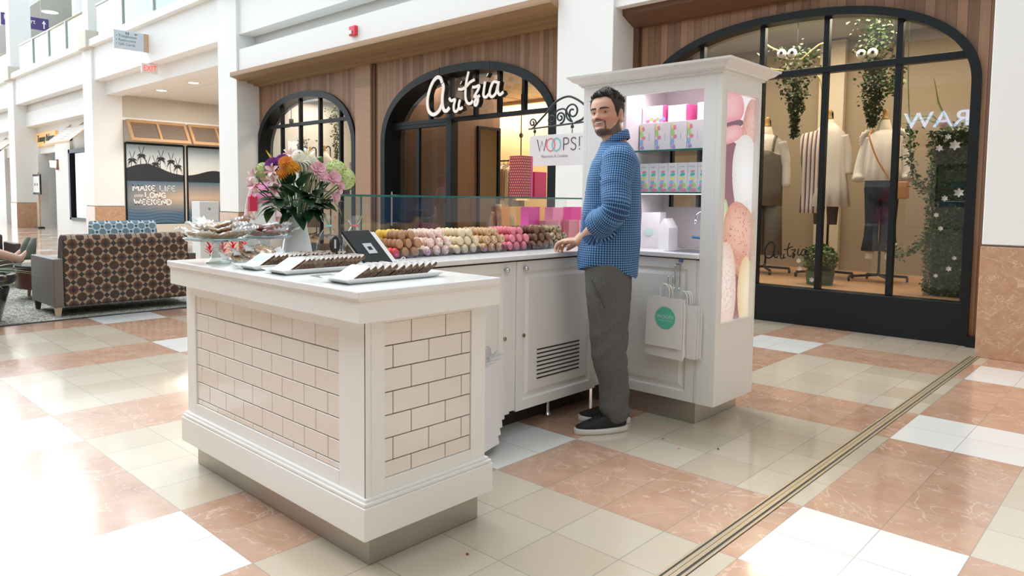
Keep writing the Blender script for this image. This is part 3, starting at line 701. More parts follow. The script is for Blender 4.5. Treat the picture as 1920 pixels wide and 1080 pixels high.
def mac_art(u, v):
    """stack of photographed macarons; u 0..1 across (0.385 m), v 0..1 up (1.22 m)"""
    x, y = u * 0.385, v * 1.22
    c = (0.30, 0.10, 0.12)
    c = lerp((0.32, 0.13, 0.15), (0.24, 0.06, 0.10), v)
    def shell(cx, cy, rx, ry, ang, col, hi, speck=None, sq=2.4):
        nonlocal c
        ca, sa = math.cos(ang), math.sin(ang); dx, dy = x - cx, y - cy
        p, q = (dx * ca + dy * sa) / rx, (-dx * sa + dy * ca) / ry
        d = abs(p) ** sq + abs(q) ** sq
        if d < 1:
            k = lerp(hi, col, min(1, d ** 0.8)); 
            if speck:
                gx, gy = math.floor(x / 0.012), math.floor(y / 0.012)
                if hsh(gx, gy) > 0.80 and math.hypot(x / 0.012 - gx - 0.3 - 0.4 * hsh(gx, gy, 3), y / 0.012 - gy - 0.5) < 0.20 + 0.25 * hsh(gy, gx): k = speck
            if q < -0.55 and sq > 2.1 and hsh(math.floor(x / 0.006), math.floor(y / 0.008)) > 0.55: k = lerp(k, col, 0.7)
            c = k
    shell(0.27, 1.2, 0.3, 0.25, 0.2, (0.95, 0.85, 0.85), (0.98, 0.93, 0.92), None, 2)
    shell(0.34, 1.06, 0.10, 0.16, -0.35, (0.62, 0.26, 0.20), (0.85, 0.50, 0.42), (0.5, 0.2, 0.16))
    shell(0.08, 1.14, 0.17, 0.085, 0.15, (0.80, 0.28, 0.33), (0.95, 0.52, 0.56))
    shell(0.09, 1.045, 0.155, 0.022, 0.22, (0.12, 0.04, 0.08), (0.20, 0.07, 0.12), None, 3)
    shell(0.09, 1.00, 0.155, 0.045, 0.22, (0.82, 0.34, 0.36), (0.93, 0.52, 0.54))
    shell(0.05, 0.55, 0.05, 0.11, 0, (0.45, 0.55, 0.25), (0.72, 0.78, 0.50))
    shell(0.30, 0.78, 0.165, 0.235, 0.18, (0.80, 0.76, 0.72), (0.98, 0.97, 0.97), None, 2.2)
    shell(0.31, 0.585, 0.12, 0.030, -0.3, (0.92, 0.78, 0.66), (0.97, 0.90, 0.84), None, 2.6)
    shell(0.24, 0.30, 0.19, 0.060, -0.45, (0.60, 0.24, 0.14), (0.80, 0.42, 0.30), (0.35, 0.12, 0.08))
    shell(0.25, 0.345, 0.20, 0.030, -0.42, (0.15, 0.04, 0.07), (0.30, 0.1, 0.12), None, 3)
    shell(0.24, 0.47, 0.20, 0.165, -0.35, (0.72, 0.30, 0.20), (0.93, 0.55, 0.42), (0.42, 0.14, 0.10))
    shell(0.09, 0.19, 0.125, 0.24, 0.1, (0.86, 0.62, 0.50), (0.97, 0.85, 0.78), (0.85, 0.45, 0.25))
    shell(0.34, 0.14, 0.10, 0.20, 0.05, (0.85, 0.62, 0.33), (0.98, 0.85, 0.60), None, 2)
    glow = max(0, 1 - abs(u - 0.93) / 0.10) * 0.35 + max(0, 1 - v / 0.04) * 0.3 + max(0, 1 - (1 - v) / 0.05) * 0.3
    return lerp(c, (1.0, 0.93, 0.90), min(0.8, glow * 0.5))
picture('macaron_print', 110, 340, lambda u, v: (TX1 - 0.0215, 3.490 + u * 0.38, 0.557 + v * 1.216), mac_art, PRINT, LP)
# ------------------------------------------------------------------ hanging bracket and sign
IRON = pmat('wrought_iron', (0.035, 0.045, 0.05), 0.45, 0.4)
B = thing('sign_bracket', 'black wrought iron scroll bracket fixed to the side of the display tower', 'sign bracket', (-2.94, 3.65, 1.69))
def bx_(p): return (p[0], 3.65, p[1])
obj('rail', MB().tube([(-3.26, 3.65, 1.675), (-2.64, 3.65, 1.700)], 0.006), IRON, B)
obj('wall_plate', MB().box(-2.646, -2.6355, 3.63, 3.67, 1.60, 1.88), IRON, B)
def spiral(cx, cz, r0, r1, a0, turns, n=36):
    return [(cx + (r0 + (r1 - r0) * i / n) * math.cos(a0 + turns * 2 * PI * i / n), cz + (r0 + (r1 - r0) * i / n) * math.sin(a0 + turns * 2 * PI * i / n)) for i in range(n + 1)]
sc1 = [(-3.21, 1.69)] + [(-3.10, 1.775), (-3.02, 1.84), (-2.93, 1.865), (-2.86, 1.845), (-2.79, 1.80), (-2.765, 1.76), (-2.80, 1.715), (-2.86, 1.695)]
obj('scroll', MB().tube([bx_((q[0], q[1])) for q in catmull([(a, b, 0) for a, b in sc1], 6)], 0.0075), IRON, B, smooth=True)
obj('scroll', MB().tube([bx_(p) for p in spiral(-2.885, 1.765, 0.062, 0.012, -PI / 2, -1.6)], 0.006), IRON, B, smooth=True)
obj('scroll', MB().tube([bx_(p) for p in spiral(-2.985, 1.735, 0.040, 0.008, -PI / 2, 1.5)], 0.006), IRON, B, smooth=True)
obj('scroll', MB().tube([bx_(p) for p in spiral(-3.055, 1.727, 0.034, 0.007, -PI / 2, -1.5)], 0.006), IRON, B, smooth=True)
obj('scroll', MB().tube([bx_(p) for p in spiral(-3.225, 1.715, 0.034, 0.007, -PI / 2, 1.5)], 0.006), IRON, B, smooth=True)
arc_ = [(-3.03, 1.765), (-3.0, 1.785), (-2.95, 1.785), (-2.915, 1.74), (-2.89, 1.702)]
obj('scroll', MB().tube([bx_((q[0], q[1])) for q in catmull([(a, b, 0) for a, b in arc_], 6)], 0.006), IRON, B, smooth=True)
for x in (-3.205, -2.885):
    hz = 1.675 + (x + 3.26) * 0.04
    obj('finial', MB().ell((x, 3.65, hz - 0.02), 0.011, 0.011, 0.013, 10, 8).tube([(x, 3.65, hz), (x, 3.65, hz - 0.02)], 0.004), IRON, B, smooth=True)
W = thing('hanging_sign', 'white hanging sign lettered with two interlocked coloured rings in its word', 'sign', (-2.985, 3.65, 1.425))
sx0, sx1, sz0, sz1 = -3.245, -2.665, 1.425, 1.628
r_ = 0.022
pl = []
for cx, cz, a in ((sx1 - r_, sz0 + r_, -PI / 2), (sx1 - r_, sz1 - r_, 0), (sx0 + r_, sz1 - r_, PI / 2), (sx0 + r_, sz0 + r_, PI)):
    for i in range(5): pl.append((cx + r_ * math.cos(a + PI / 8 * i), cz + r_ * math.sin(a + PI / 8 * i)))
obj('board', MB().prism(pl, 1, 3.644, 3.656), pmat('sign_white', (0.84, 0.84, 0.84), 0.4), W, bevel=0.001)
for x in (-3.205, -2.885): obj('hook', MB().tube([(x, 3.65, sz1 - 0.004), (x, 3.65, 1.655)], 0.003), IRON, W)
INK = pmat('grey_ink', (0.10, 0.09, 0.11), 0.6); PK = pmat('pink_ink', (0.85, 0.20, 0.26), 0.6); TL = pmat('teal_ink', (0.16, 0.62, 0.60), 0.6)
def strokes2(mb, segs, o, s, w, y, mi=0):
    for pts in segs:
        mb.ribbon([(o[0] + p[0] * s, y, o[1] + p[1] * s) for p in pts], w, (0, 1, 0), 0.0012, mi)
def ring2(cx, cz, rx, rz, n=28): return [(cx + rx * math.cos(2 * PI * i / n), cz + rz * math.sin(2 * PI * i / n)) for i in range(n + 1)]
o2 = (-3.175, 1.522); s2 = 0.078; yy = 3.6432
l1 = MB(); strokes2(l1, [[(0, 1), (0.28, 0), (0.52, 0.85), (0.76, 0), (1.04, 1)],
    [(2.9, 0), (2.9, 1)], [(2.9, 1), (3.2, 1), (3.38, 0.92), (3.44, 0.74), (3.38, 0.56), (3.2, 0.48), (2.9, 0.48)],
    [(4.2, 0.86), (4.08, 0.97), (3.9, 1.0), (3.74, 0.92), (3.7, 0.76), (3.78, 0.62), (3.95, 0.53), (4.12, 0.43), (4.2, 0.28), (4.15, 0.1), (3.98, 0.0), (3.8, 0.02), (3.67, 0.14)],
    [(4.55, 1.05), (4.55, 0.28)], [(4.55, 0.09), (4.55, 0.0)]], o2, s2, 0.0075, yy)
obj('lettering', l1, INK, W)
l2 = MB(); strokes2(l2, [ring2(1.5, 0.5, 0.45, 0.52)], o2, s2, 0.0085, yy); obj('ring_letter', l2, PK, W)
l3 = MB(); strokes2(l3, [ring2(2.12, 0.5, 0.45, 0.52)], o2, s2, 0.0085, yy - 0.0008); obj('ring_letter', l3, TL, W)
l4 = MB(); text_mb(l4, 'Macarons & Cookies', 0.027, (-3.14, 3.6432, 1.478), (1, 0, 0), (0, 0, 1), 0.001)
obj('lettering', l4, pmat('light_grey_ink', (0.40, 0.40, 0.42), 0.6), W)
l5 = MB(); text_mb(l5, 'TM', 0.012, (-2.812, 3.6432, 1.598), (1, 0, 0), (0, 0, 1), 0.001); obj('trade_mark', l5, pmat('light_grey_ink', (0.40, 0.40, 0.42), 0.6), W)
# ------------------------------------------------------------------ sneeze guard
CASEG = glass('case_glass', (0.93, 0.97, 0.96), 1.2)
G = thing('glass_sneeze_guard', 'clear glass sneeze guard with green edges standing behind the macarons', 'glass case', (-3.05, 2.95, 0.92))
obj('top_shelf', MB().box(-3.12, -2.92, 2.06, 3.88, 1.206, 1.214), CASEG, G)
obj('front_pane', MB().box(-3.112, -3.104, 2.06, 2.97, 0.921, 1.206), CASEG, G)
obj('front_pane', MB().box(-3.112, -3.104, 2.975, 3.88, 0.921, 1.206), CASEG, G)
obj('end_pane', MB().box(-3.10, -2.952, 2.07, 2.078, 0.921, 1.206), CASEG, G)
obj('polished_edge', MB().box(-2.9205, -2.9185, 2.06, 3.88, 1.205, 1.215).box(-3.12, -2.92, 2.0575, 2.0595, 1.205, 1.215).box(-2.952, -2.9500, 2.069, 2.079, 0.921, 1.206), EDGE, G)
# ------------------------------------------------------------------ people
def remesh(name, mb, voxel, mats, parent=None, smooth=6, factor=0.5, loc=None, rotz=0.0, decim=None):
    """union of overlapping closed shapes as one continuous skin"""
    me = bpy.data.meshes.new(name); me.from_pydata([tuple(v) for v in mb.v], [], mb.f)
    bm = bmesh.new(); bm.from_mesh(me); bmesh.ops.recalc_face_normals(bm, faces=bm.faces); bm.to_mesh(me); bm.free()
    o = bpy.data.objects.new(name, me); COL.objects.link(o)
    r = o.modifiers.new('r', 'REMESH'); r.mode = 'VOXEL'; r.voxel_size = voxel
    if smooth:
        sm = o.modifiers.new('s', 'SMOOTH'); sm.iterations = smooth; sm.factor = factor
    if decim:
        d = o.modifiers.new('d', 'DECIMATE'); d.ratio = decim
    dg = bpy.context.evaluated_depsgraph_get(); dg.update()
    m2 = bpy.data.meshes.new_from_object(o.evaluated_get(dg)); m2.name = name
    o.modifiers.clear(); o.data = m2; bpy.data.meshes.remove(me)
    m2.materials.clear()
    for mm in (mats if isinstance(mats, (list, tuple)) else [mats]): m2.materials.append(mm)
    finish(m2, True)
    if parent is not None: o.parent = parent
    if loc is not None: o.location = loc
    o.rotation_euler = (0, 0, rotz)
    return o
def limb(mb, pts, rads, n=16, flat=1.0, fdir=None):
    """tapered limb through joints; ends rounded"""
    P = catmull(pts, 6); k = len(P); R = []
    L = len(rads) - 1
    for i in range(k):
        t = i / (k - 1) * L; a = min(int(t), L - 1); R.append(rads[a] + (rads[a + 1] - rads[a]) * (t - a))
    d0 = (P[0] - P[1]).normalized(); d1 = (P[-1] - P[-2]).normalized()
    P2 = [P[0] + d0 * R[0] * 0.8, P[0] + d0 * R[0] * 0.5] + P + [P[-1] + d1 * R[-1] * 0.5, P[-1] + d1 * R[-1] * 0.8]
    R2 = [R[0] * 0.45, R[0] * 0.85] + R + [R[-1] * 0.85, R[-1] * 0.45]
    return mb.tube(P2, R2, n)
def sect(c, hx, hy, z, n=40, p=2.3, dz=None):
    out = []
    for j in range(n):
        a = 2 * PI * j / n; cx, sy = math.cos(a), math.sin(a)
        out.append(Vector((c[0] + hx * math.copysign(abs(cx) ** (2 / p), cx), c[1] + hy * math.copysign(abs(sy) ** (2 / p), sy), z + (dz(a) if dz else 0))))
    return out
def interp(tab, z):
    if z <= tab[0][0]: return tab[0][1]
    for (a, va), (b, vb) in zip(tab, tab[1:]):
        if z <= b:
            t = (z - a) / (b - a); t = t * t * (3 - 2 * t) * 0.5 + t * 0.5
            return va + (vb - va) * t
    return tab[-1][1]
XF = [(0, .050), (.008, .074), (.022, .088), (.036, .089), (.048, .083), (.058, .088), (.066, .091), (.074, .089), (.086, .090), (.10, .088), (.118, .085), (.134, .0905), (.15, .092), (.17, .088), (.195, .076), (.222, .050), (.24, .022), (.25, .002)]
XB = [(0, .0), (.02, .025), (.05, .055), (.08, .080), (.12, .098), (.16, .104), (.20, .090), (.225, .064), (.242, .03), (.25, .002)]
WW = [(0, .022), (.012, .036), (.03, .047), (.05, .058), (.075, .066), (.1, .071), (.125, .073), (.155, .077), (.185, .074), (.21, .062), (.23, .043), (.243, .022), (.25, .002)]
def g(d, s): return math.exp(-(d / s) ** 2)
def head_pt(a, z, off=0.0, face=True):
    c, s = math.cos(a), math.sin(a); p = 2.25
    xf, xb, w_ = interp(XF, z), interp(XB, z), interp(WW, z)
    x = (xf if c > 0 else xb) * math.copysign(abs(c) ** (2 / p), c); y = w_ * math.copysign(abs(s) ** (2 / p), s)
    if face and c > 0:
        d = 0.0
        d -= 0.0085 * (g(abs(y) - 0.032, 0.014) * g(z - 0.119, 0.011))            # eye sockets
        d += 0.0045 * g(z - 0.136, 0.008) * g(abs(y) - 0.026, 0.020)               # brow ridge
        d += 0.006 * g(abs(y) - 0.043, 0.016) * g(z - 0.090, 0.014)               # smiling cheeks
        d -= 0.004 * g(abs(y) - 0.033, 0.006) * g(z - 0.070, 0.016)               # smile folds
        d += 0.005 * g(y, 0.017) * g(z - 0.024, 0.012)                            # chin
        d -= 0.010 * g(y, 0.026) * g(z - 0.0655 + 0.0 - 6 * y * y, 0.0055)           # open smile
        d += 0.0035 * g(y, 0.024) * g(z - 0.0735 - 6 * y * y, 0.0035)
        d += 0.0040 * g(y, 0.022) * g(z - 0.056 - 5 * y * y, 0.0042)
        if 0.078 < z < 0.142:                                                      # nose
            t = (z - 0.084) / (0.135 - 0.084)
            h = 0.026 * max(0, 1 - t) ** 0.75 * (1 if z > 0.084 else max(0, (z - 0.078) / 0.006)) if t < 1 else 0
            sg = 0.0085 + 0.0065 * max(0, 1 - abs(z - 0.090) / 0.018)
            d += (h + 0.003 * max(0, 1 - abs(t - 1) * 2)) * g(y, sg)
            d += 0.006 * g(abs(y) - 0.014, 0.006) * g(z - 0.089, 0.007)
        x += d
    n = Vector((c / max(xf, 0.03), s / max(w_, 0.03), 0)); n.normalize()
    return Vector((x, y, z)) + n * off
def head_mb(mb, M):
    zs = [0, .002, .006, .012, .018, .024, .03] + [.033 + .0035 * i for i in range(32)] + [.15 + .01 * i for i in range(8)] + [.232, .238, .243, .247, .2495, .25]
    mb.loft([[M @ head_pt(2 * PI * j / 96, z) for j in range(96)] for z in zs])
    for sd in (1, -1):                                                             # ears
        q = M @ Matrix.Translation((-0.012, sd * 0.074, 0.105)) @ Matrix.Rotation(sd * 0.35, 4, 'Z') @ Matrix.Rotation(0.12, 4, 'Y')
        mb.ell((0, 0, 0), 0.019, 0.009, 0.032, 14, 10, mat=q)
        mb.tube([q @ Vector((0.018 * math.cos(t) - 0.001, sd * 0.008, 0.030 * math.sin(t))) for t in [0.2 + 0.25 * i for i in range(17)]], 0.0042, 8)
    return mb
SKIN = bpy.data.materials.new('skin'); SKIN.use_nodes = True
def _skin():
    nt = SKIN.node_tree; b = nt.nodes['Principled BSDF']
    at = nt.nodes.new('ShaderNodeVertexColor'); at.layer_name = 'tone'
    tc = nt.nodes.new('ShaderNodeTexCoord'); nz = N(nt, 'TexNoise'); nz.inputs['Scale'].default_value = 900; nz.inputs['Detail'].default_value = 1
    nt.links.new(tc.outputs['Object'], nz.inputs['Vector'])
    st = mathn(nt, 'GREATER_THAN', mathn(nt, 'ADD', at.outputs['Alpha'], mathn(nt, 'MULTIPLY', mathn(nt, 'ADD', nz.outputs['Fac'], -0.5), 0.9)), 0.52)
    c = mixc(nt, mathn(nt, 'MULTIPLY', st, 0.85), at.outputs['Color'], (0.035, 0.022, 0.016))
    nt.links.new(c, b.inputs['Base Color']); b.inputs['Roughness'].default_value = 0.45
    b.inputs['Subsurface Weight'].default_value = 0.06; b.inputs['Subsurface Radius'].default_value = (0.008, 0.003, 0.0015)
_skin()
def tint(o, f):
    ca = o.data.color_attributes.new('tone', 'FLOAT_COLOR', 'POINT'); n = len(o.data.vertices)
    co = np.empty(n * 3); o.data.vertices.foreach_get('co', co); co = co.reshape(-1, 3)
    ca.data.foreach_set('color', np.array([f(Vector(p)) for p in co], dtype=np.float32).ravel())
MO = Vector((-2.165, 3.075, 0)); MTH = math.atan2(-0.49, -0.87)
HM = Matrix.Translation((0.028, 0.0, 1.520)) @ Matrix.Rotation(math.radians(66), 4, 'Z') @ Matrix.Rotation(math.radians(-4), 4, 'Y') @ Matrix.Rotation(math.radians(4), 4, 'X')
LS, LE, LW = Vector((-.050, .175, 1.395)), Vector((-.035, .245, 1.150)), Vector((.150, .060, .983))
RS, RE, RW = Vector((-.020, -.175, 1.395)), Vector((.010, -.250, 1.150)), Vector((.190, -.150, .979))
def hand(mb, Wp, h, l, curl=1.0, thumb_side=-1):
    """palm, four separate curled fingers of unequal length and a thumb leaving the side of the palm; h = hand direction, l = towards the little finger"""
    h = h.normalized(); l = (l - h * l.dot(h)).normalized(); u = l.cross(h); u = u if u.z > 0 else -u
    K = Wp + h * 0.085
    rings = []
    for t, wd, th in ((-.015, .026, .021), (.015, .029, .018), (.045, .038, .016), (.075, .041, .0145), (.092, .038, .011)):
        c = Wp + h * t + u * (0.004 * math.sin(t * 30)); rings.append([c + l * (wd * math.copysign(abs(math.cos(a)) ** .8, math.cos(a))) + u * (th * math.copysign(abs(math.sin(a)) ** .8, math.sin(a))) for a in [2 * PI * j / 20 for j in range(20)]])
    mb.loft(rings)
    for i, (off, ln) in enumerate(((-.0345, .92), (-.0115, 1.0), (.0115, .94), (.0340, .76))):
        b = K + l * off - h * (0.004 if i in (0, 3) else 0); sp = h + l * off * 2.2
        sp.normalize()
        d1 = (sp - u * 0.35 * curl).normalized(); d2 = (sp * 0.75 - u * 0.85 * curl).normalized(); d3 = (sp * 0.25 - u * 1.0 * curl).normalized()
        p = [b - h * 0.02, b + u * 0.002, b + d1 * 0.040 * ln]; p.append(p[-1] + d2 * 0.027 * ln); p.append(p[-1] + d3 * 0.020 * ln)
        limb(mb, p, [.0100, .0098, .0090, .0082, .0070], 10)
    tb = Wp + h * 0.02 + l * thumb_side * 0.024 - u * 0.004
    limb(mb, [tb, tb + h * 0.030 + l * thumb_side * 0.016 - u * 0.012, tb + h * 0.058 + l * thumb_side * 0.016 - u * 0.026, tb + h * 0.078 + l * thumb_side * 0.010 - u * 0.036], [.0145, .0120, .0100, .0080], 10)
def man():
    b = MB()
    head_mb(b, HM)
    limb(b, [(-.030, 0, 1.42), (-.012, 0, 1.50), (.012, .0, 1.575)], [.070, .060, .058], 24)          # neck
    b.loft([sect((-.01, 0), .105, .15, .86), sect((.0, 0), .11, .145, .98), sect((-.012, 0), .105, .140, 1.12), sect((-.015, 0), .105, .155, 1.28), sect((-.018, 0), .095, .165, 1.40), sect((-.022, 0), .07, .12, 1.455), sect((-.025, 0), .05, .06, 1.47)])
    limb(b, [LS, LE, LE.lerp(LW, .5), LW], [.050, .043, .040, .0285], 18); limb(b, [RS, RE, RE.lerp(RW, .5), RW], [.050, .043, .040, .0285], 18)
    hand(b, LW + Vector((.004, -.002, 0)), Vector((.80, -.40, .02)), Vector((.40, .80, -.10)), 1.0, -1)
    hand(b, RW + Vector((.003, .002, 0)), Vector((.62, .62, -.05)), Vector((.62, -.62, 0)), 1.0, -1)
    limb(b, [(0, .085, .86), (.0, .075, .50), (-.055, .050, .10)], [.085, .06, .045], 16); limb(b, [(0, -.085, .86), (.0, -.09, .50), (-.045, -.105, .10)], [.085, .06, .045], 16)
    for hx, hy, tx, ty in ((-.085, .030, .10, .135), (-.09, -.108, .12, -.09)): limb(b, [(hx + .03, hy, .045), (tx - .02, ty, .034)], [.022, .016], 12)
    o = remesh('person', b, 0.0036, SKIN, None, 4, 0.5, MO, MTH)
    tagp(o, 'smiling man in a blue checked shirt and grey trousers leaning on the white counter', 'person')
    HI = HM.inverted()
    def tone(p):
        q = HI @ p; c = (0.60, 0.335, 0.235); a = 0.0
        if p.z < 1.3: c = (0.56, 0.315, 0.225)
        elif -0.02 < q.z < 0.27:
            x, y, z = q
            if x > 0.0:
                ck = g(abs(y) - .042, .022) * g(z - .088, .020) + 0.8 * g(y, .016) * g(z - .090, .014)
                c = lerp(c, (0.58, 0.235, 0.165), min(.8, ck))
                if x > .06:
                    lip = g(y, .026) * max(g(z - .0740 - 6 * y * y, .0036), g(z - .0555 - 5 * y * y, .0046)) if abs(y) < .031 else 0
                    c = lerp(c, (0.48, 0.17, 0.14), min(.9, lip))
                    if abs(y) < .031 and abs(z - .0650 - 6.2 * y * y) < .0062 - .12 * abs(y): c = (0.16, 0.05, 0.045)
            # beard: along the jaw, chin, moustache
            ang = abs(math.atan2(y, x)); jaw = .046 + .052 * max(0, min(1, (ang - .80) / .75))
            bd = max(0.0, min(1, (jaw - z) / .014)) if x > -.025 and z > -.025 else 0
            if x > .05 and abs(y) < .014 and z > .036 and z < .052: bd *= .35
            if x > .05: bd = max(bd, g(z - .0805 + 7 * y * y, .0075) * (1 if abs(y) < .034 else 0) * .95, (g(abs(y) - .032, .007) * (1 if .035 < z < .078 else 0)))
            if x > .06 and abs(y) < .031 and .049 < z < .077 - 4 * y * y and bd < .9: bd *= .3
            if z < .012 and x < .06: bd *= max(0, 1 + (z - .012) / .03)
            a = bd * .70
            a *= max(0.0, min(1.0, (x + .012) / .014))
        return (*c, a)
    tint(o, tone)
    # eyes, brows, teeth
    for sd in (1, -1):
        ec = Vector((.0648, sd * .0320, .1190))
        e = obj('eye', MB().ell(HM @ ec, .0128, .0128, .0128, 18, 12), pmat('eye_white', (.72, .69, .66), .15), o, world=False, smooth=True)
        gz = (Vector((.085, sd * .002 + .022, .0))).normalized()
        q = HM @ Matrix.Translation(ec + gz * .0108) @ gz.to_track_quat('Z', 'Y').to_matrix().to_4x4()
        obj('iris', MB().lathe([(.0001, .0025), (.0030, .0022), (.0058, .0006), (.006, -.002)], n=16, mat=q), pmat('iris', (.030, .018, .010), .1), e, world=False, smooth=True)
        for nm, zz, hh in (('eyelid', .0074, 1), ('eyelid', -.0064, -1)):
            pts = []
            for t in [-1 + .2 * i for i in range(11)]:
                yy_ = sd * .0315 + t * .0155; pz = .1190 + zz * (1 - t * t) * (0.80 if hh > 0 else .75) - .0008 * t * sd
                pts.append(HM @ Vector((.0650 + .0118 * math.sqrt(max(.02, 1 - (t * .0150 / .0118) ** 2 * .55)) + .0008, yy_, pz)))
            obj(nm, MB().tube(pts, [.0009 + .0013 * (1 - abs(-1 + .2 * i)) for i in range(11)], 8), pmat('eyelid_skin', (.47, .25, .18), .5), o, world=False, smooth=True)
        br = MB(); pts = []; rr = []
        for t in [i / 10 for i in range(11)]:
            y_ = sd * (.011 + .042 * t); z_ = .1375 + .006 * math.sin(t * 2.1) - .004 * t
            pts.append(HM @ (head_pt(math.atan2(y_ / .075, .085 / .085) if False else math.asin(max(-1, min(1, (abs(y_) / .0735) ** 1.125))) * sd, z_, .0012))); rr.append(.0014 + .0030 * math.sin(PI * min(1, t * .8 + .2)))
        obj('eyebrow', br.tube(pts, rr, 8), pmat('dark_hair', (.022, .015, .011), .6), o, world=False, smooth=True)
    tm = MB(); R0 = []
    for dx, dz in ((0.0, .0042), (.0012, .0), (0.0, -.0034)):
        R0.append([HM @ Vector((.0885 - 13 * y_ * y_ + dx, y_, .0668 + 6 * y_ * y_ + dz * (1 - (abs(y_) / .030) ** 2))) for y_ in [-.028 + .0028 * i for i in range(21)]])
    tm.loft(R0, False, False)
    obj('teeth', tm, pmat('teeth', (.80, .76, .68), .2), o, world=False, smooth=True)
    # hair: short, brushed up at the front
    hb = MB(); zs = [.085 + .006 * i for i in range(24)] + [.229, .235, .241, .246, .2495, .2505]; na = 96; rr2 = []
    for z in zs:
        ring = []
        for j in range(na):
            a = 2 * PI * j / na; ang = abs(a if a < PI else 2 * PI - a)
            # hairline height by direction: forehead high, temples, sideburn, round the ear, nape low
            hl = interp([(0, .196), (.45, .197), (.75, .186), (1.0, .160), (1.22, .120), (1.42, .088), (1.62, .140), (1.95, .135), (2.2, .075), (3.2, .045)], ang)
            k = max(0, min(1, (z - hl) / .018))
            top = max(0, min(1, (z - .165) / .07)); th = (.004 + .005 * top + (.008 * top if ang < 1.0 else 0)) * k - .003 * (1 - k)
            nzv = noise.noise(Vector((a * 9, z * 120, 1.3))) * .0035 * k + noise.noise(Vector((a * 30, z * 40, 5))) * .003 * k * top
            p = head_pt(a, min(z, .2499), 0, False); c = Vector((-.005, 0, .13)); d = (p - c); d.normalize()
            if k <= 0: p = p - d * .006
            q = p + d * (th + nzv)
            if ang < 1.0: q.z += .003 * top * k * (1 - ang)
            ring.append(HM @ q)
        rr2.append(ring)
    hb.loft(rr2)
    hr = random.Random(5)
    for i in range(900):
        a = hr.uniform(-2.6, 2.6); z = hr.uniform(.198, .2495) if abs(a) < 1.1 else hr.uniform(.185, .2495)
        p = head_pt(a, z, 0, False); c = Vector((-.005, 0, .13)); d = (p - c).normalized(); d2 = (d + Vector((.55 if abs(a) < 1.3 else -.2, hr.uniform(-.3, .3), .35))).normalized()
        b0 = p + d * .004; L_ = hr.uniform(.010, .018)
        hb.tube([HM @ b0, HM @ (b0 + d2 * L_ * .6), HM @ (b0 + d2 * L_ + Vector((hr.uniform(-.004, .004), hr.uniform(-.004, .004), 0)))], [.0026, .0020, .0005], 5)
    obj('hair', hb, pmat('dark_hair', (.022, .015, .011), .55, noise_amt=.5, noise_scale=140), o, world=False, smooth=True)
    # shirt
    s = MB()
    def hem(a):
        c = math.cos(a); return -.055 * abs(c) ** 1.5 - (.035 if c < 0 else .0) * abs(c)
    s.loft([sect((.012, 0), .155, .188, .885, 48, 2.3, hem), sect((.010, 0), .157, .188, .93, 48, 2.3, lambda a: hem(a) * .3), sect((.004, 0), .157, .180, 1.02, 48), sect((-.004, 0), .152, .175, 1.12, 48), sect((-.010, 0), .146, .180, 1.22, 48),
            sect((-.014, 0), .138, .186, 1.31, 48), sect((-.018, 0), .124, .188, 1.385, 48), sect((-.022, 0), .100, .170, 1.435, 48), sect((-.020, 0), .080, .110, 1.475, 48), sect((-.014, 0), .068, .072, 1.50, 48)])
    cuffL = LE.lerp(LW, .40); cuffR = RE.lerp(RW, .45)
    def sleeve(S, E, Cf, in_):
        limb(s, [S + in_, S.lerp(E, .5), E + Vector((-.006, 0, 0)), Cf], [.088, .074, .070, .064], 22)
        d = (Cf - E).normalized(); q = d.to_track_quat('Z', 'Y').to_matrix().to_4x4(); q.translation = Cf - d * .035
        s.lathe([(.060, 0), (.073, .004), (.075, .03), (.073, .058), (.060, .062)], n=28, mat=q)
    sleeve(LS, LE, cuffL, Vector((0, -.03, .0))); sleeve(RS, RE, cuffR, Vector((0, .03, 0)))
    sh = remesh('shirt', s, 0.006, SHIRT, o, 5, 0.5)
    # collar
    def arm_curve(S, E, Cf, sd):
        C_ = catmull([S + Vector((.0, -sd * .10, .075)), S + Vector((0, -sd * .03, .02)), S.lerp(E, .45), E, Cf + (Cf - E).normalized() * .05], 10); L = [0.0]
        for a_, b_ in zip(C_, C_[1:]): L.append(L[-1] + (b_ - a_).length)
        A_ = np.array([tuple(q) for q in C_]); return A_, np.array(L), L[12]
    ACL, ACR = arm_curve(LS, LE, cuffL, 1), arm_curve(RS, RE, cuffR, -1)
    def to_arm(p, AC):
        A_, L, off = AC; q = np.array(p); d = A_[1:] - A_[:-1]; t = np.clip(((q - A_[:-1]) * d).sum(1) / (d * d).sum(1), 0, 1); c = A_[:-1] + d * t[:, None]; r = np.linalg.norm(q - c, axis=1); i = int(r.argmin())
        return float(r[i]), float(L[i] + (L[i + 1] - L[i]) * t[i] - off), Vector(q - c[i]), Vector(d[i]).normalized()
    # folds, then pattern coordinates: round the trunk or along the nearer sleeve
    me = sh.data; uv = []; nrm_ = [v.normal.copy() for v in me.vertices]; newco = []
    ZL = Vector((0, 0, 1))
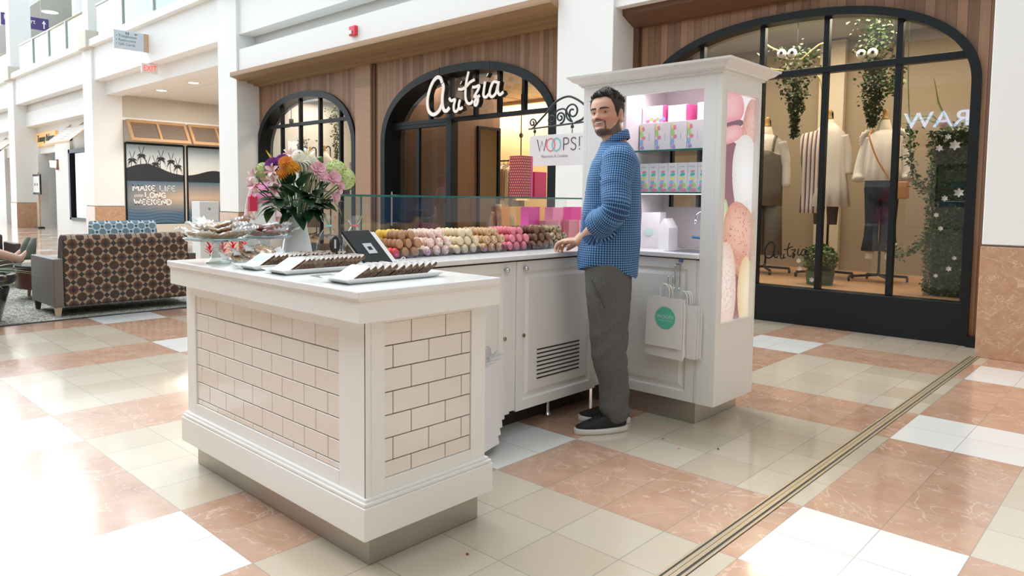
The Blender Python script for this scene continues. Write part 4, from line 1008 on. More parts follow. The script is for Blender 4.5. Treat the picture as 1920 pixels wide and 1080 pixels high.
    for v in me.vertices:
        p = v.co.copy(); bl = to_arm(p, ACL); brr = to_arm(p, ACR)
        arm = None
        if bl[0] < .092 and (p.y > .155 or p.z < 1.30 and bl[0] < .082 and p.y > .10): arm = bl
        elif brr[0] < .092 and (p.y < -.155 or p.z < 1.30 and brr[0] < .082 and p.y < -.10): arm = brr
        if arm:
            ref = Vector((1, 0, 0)); d = arm[3]; e1 = (ref - d * ref.dot(d)).normalized(); e2 = d.cross(e1)
            uv.append((math.atan2(arm[2].dot(e2), arm[2].dot(e1)) * .072, arm[1]))
            w_ = noise.noise(Vector((arm[1] * 26, uv[-1][0] * 7, 2.0))) * .006 * min(1, max(0, (arm[1] - .02) / .1))
        else:
            uv.append((math.atan2(p.y, p.x) * .165, p.z))
            w_ = noise.noise(Vector((p.x * 9 + p.z * 6, p.y * 9, p.z * 5 - p.x * 8))) * .008 + noise.noise(Vector((p.x * 3, p.y * 22, p.z * 3))) * .003
        newco += list(p + nrm_[v.index] * w_)
    me.vertices.foreach_set('co', newco); me.update()
    ul = me.uv_layers.new(name='weave'); flat = []
    for poly in me.polygons:
        q = [uv[i] for i in poly.vertices]
        u0 = q[0][0]; per = 2 * PI * (.165 if abs(max(a[0] for a in q) - min(a[0] for a in q)) > .5 else .072)
        for a in q:
            u = a[0]
            if u - u0 > per / 2: u -= per
            elif u0 - u > per / 2: u += per
            flat += [u, a[1]]
    ul.data.foreach_set('uv', flat)
    col = MB(); ro, ri = [], []
    n = 40
    for i in range(n + 1):
        a = .28 + (2 * PI - .56) * i / n; f = math.cos(a)
        cz = 1.502 + .033 * (-f); ro.append((a, cz))
    R = []
    for rad, dz in ((.062, -.010), (.060, .024), (.064, .031), (.071, .026), (.080, -.014), (.076, -.016)):
        R.append([Vector((-.012 + (rad * .98) * math.cos(a) + (0.012 if dz < 0.02 and rad > .07 and math.cos(a) > .5 else 0), rad * math.sin(a), cz + dz * (1.0 if math.cos(a) < .3 else .72) - (.022 if rad > .07 and dz < 0 and math.cos(a) > .6 else 0))) for a, cz in ro])
    col.loft(R, False, False)
    co = obj('collar', col, SHIRT, sh, world=False, smooth=True)
    co.data.uv_layers.new(name='weave'); cu_ = co.data.uv_layers['weave']
    for lp in co.data.loops:
        p = co.data.vertices[lp.vertex_index].co; cu_.data[lp.index].uv = (math.atan2(p.y, p.x + .012) * .08, p.z)
    for z in (1.475, 1.40, 1.32, 1.24, 1.16, 1.08, 1.0, .93):
        xf = interp([(.9, .168), (1.02, .163), (1.12, .150), (1.22, .138), (1.31, .126), (1.385, .108), (1.435, .082), (1.475, .064)], z)
        obj('button', MB().lathe([(.0045, 0), (.005, .001), (.004, .0022), (.0005, .002)], n=10, mat=Matrix.Translation((xf, 0, z)) @ Matrix.Rotation(PI / 2, 4, 'Y')), pmat('button_blue', (.10, .16, .25), .3), sh, world=False)
    # trousers
    t = MB()
    limb(t, [(.004, .078, .86), (.002, .076, .74), (-.006, .070, .55), (-.008, .064, .40), (-.036, .050, .26), (-.046, .042, .10)], [.118, .114, .099, .094, .078, .075], 24)
    limb(t, [(.004, -.085, .86), (.002, -.09, .74), (.0, -.095, .55), (.0, -.10, .40), (-.022, -.104, .26), (-.036, -.106, .115)], [.116, .112, .098, .092, .078, .074], 24)
    t.loft([sect((.0, 0), .108, .168, .74, 36), sect((.0, 0), .120, .178, .85, 36), sect((.002, 0), .118, .170, .95, 36)])
    tr = remesh('trousers', t, 0.007, TROUSERS, o, 4, 0.5)
    nrm_ = [v.normal.copy() for v in tr.data.vertices]; newco = []
    for v in tr.data.vertices:
        p = v.co; k = g(p.z - .42, .10) + g(p.z - .14, .07) * 1.3 + .35
        newco += list(p + nrm_[v.index] * (noise.noise(Vector((p.x * 7, p.y * 7, p.z * 17 + p.x * 14 + p.y * 6))) * .0085 * k))
    tr.data.vertices.foreach_set('co', newco); tr.data.update()
    obj('pocket_seam', MB().tube([(.075, .172, .80), (.050, .188, .76), (.020, .193, .70), (.0, .190, .66)], .0022, 6), pmat('trouser_seam', (.07, .065, .06), .9), tr, world=False)
    # shoes
    for nm, H, Tq in (('left', Vector((-.111, .018, 0)), Vector((.150, .157, 0))), ('right', Vector((-.117, -.107, 0)), Vector((.166, -.085, 0)))):
        d = (Tq - H); ln = d.length; d.normalize(); sdv = Vector((-d.y, d.x, 0))
        def foot(prof, z0, z1, shrink=0.0):
            def outline(z, kk=1.0):
                out = []
                for j in range(32):
                    a = 2 * PI * j / 32; c, s_ = math.cos(a), math.sin(a)
                    u = .5 + .5 * math.copysign(abs(c) ** .85, c); wd = (.036 + .014 * math.sin(min(1, u * 1.15) * PI * .62)) * kk
                    out.append(H + d * ((u - .5) * ln * (1 - shrink) + ln / 2) + sdv * (wd * math.copysign(abs(s_) ** .9, s_)) + Vector((0, 0, z)))
                return out
            return outline
        ol = foot(None, 0, 0); sm = MB().loft([ol(0.001, .92), ol(.006, 1.0), ol(.024, 1.02), ol(.030, .98)])
        ux = MB(); rings = []
        ol2 = foot(None, 0, 0, .04)
        for zz, kk in ((.026, .96), (.04, .96), (.055, .90), (.07, .82), (.085, .74), (.098, .68)):
            r_ = []
            for q in ol2(0, kk):
                u = (q - H).dot(d) / ln; top = interp([(0, .100), (.35, .105), (.5, .092), (.7, .066), (.88, .050), (1.0, .040)], u)
                z = min(zz, top) if zz <= top else top
                if zz > top: q = H + d * (q - H).dot(d) * 1.0 + sdv * (q - H).dot(sdv) * .6
                r_.append(Vector((q.x, q.y, z)))
            rings.append(r_)
        ux.loft(rings)
        so = obj('shoe', ux, pmat('black_canvas', (.012, .012, .013), .75), o, world=False, smooth=True, subsurf=1)
        obj('sole', sm, pmat('white_rubber', (.70, .68, .65), .6), so, world=False, smooth=True, bevel=.002)
        for kq in range(5):
            u = .42 + .07 * kq; zt = interp([(0, .102), (.35, .107), (.5, .094), (.7, .068), (.88, .052)], u) + .001
            c = H + d * ln * u; obj('lace', MB().tube([c + sdv * .024 + Vector((0, 0, zt - .010)), c + Vector((0, 0, zt + .003)), c - sdv * .024 + Vector((0, 0, zt - .010))], .0022, 6), pmat('black_lace', (.02, .02, .02), .8), so, world=False)
        obj('heel_tab', MB().box(-.004, .004, -.003, .003, 0, .012), pmat('white_rubber', (.70, .68, .65), .6), so, world=False).location = H + d * .09 + sdv * .040 + Vector((0, 0, .06))
    return o
def _shirt(nt, tc):
    uv = N(nt, 'UVMap', uv_map='weave'); sp = N(nt, 'SeparateXYZ'); nt.links.new(uv.outputs[0], sp.inputs[0])
    P = 0.0118
    a = mathn(nt, 'LESS_THAN', mathn(nt, 'FRACT', mathn(nt, 'DIVIDE', sp.outputs[0], P)), 0.5)
    b = mathn(nt, 'LESS_THAN', mathn(nt, 'FRACT', mathn(nt, 'DIVIDE', sp.outputs[1], P)), 0.5)
    s = mathn(nt, 'ADD', a, b)
    c = mixc(nt, mathn(nt, 'GREATER_THAN', s, 0.5), (0.17, 0.36, 0.60), (0.035, 0.125, 0.31))
    return mixc(nt, mathn(nt, 'GREATER_THAN', s, 1.5), c, (0.008, 0.020, 0.055))
SHIRT = nodes_mat('blue_check_cloth', _shirt, 0.8)
def _trs(nt, tc):
    n1 = N(nt, 'TexNoise'); n1.inputs['Scale'].default_value = 230; nt.links.new(tc.outputs['Object'], n1.inputs['Vector'])
    return mixc(nt, n1.outputs['Fac'], (0.028, 0.028, 0.028), (0.19, 0.187, 0.18))
TROUSERS = nodes_mat('grey_melange_cloth', _trs, 0.85)
man()
# ------------------------------------------------------------------ macarons in clear boxes
D_ = 0.047; R_ = D_ / 2; CZ = 0.9203
def macaron_proto(name, shell, fill, label, group, bumpy=0.0, stripes=None):
    mb = MB()
    for s in (1, -1):
        prof = [(0.001, 0.0155), (0.0085, 0.0148), (0.0145, 0.0128), (0.0190, 0.0098), (0.0212, 0.0070), (0.0218, 0.0054), (0.0234, 0.0048), (0.0230, 0.0034), (0.001, 0.0029)]
        q = Matrix.Rotation(PI / 2, 4, 'Y')
        mb.lathe([(r, s * z) for r, z in prof], n=20, mat=q)
    o = obj(name, mb, shell, world=False, smooth=True, auto=60)
    obj('filling', MB().lathe([(0.001, -0.0029), (0.0195, -0.0029), (0.0202, 0), (0.0195, 0.0029), (0.001, 0.0029)], n=20, mat=Matrix.Rotation(PI / 2, 4, 'Y')), fill, o, world=False, smooth=True)
    tagp(o, label, 'macaron', group); index_kids(o)
    return o
def mshell(name, c, drizzle=None, speck=None, v=0.12):
    def b(nt, tc):
        oi = N(nt, 'ObjectInfo')
        col = mixc(nt, oi.outputs['Random'], c, tuple(x * (1 - v) for x in c))
        nz = N(nt, 'TexNoise'); nz.inputs['Scale'].default_value = 60; nt.links.new(tc.outputs['Object'], nz.inputs['Vector'])
        if speck: col = mixc(nt, mathn(nt, 'GREATER_THAN', nz.outputs['Fac'], 0.56), col, speck)
        if drizzle:
            wv = N(nt, 'TexWave'); wv.inputs['Scale'].default_value = 38; wv.inputs['Distortion'].default_value = 2.5; nt.links.new(tc.outputs['Object'], wv.inputs['Vector'])
            col = mixc(nt, mathn(nt, 'GREATER_THAN', wv.outputs['Fac'], 0.72), col, drizzle)
        return col
    return nodes_mat(name, b, 0.55, bump=0.15, bump_scale=300)
BOX = glass('clear_acrylic', (0.93, 0.94, 0.98), 1.0)
MAC = [
 ('toffee', (0.50, 0.26, 0.13), None, None, (0.45, 0.25, 0.12), 'toffee brown', (0.30, 0.14, 0.07)),
 ('strawberry cream', (0.86, 0.47, 0.40), (0.90, 0.78, 0.70), (0.93, 0.74, 0.60), (0.85, 0.6, 0.55), 'peach and strawberry mottled', None),
 ('vanilla', (0.86, 0.70, 0.46), None, None, (0.88, 0.80, 0.62), 'pale cream', None),
 ('caramel', (0.56, 0.32, 0.16), (0.78, 0.55, 0.32), None, (0.70, 0.50, 0.30), 'caramel tan drizzled', None),
 ('raspberry', (0.82, 0.24, 0.30), None, None, (0.72, 0.16, 0.22), 'raspberry pink', None),
 ('chocolate', (0.20, 0.085, 0.04), None, None, (0.12, 0.05, 0.03), 'dark chocolate brown', None),
 ('cookie', (0.50, 0.38, 0.20), None, (0.10, 0.06, 0.03), (0.70, 0.6, 0.45), 'speckled golden', None)]
YEL = None
for k, (nm, c, dz_, sp_, fc, words_, d2) in enumerate(MAC):
    y0 = 2.025 + 0.192 * k; xf = -2.625 - (0.03 if k == 6 else 0); dep = 0.24
    t = thing('macaron_box', {0: 'clear acrylic box of toffee brown and yellow macarons next to the tablet', 1: 'clear acrylic box of peach mottled macarons between toffee and cream ones', 2: 'clear acrylic box of pale cream macarons', 3: 'clear acrylic box of caramel tan drizzled macarons', 4: 'clear acrylic box of raspberry pink macarons', 5: 'clear acrylic box of dark chocolate macarons', 6: "clear acrylic box of speckled golden macarons behind the man's hand"}[k], 'box', (xf - dep / 2, y0 + 0.092, CZ), 0, 'clear boxes of macarons')
    w_ = 0.172; ya = y0 + 0.002
    b = MB().box(xf - dep, xf, ya, ya + w_, CZ, CZ + 0.002)
    b.box(xf - 0.0015, xf, ya, ya + w_, CZ + 0.002, CZ + 0.036).box(xf - dep, xf - dep + 0.0015, ya, ya + w_, CZ + 0.002, CZ + 0.036)
    b.box(xf - dep + 0.0016, xf - 0.0016, ya, ya + 0.0015, CZ + 0.002, CZ + 0.036).box(xf - dep + 0.0016, xf - 0.0016, ya + w_ - 0.0015, ya + w_, CZ + 0.002, CZ + 0.036)
    obj('tray', b, BOX, t)
    rs = MB().box(xf - dep + 0.004, xf - 0.105, ya + 0.004, ya + w_ - 0.004, CZ + 0.0025, CZ + 0.042).box(xf - dep + 0.004, xf - 0.160, ya + 0.008, ya + w_ - 0.008, CZ + 0.0421, CZ + 0.078)
    obj('riser', rs, pmat('white_riser', (0.8, 0.8, 0.8), 0.4), t)
    if k in (1, 3, 0): obj('price_sticker', MB().box(xf + 0.0001, xf + 0.0006, ya + 0.004, ya + 0.018, CZ + 0.016, CZ + 0.026), pmat('violet_sticker', (0.45, 0.12, 0.55), 0.5), t)
    sm = mshell(nm.replace(' ', '_') + '_shell', c, dz_, sp_); fm = pmat(nm.replace(' ', '_') + '_cream', fc, 0.6)
    lab = {0: 'toffee brown macaron piled in the box next to the tablet'}.get(k, '%s macaron piled in the %s box' % (words_, {1: 'second', 2: 'third', 3: 'fourth', 4: 'fifth', 5: 'sixth', 6: 'seventh'}.get(k, '') + ' clear'))
    pr = macaron_proto('macaron', sm, fm, lab, '%s macarons' % words_)
    py = None
    if k == 0:
        py = macaron_proto('macaron', mshell('lemon_shell', (0.90, 0.58, 0.07)), pmat('lemon_cream', (0.9, 0.7, 0.3), .6), 'lemon yellow macaron behind the toffee brown ones', 'lemon yellow macarons')
        prd = macaron_proto('macaron', mshell('red_shell', (0.80, 0.07, 0.06)), pmat('red_cream', (0.7, 0.1, 0.1), .6), 'bright red macaron at the tablet side of the toffee box', 'bright red macarons')
    lays = [(3, 3, 0.0, 0.0), (3, 5, 0.5, -0.010), (2, 6, 0.5, -0.030)]
    first = {}
    for L, (n, m_, oy, ox) in enumerate(lays):
        for j in range(n):
            yc = y0 + 0.080 + (j - (n - 1) / 2 + oy) * 0.056
            for i in range(m_):
                x = xf - 0.022 + ox - i * 0.0335; z = CZ + 0.0025 + R_ + L * 0.0385
                p = pr
                if k == 0:
                    if L == 2 and i > 2: p = py
                    elif L == 0 and j == 0 and i < 2: p = prd
                a = p if p.name not in first else dup(p)
                first[p.name] = 1
                jx = 0.0
                a.location = (x, yc + rnd.uniform(-.003, .003), z + rnd.uniform(0, .003))
                a.rotation_euler = (rnd.uniform(0, 6.28), -.30 + rnd.uniform(-.16, .16), .22 + rnd.uniform(-.22, .22))
# ------------------------------------------------------------------ trays of wrapped chocolate slabs
PORC = pmat('white_porcelain', (0.80, 0.81, 0.81), 0.15)
CELLO = glass('cellophane', (0.985, 0.985, 0.985), 1.6)
CHOC = pmat('chocolate_slab', (0.075, 0.038, 0.022), 0.45, noise_amt=.6, noise_scale=70, subcol=(0.30, 0.18, 0.09))
WRAPW = pmat('clear_wrapper_glints', (0.40, 0.33, 0.27), 0.2, noise_amt=.8, noise_scale=38, subcol=(.075, .045, .03)); WRAPF = pmat('white_wrapper', (0.82, 0.80, 0.76), 0.25)  # first one: clear film, slab brown and pale highlights mixed into its colour
MINT = pmat('mint_label', (0.42, 0.78, 0.68), 0.5)
def plate(x0, x1, y0, y1, label, z=0.92):
    t = thing('serving_tray', label, 'tray', ((x0 + x1) / 2, (y0 + y1) / 2, z + .0003), 0, 'porcelain cookie trays')
    m_ = MB()
    def r4(d, zz): return [(x0 - d, y0 - d * 1.6, zz), (x1 + d, y0 - d * 1.6, zz), (x1 + d, y1 + d * 1.6, zz), (x0 - d, y1 + d * 1.6, zz)]
    m_.loft([r4(-.012, z + .0003), r4(-.006, z + .003), r4(.010, z + .019), r4(.008, z + .020), r4(-.006, z + .007), r4(-.012, z + .006)])
    obj('dish', m_, PORC, t, bevel=.0015)
    return t
def slab_proto(label, group, fill=CHOC, top=WRAPW, rw=.054, th=.0105, redtop=False, lab=True):
    """wrapped slab standing on its lower edge, leaning towards +y; local origin at the lower edge"""
    t = thing('wrapped_cookie', label, 'cookie', (0, 0, 0), 0, group)
    q = Matrix.Rotation(math.radians(-60), 4, 'X')
    def sl(w_, h, d0, d1, z0):
        m_ = MB(); rr = .010
        pts = []
        for cx, cz, a in ((w_ - rr, h - rr, 0), (-w_ + rr, h - rr, PI / 2), (-w_ + rr, z0 + rr, PI), (w_ - rr, z0 + rr, 1.5 * PI)):
            for i in range(5): pts.append((cx + rr * math.cos(a + i * PI / 8), cz + rr * math.sin(a + i * PI / 8)))
        m_.prism(pts, 1, d0, d1); m_.v = [tuple(q @ Vector(p)) for p in m_.v]; return m_
    obj('slab', sl(rw, .095, .0, th, .0), fill, t, world=False, bevel=.001)
    obj('wrapper_front', sl(rw + .0005, .0955, -.0018, -.0008, -.0), top, t, world=False)
    if lab: obj('label', sl(rw * .75, .075, -.0026, -.0019, .045), MINT if not redtop else pmat('red_white_print', (0.75, 0.45, 0.42), .4, noise_amt=.6, noise_scale=70, subcol=(.85, .83, .8)), t, world=False)
    index_kids(t)
    return t
for (x0, x1, y0, y1, n, lab, clab, red, grp) in (
    (-2.665, -2.535, 1.300, 1.72, 18, 'white porcelain tray holding the longest row of leaning wrapped chocolate slabs', 'wrapped chocolate slab leaning in the longest row, on the tray beside the cake stand', False, 'chocolate slabs in the long row'),
    (-2.445, -2.315, 1.300, 1.66, 14, 'white porcelain tray in the middle, with a clear card holder at its side', 'wrapped chocolate slab leaning on the middle porcelain tray', False, 'chocolate slabs on the middle tray'),
    (-2.062, -1.932, 1.305, 1.70, 11, 'white porcelain tray of red and white wrapped slabs in front of the tablet', 'red and white wrapped slab leaning on the tray in front of the tablet', True, 'red and white slabs on the near tray')):
    plate(x0, x1, y0, y1, lab)
    f_ = slab_proto(clab.replace('wrapped slab leaning', 'wrapped slab leaning first').replace('wrapped chocolate slab leaning', 'white-labelled slab leaning first') , grp, top=WRAPF, redtop=red)
    p = slab_proto(clab, grp, redtop=red, lab=red)
    for i in range(n):
        a = f_ if i == 0 else (p if i == 1 else dup(p))
        a.location = ((x0 + x1) / 2 + rnd.uniform(-.004, .004), y0 + .012 + i * (y1 - y0 - .10) / (n - 1), .9275)
        a.rotation_euler = (rnd.uniform(-.05, .03), 0, rnd.uniform(-.05, .05))
# ------------------------------------------------------------------ glass cake stands with wrapped cookies
STANDG = glass('stand_glass', (0.86, 0.92, 0.92), 2.2)
def cake_stand(c, r, h, label):
    t = thing('cake_stand', label, 'cake stand', (c[0], c[1], .9202), 0, 'glass cake stands')
    obj('pedestal', MB().lathe([(.052, 0), (.050, .006), (.030, .020), (.022, .05), (.026, h - .02), (.045, h - .006)], (c[0], c[1], .9202), 28), STANDG, t, smooth=True)
    obj('plate', MB().lathe([(.03, h - .006), (r - .006, h - .004), (r, h + .006), (r - .004, h + .008), (r - .012, h + .002), (.02, h)], (c[0], c[1], .9202), 44), STANDG, t, smooth=True)
    obj('rim', MB().tube([(c[0] + r * math.cos(a), c[1] + r * math.sin(a), .9202 + h + .006) for a in [2 * PI * i / 44 for i in range(44)]], .0028, 6, close=True), pmat('blue_glass_rim', (0.30, 0.52, 0.56), .1), t, smooth=True)
    return t
CK = pmat('oat_cookie', (0.74, 0.48, 0.27), 0.8, noise_amt=.5, noise_scale=120, bump=.5, bump_scale=150)
CK2 = pmat('pink_cookie', (0.62, 0.30, 0.24), 0.8, noise_amt=.4, noise_scale=120)
CELLOW = pmat('cellophane_highlight', (0.86, 0.87, 0.88), .12)  # ends of clear wrap, coloured white for the highlights on their crumples
def cookie_proto(label, group, mat_=CK):
    o = obj('wrapped_biscuit', MB().lathe([(.001, -.006), (.034, -.006), (.040, -.002), (.040, .003), (.034, .007), (.001, .008)], n=22), mat_, world=False, smooth=True)
    m_ = MB(); rings = []
    for rr_, zz in ((.030, -.008), (.046, -.007), (.060, .000), (.050, .007), (.034, .010), (.002, .0105)):
        rings.append([Vector((rr_ * (1 + .22 * noise.noise(Vector((math.cos(a) * 2, math.sin(a) * 2, zz * 90)))) * math.cos(a) * 1.15, rr_ * (1 + .22 * noise.noise(Vector((math.cos(a) * 3, math.sin(a) * 3, 4 + zz * 90)))) * math.sin(a), zz + .004 * noise.noise(Vector((a * 3, rr_ * 50, 1))))) for a in [2 * PI * j / 24 for j in range(24)]])
    m_.loft(rings, False)
    obj('cellophane', m_, CELLO, o, world=False)
    for sg in (1, -1):
        fr_ = MB(); vs = []
        for i in range(7):
            y = -.030 + .010 * i; vs += [(sg * .050, y * .7, .002 * (-1) ** i), (sg * .082, y * 1.2, .006 * (-1) ** i + .004)]
        fr_.add(vs, [(2 * i, 2 * i + 1, 2 * i + 3, 2 * i + 2) for i in range(6)])
        obj('wrapper_end', fr_, CELLOW, o, world=False)
    tagp(o, label, 'cookie', group); index_kids(o)
    return o
c1 = (-2.945, 1.350); c2 = (-3.02, 1.60)
cake_stand(c1, .132, .098, 'glass cake stand heaped with oat cookies at the outer end of the counter')
cake_stand(c2, .118, .098, 'glass cake stand half hidden behind the white vase')
p = cookie_proto('oat cookie in clear cellophane heaped on the cake stand at the counter end', 'oat cookies on the outer cake stand')
k = 0
for ring, n, r_, z in ((0, 8, .086, .0), (1, 5, .045, .020), (2, 2, .025, .040)):
    for i in range(n):
        a = p if k == 0 else dup(p); k += 1; an = 2 * PI * i / n + .3 * ring
        a.location = (c1[0] + r_ * math.cos(an), c1[1] + r_ * math.sin(an), .9202 + .098 + .020 + z)
        a.rotation_euler = (rnd.uniform(-.12, .12), -.30 + rnd.uniform(-.1, .1), an + rnd.uniform(-.3, .3))
p = cookie_proto('reddish cookie in clear cellophane on the cake stand behind the vase', 'cookies on the cake stand behind the vase', CK2); k = 0
for ring, n, r_, z in ((0, 6, .074, .0), (1, 4, .042, .020)):
    for i in range(n):
        a = p if k == 0 else dup(p); k += 1; an = 2 * PI * i / n + .5 * ring
        a.location = (c2[0] + r_ * math.cos(an), c2[1] + r_ * math.sin(an), .9202 + .098 + .020 + z)
        a.rotation_euler = (rnd.uniform(-.12, .12), -.25, an)
plate(-2.845, -2.775, 1.37, 1.53, 'small white porcelain tray under loose cookies beside the cake stand')
p = cookie_proto('oat cookie in cellophane lying on the small tray below the cake stand', 'oat cookies on the small tray')
for i in range(3):
    a = p if i == 0 else dup(p); a.location = (-2.81, 1.385 + .05 * i, .946 + .014 * i); a.rotation_euler = (.35, .1, 1.4)
# cellophane gift bags of brown cookies
def gift_bag(c, label, bow):
    t = thing('cookie_gift_bag', label, 'gift bag', (c[0], c[1], .9203), 0, 'cellophane gift bags')
    z0 = .9203
    def sq(hx, z, tw=0.0):
        return [(c[0] + hx * (1 + .18 * noise.noise(Vector((a * 2.3, z * 20, c[0] * 9)))) * math.cos(a + tw), c[1] + hx * (1 + .18 * noise.noise(Vector((a * 2, z * 30, 7)))) * math.sin(a + tw), z) for a in [2 * PI * j / 20 for j in range(20)]]
    obj('cellophane', MB().loft([sq(.048, z0 + .001), sq(.055, z0 + .04), sq(.052, z0 + .085), sq(.030, z0 + .125), sq(.012, z0 + .150), sq(.030, z0 + .175), sq(.038, z0 + .195)], False), CELLO, t)
    for i in range(3):
        for j in range(2):
            q = Matrix.Translation((c[0] - .024 + .024 * i, c[1] + .010 * j, z0 + .036 + .0 * j)) @ Matrix.Rotation(PI / 2 - .2 * j, 4, 'X') @ Matrix.Rotation(.5, 4, 'Y')
            obj('cookie', MB().lathe([(.001, -.005), (.028, -.005), (.032, 0), (.028, .006), (.001, .007)], n=18, mat=q), pmat('brown_cookie', (0.26, 0.13, 0.06), .8, noise_amt=.5, noise_scale=100), t, smooth=True)
    obj('ribbon', MB().tube([(c[0] + .014 * math.cos(a), c[1] + .014 * math.sin(a), z0 + .150) for a in [2 * PI * i / 16 for i in range(16)]], .004, 6, close=True), bow, t)
gift_bag((-2.86, 1.83), 'cellophane bag of brown cookies tied with ribbon between vase and tablet', MINT)
gift_bag((-2.80, 1.93), 'cellophane bag of cookies right behind the black tablet', PK)
# ------------------------------------------------------------------ tablet on a white stand
t = thing('tablet_stand', 'black tablet on a sloping white card reader stand, seen from behind', 'tablet', (-2.47, 1.80, .9202))
B0, B1, T0, T1 = Vector((-2.402, 1.722, .924)), Vector((-2.432, 1.905, .924)), Vector((-2.545, 1.695, 1.064)), Vector((-2.565, 1.880, 1.050))
ex = (B1 - B0).normalized(); ey = ((T0 + T1) / 2 - (B0 + B1) / 2); hh = ey.length; ey.normalize(); ez = ex.cross(ey).normalized(); ww = (B1 - B0).length
if ez.x < 0: ez = -ez
Mt = Matrix((ex, ey, ez)).transposed().to_4x4(); Mt.translation = (B0 + B1) / 2
def slabbox(x0, x1, y0, y1, z0, z1):
    b = MB().box(x0, x1, y0, y1, z0, z1); b.v = [tuple(Mt @ Vector(p)) for p in b.v]; return b
obj('stand', slabbox(-ww / 2, ww / 2, 0.0, hh, -.022, -.006), pmat('white_stand', (.76, .76, .75), .35), t, bevel=.004)
obj('tablet', slabbox(-ww / 2 - .012, ww / 2 - .042, -.004, hh + .002, -.0055, .006), pmat('black_tablet', (.010, .011, .013), .5, spec=.3), t, bevel=.004)
rp = obj('reader_plate', slabbox(-.048, .002, hh * .30, hh * .60, .0061, .0078), pmat('silver_plate', (.62, .63, .64), .3, .5), t)
obj('emblem', slabbox(-.034, -.012, hh * .40, hh * .50, .0079, .0084), pmat('black_tablet', (.010, .011, .013), .5, spec=.3), rp)
obj('foot', MB().box(-2.60, -2.43, 1.74, 1.90, .9203, .930), pmat('white_stand', (.76, .76, .75), .35), t, bevel=.003)
obj('strut', MB().prism([(-2.57, .93), (-2.545, .93), (-2.50, .985), (-2.515, .995)], 1, 1.79, 1.84), pmat('white_stand', (.76, .76, .75), .35), t)
cr = thing('card_reader', 'black card reader with a pale slot hanging on a cable beside the tablet', 'card reader', (-2.56, 1.66, .93))
obj('housing', MB().prism([(x, z) for x, z in [(1.645 + .022 * math.cos(a), 1.008 + .036 * math.sin(a)) for a in [2 * PI * i / 20 for i in range(20)]]], 0, -2.535, -2.518), pmat('black_plastic', (.015, .015, .016), .4), cr, bevel=.003)
obj('slot', MB().box(-2.5178, -2.5170, 1.638, 1.646, .992, 1.028), pmat('pale_slot', (.7, .7, .7), .4), cr)
obj('cable', MB().tube(catmull([(-2.526, 1.655, .974), (-2.52, 1.662, .955), (-2.50, 1.668, .938), (-2.49, 1.672, .925), (-2.51, 1.69, .9235), (-2.54, 1.72, .9235)], 6), .0035, 8), pmat('black_plastic', (.015, .015, .016), .4), cr, smooth=True)
cb = MB().tube(catmull([(-2.43, 1.905, .935), (-2.45, 1.94, .945), (-2.47, 1.965, .935), (-2.50, 1.97, .924), (-2.56, 1.96, .923)], 6), .002, 6)
tagp(obj('power_cable', cb, pmat('white_cable', (.7, .7, .7), .4), smooth=True), 'thin pale cable looping from the tablet stand on the counter', 'cable')
ch = thing('card_holder', 'clear acrylic card holder standing beside the middle cookie tray', 'card holder', (-2.21, 1.40, .9202))
obj('clear_foot', MB().box(-2.245, -2.165, 1.36, 1.44, .9203, .9225), STANDG, ch)
q = Matrix.Translation((-2.232, 1.40, .9226)) @ Matrix.Rotation(-.45, 4, 'Y') @ Matrix.Rotation(.2, 4, 'Z')
obj('clear_card', MB().obox(q, .003, .05, .062), CELLO, ch)
# ------------------------------------------------------------------ pink gift boxes at the sneeze guard
def gbox(x, y, z, sx, sy, sz, label, front, side, rz=0.0, grp=None, pattern=None):
    t = thing('gift_box', label, 'gift box', (x, y, z), rz, grp)
    obj('box_body', MB().box(-sx / 2, sx / 2, -sy / 2, sy / 2, 0, sz * .995), front, t, world=False, bevel=.001)
    obj('box_end', MB().box(-sx / 2 + .001, sx / 2 + .0008, sy / 2 - .012, sy / 2 + .0008, .001, sz - .001), side, t, world=False)
    return t
PKM = pmat('magenta_card', (0.80, 0.11, 0.38), .45); PKL = pmat('rose_card', (0.82, 0.30, 0.46), .45); PKD = pmat('dusty_pink_card', (0.58, 0.24, 0.27), .5); CRIM = pmat('crimson_card', (0.62, 0.05, 0.12), .45); PKP = pmat('pale_pink_card', (0.86, 0.62, 0.72), .45)
def _dots(nt, tc):
    mp = N(nt, 'Mapping'); mp.inputs['Scale'].default_value = (60, 60, 60); nt.links.new(tc.outputs['Object'], mp.inputs['Vector'])
    sp = N(nt, 'SeparateXYZ'); nt.links.new(mp.outputs[0], sp.inputs[0])
    row = mathn(nt, 'FLOOR', sp.outputs[2]); sh = mathn(nt, 'MULTIPLY', mathn(nt, 'FLOORED_MODULO', row, 2.0), 0.5)
    h = mathn(nt, 'ADD', mathn(nt, 'ADD', sp.outputs[1], sp.outputs[0]), sh)
    a = mathn(nt, 'SUBTRACT', mathn(nt, 'FRACT', h), .5); b = mathn(nt, 'SUBTRACT', mathn(nt, 'FRACT', sp.outputs[2]), .5)
    d = mathn(nt, 'ADD', mathn(nt, 'MULTIPLY', a, a), mathn(nt, 'MULTIPLY', b, b))
    return mixc(nt, mathn(nt, 'LESS_THAN', d, .075), (0.40, 0.02, 0.07), (0.62, 0.42, 0.16))
DOTS = nodes_mat('gold_dotted_card', _dots, .4)
gbox(-3.02, 3.315, 1.2145, .10, .105, .255, 'tall crimson gift box with gold dots on top of the glass guard', DOTS, PKM)
gbox(-3.02, 3.445, 1.2145, .10, .11, .16, 'plain crimson gift box on the glass guard beside the dotted one', CRIM, CRIM)
gbox(-2.98, 3.36, .9203, .07, .10, .235, 'bright magenta box, leftmost of the tall ones behind the speckled macarons', PKM, PKM)
gbox(-2.98, 3.60, .9203, .07, .115, .232, 'tall rose pink box with orange edge standing behind the hand', PKL, PKM)
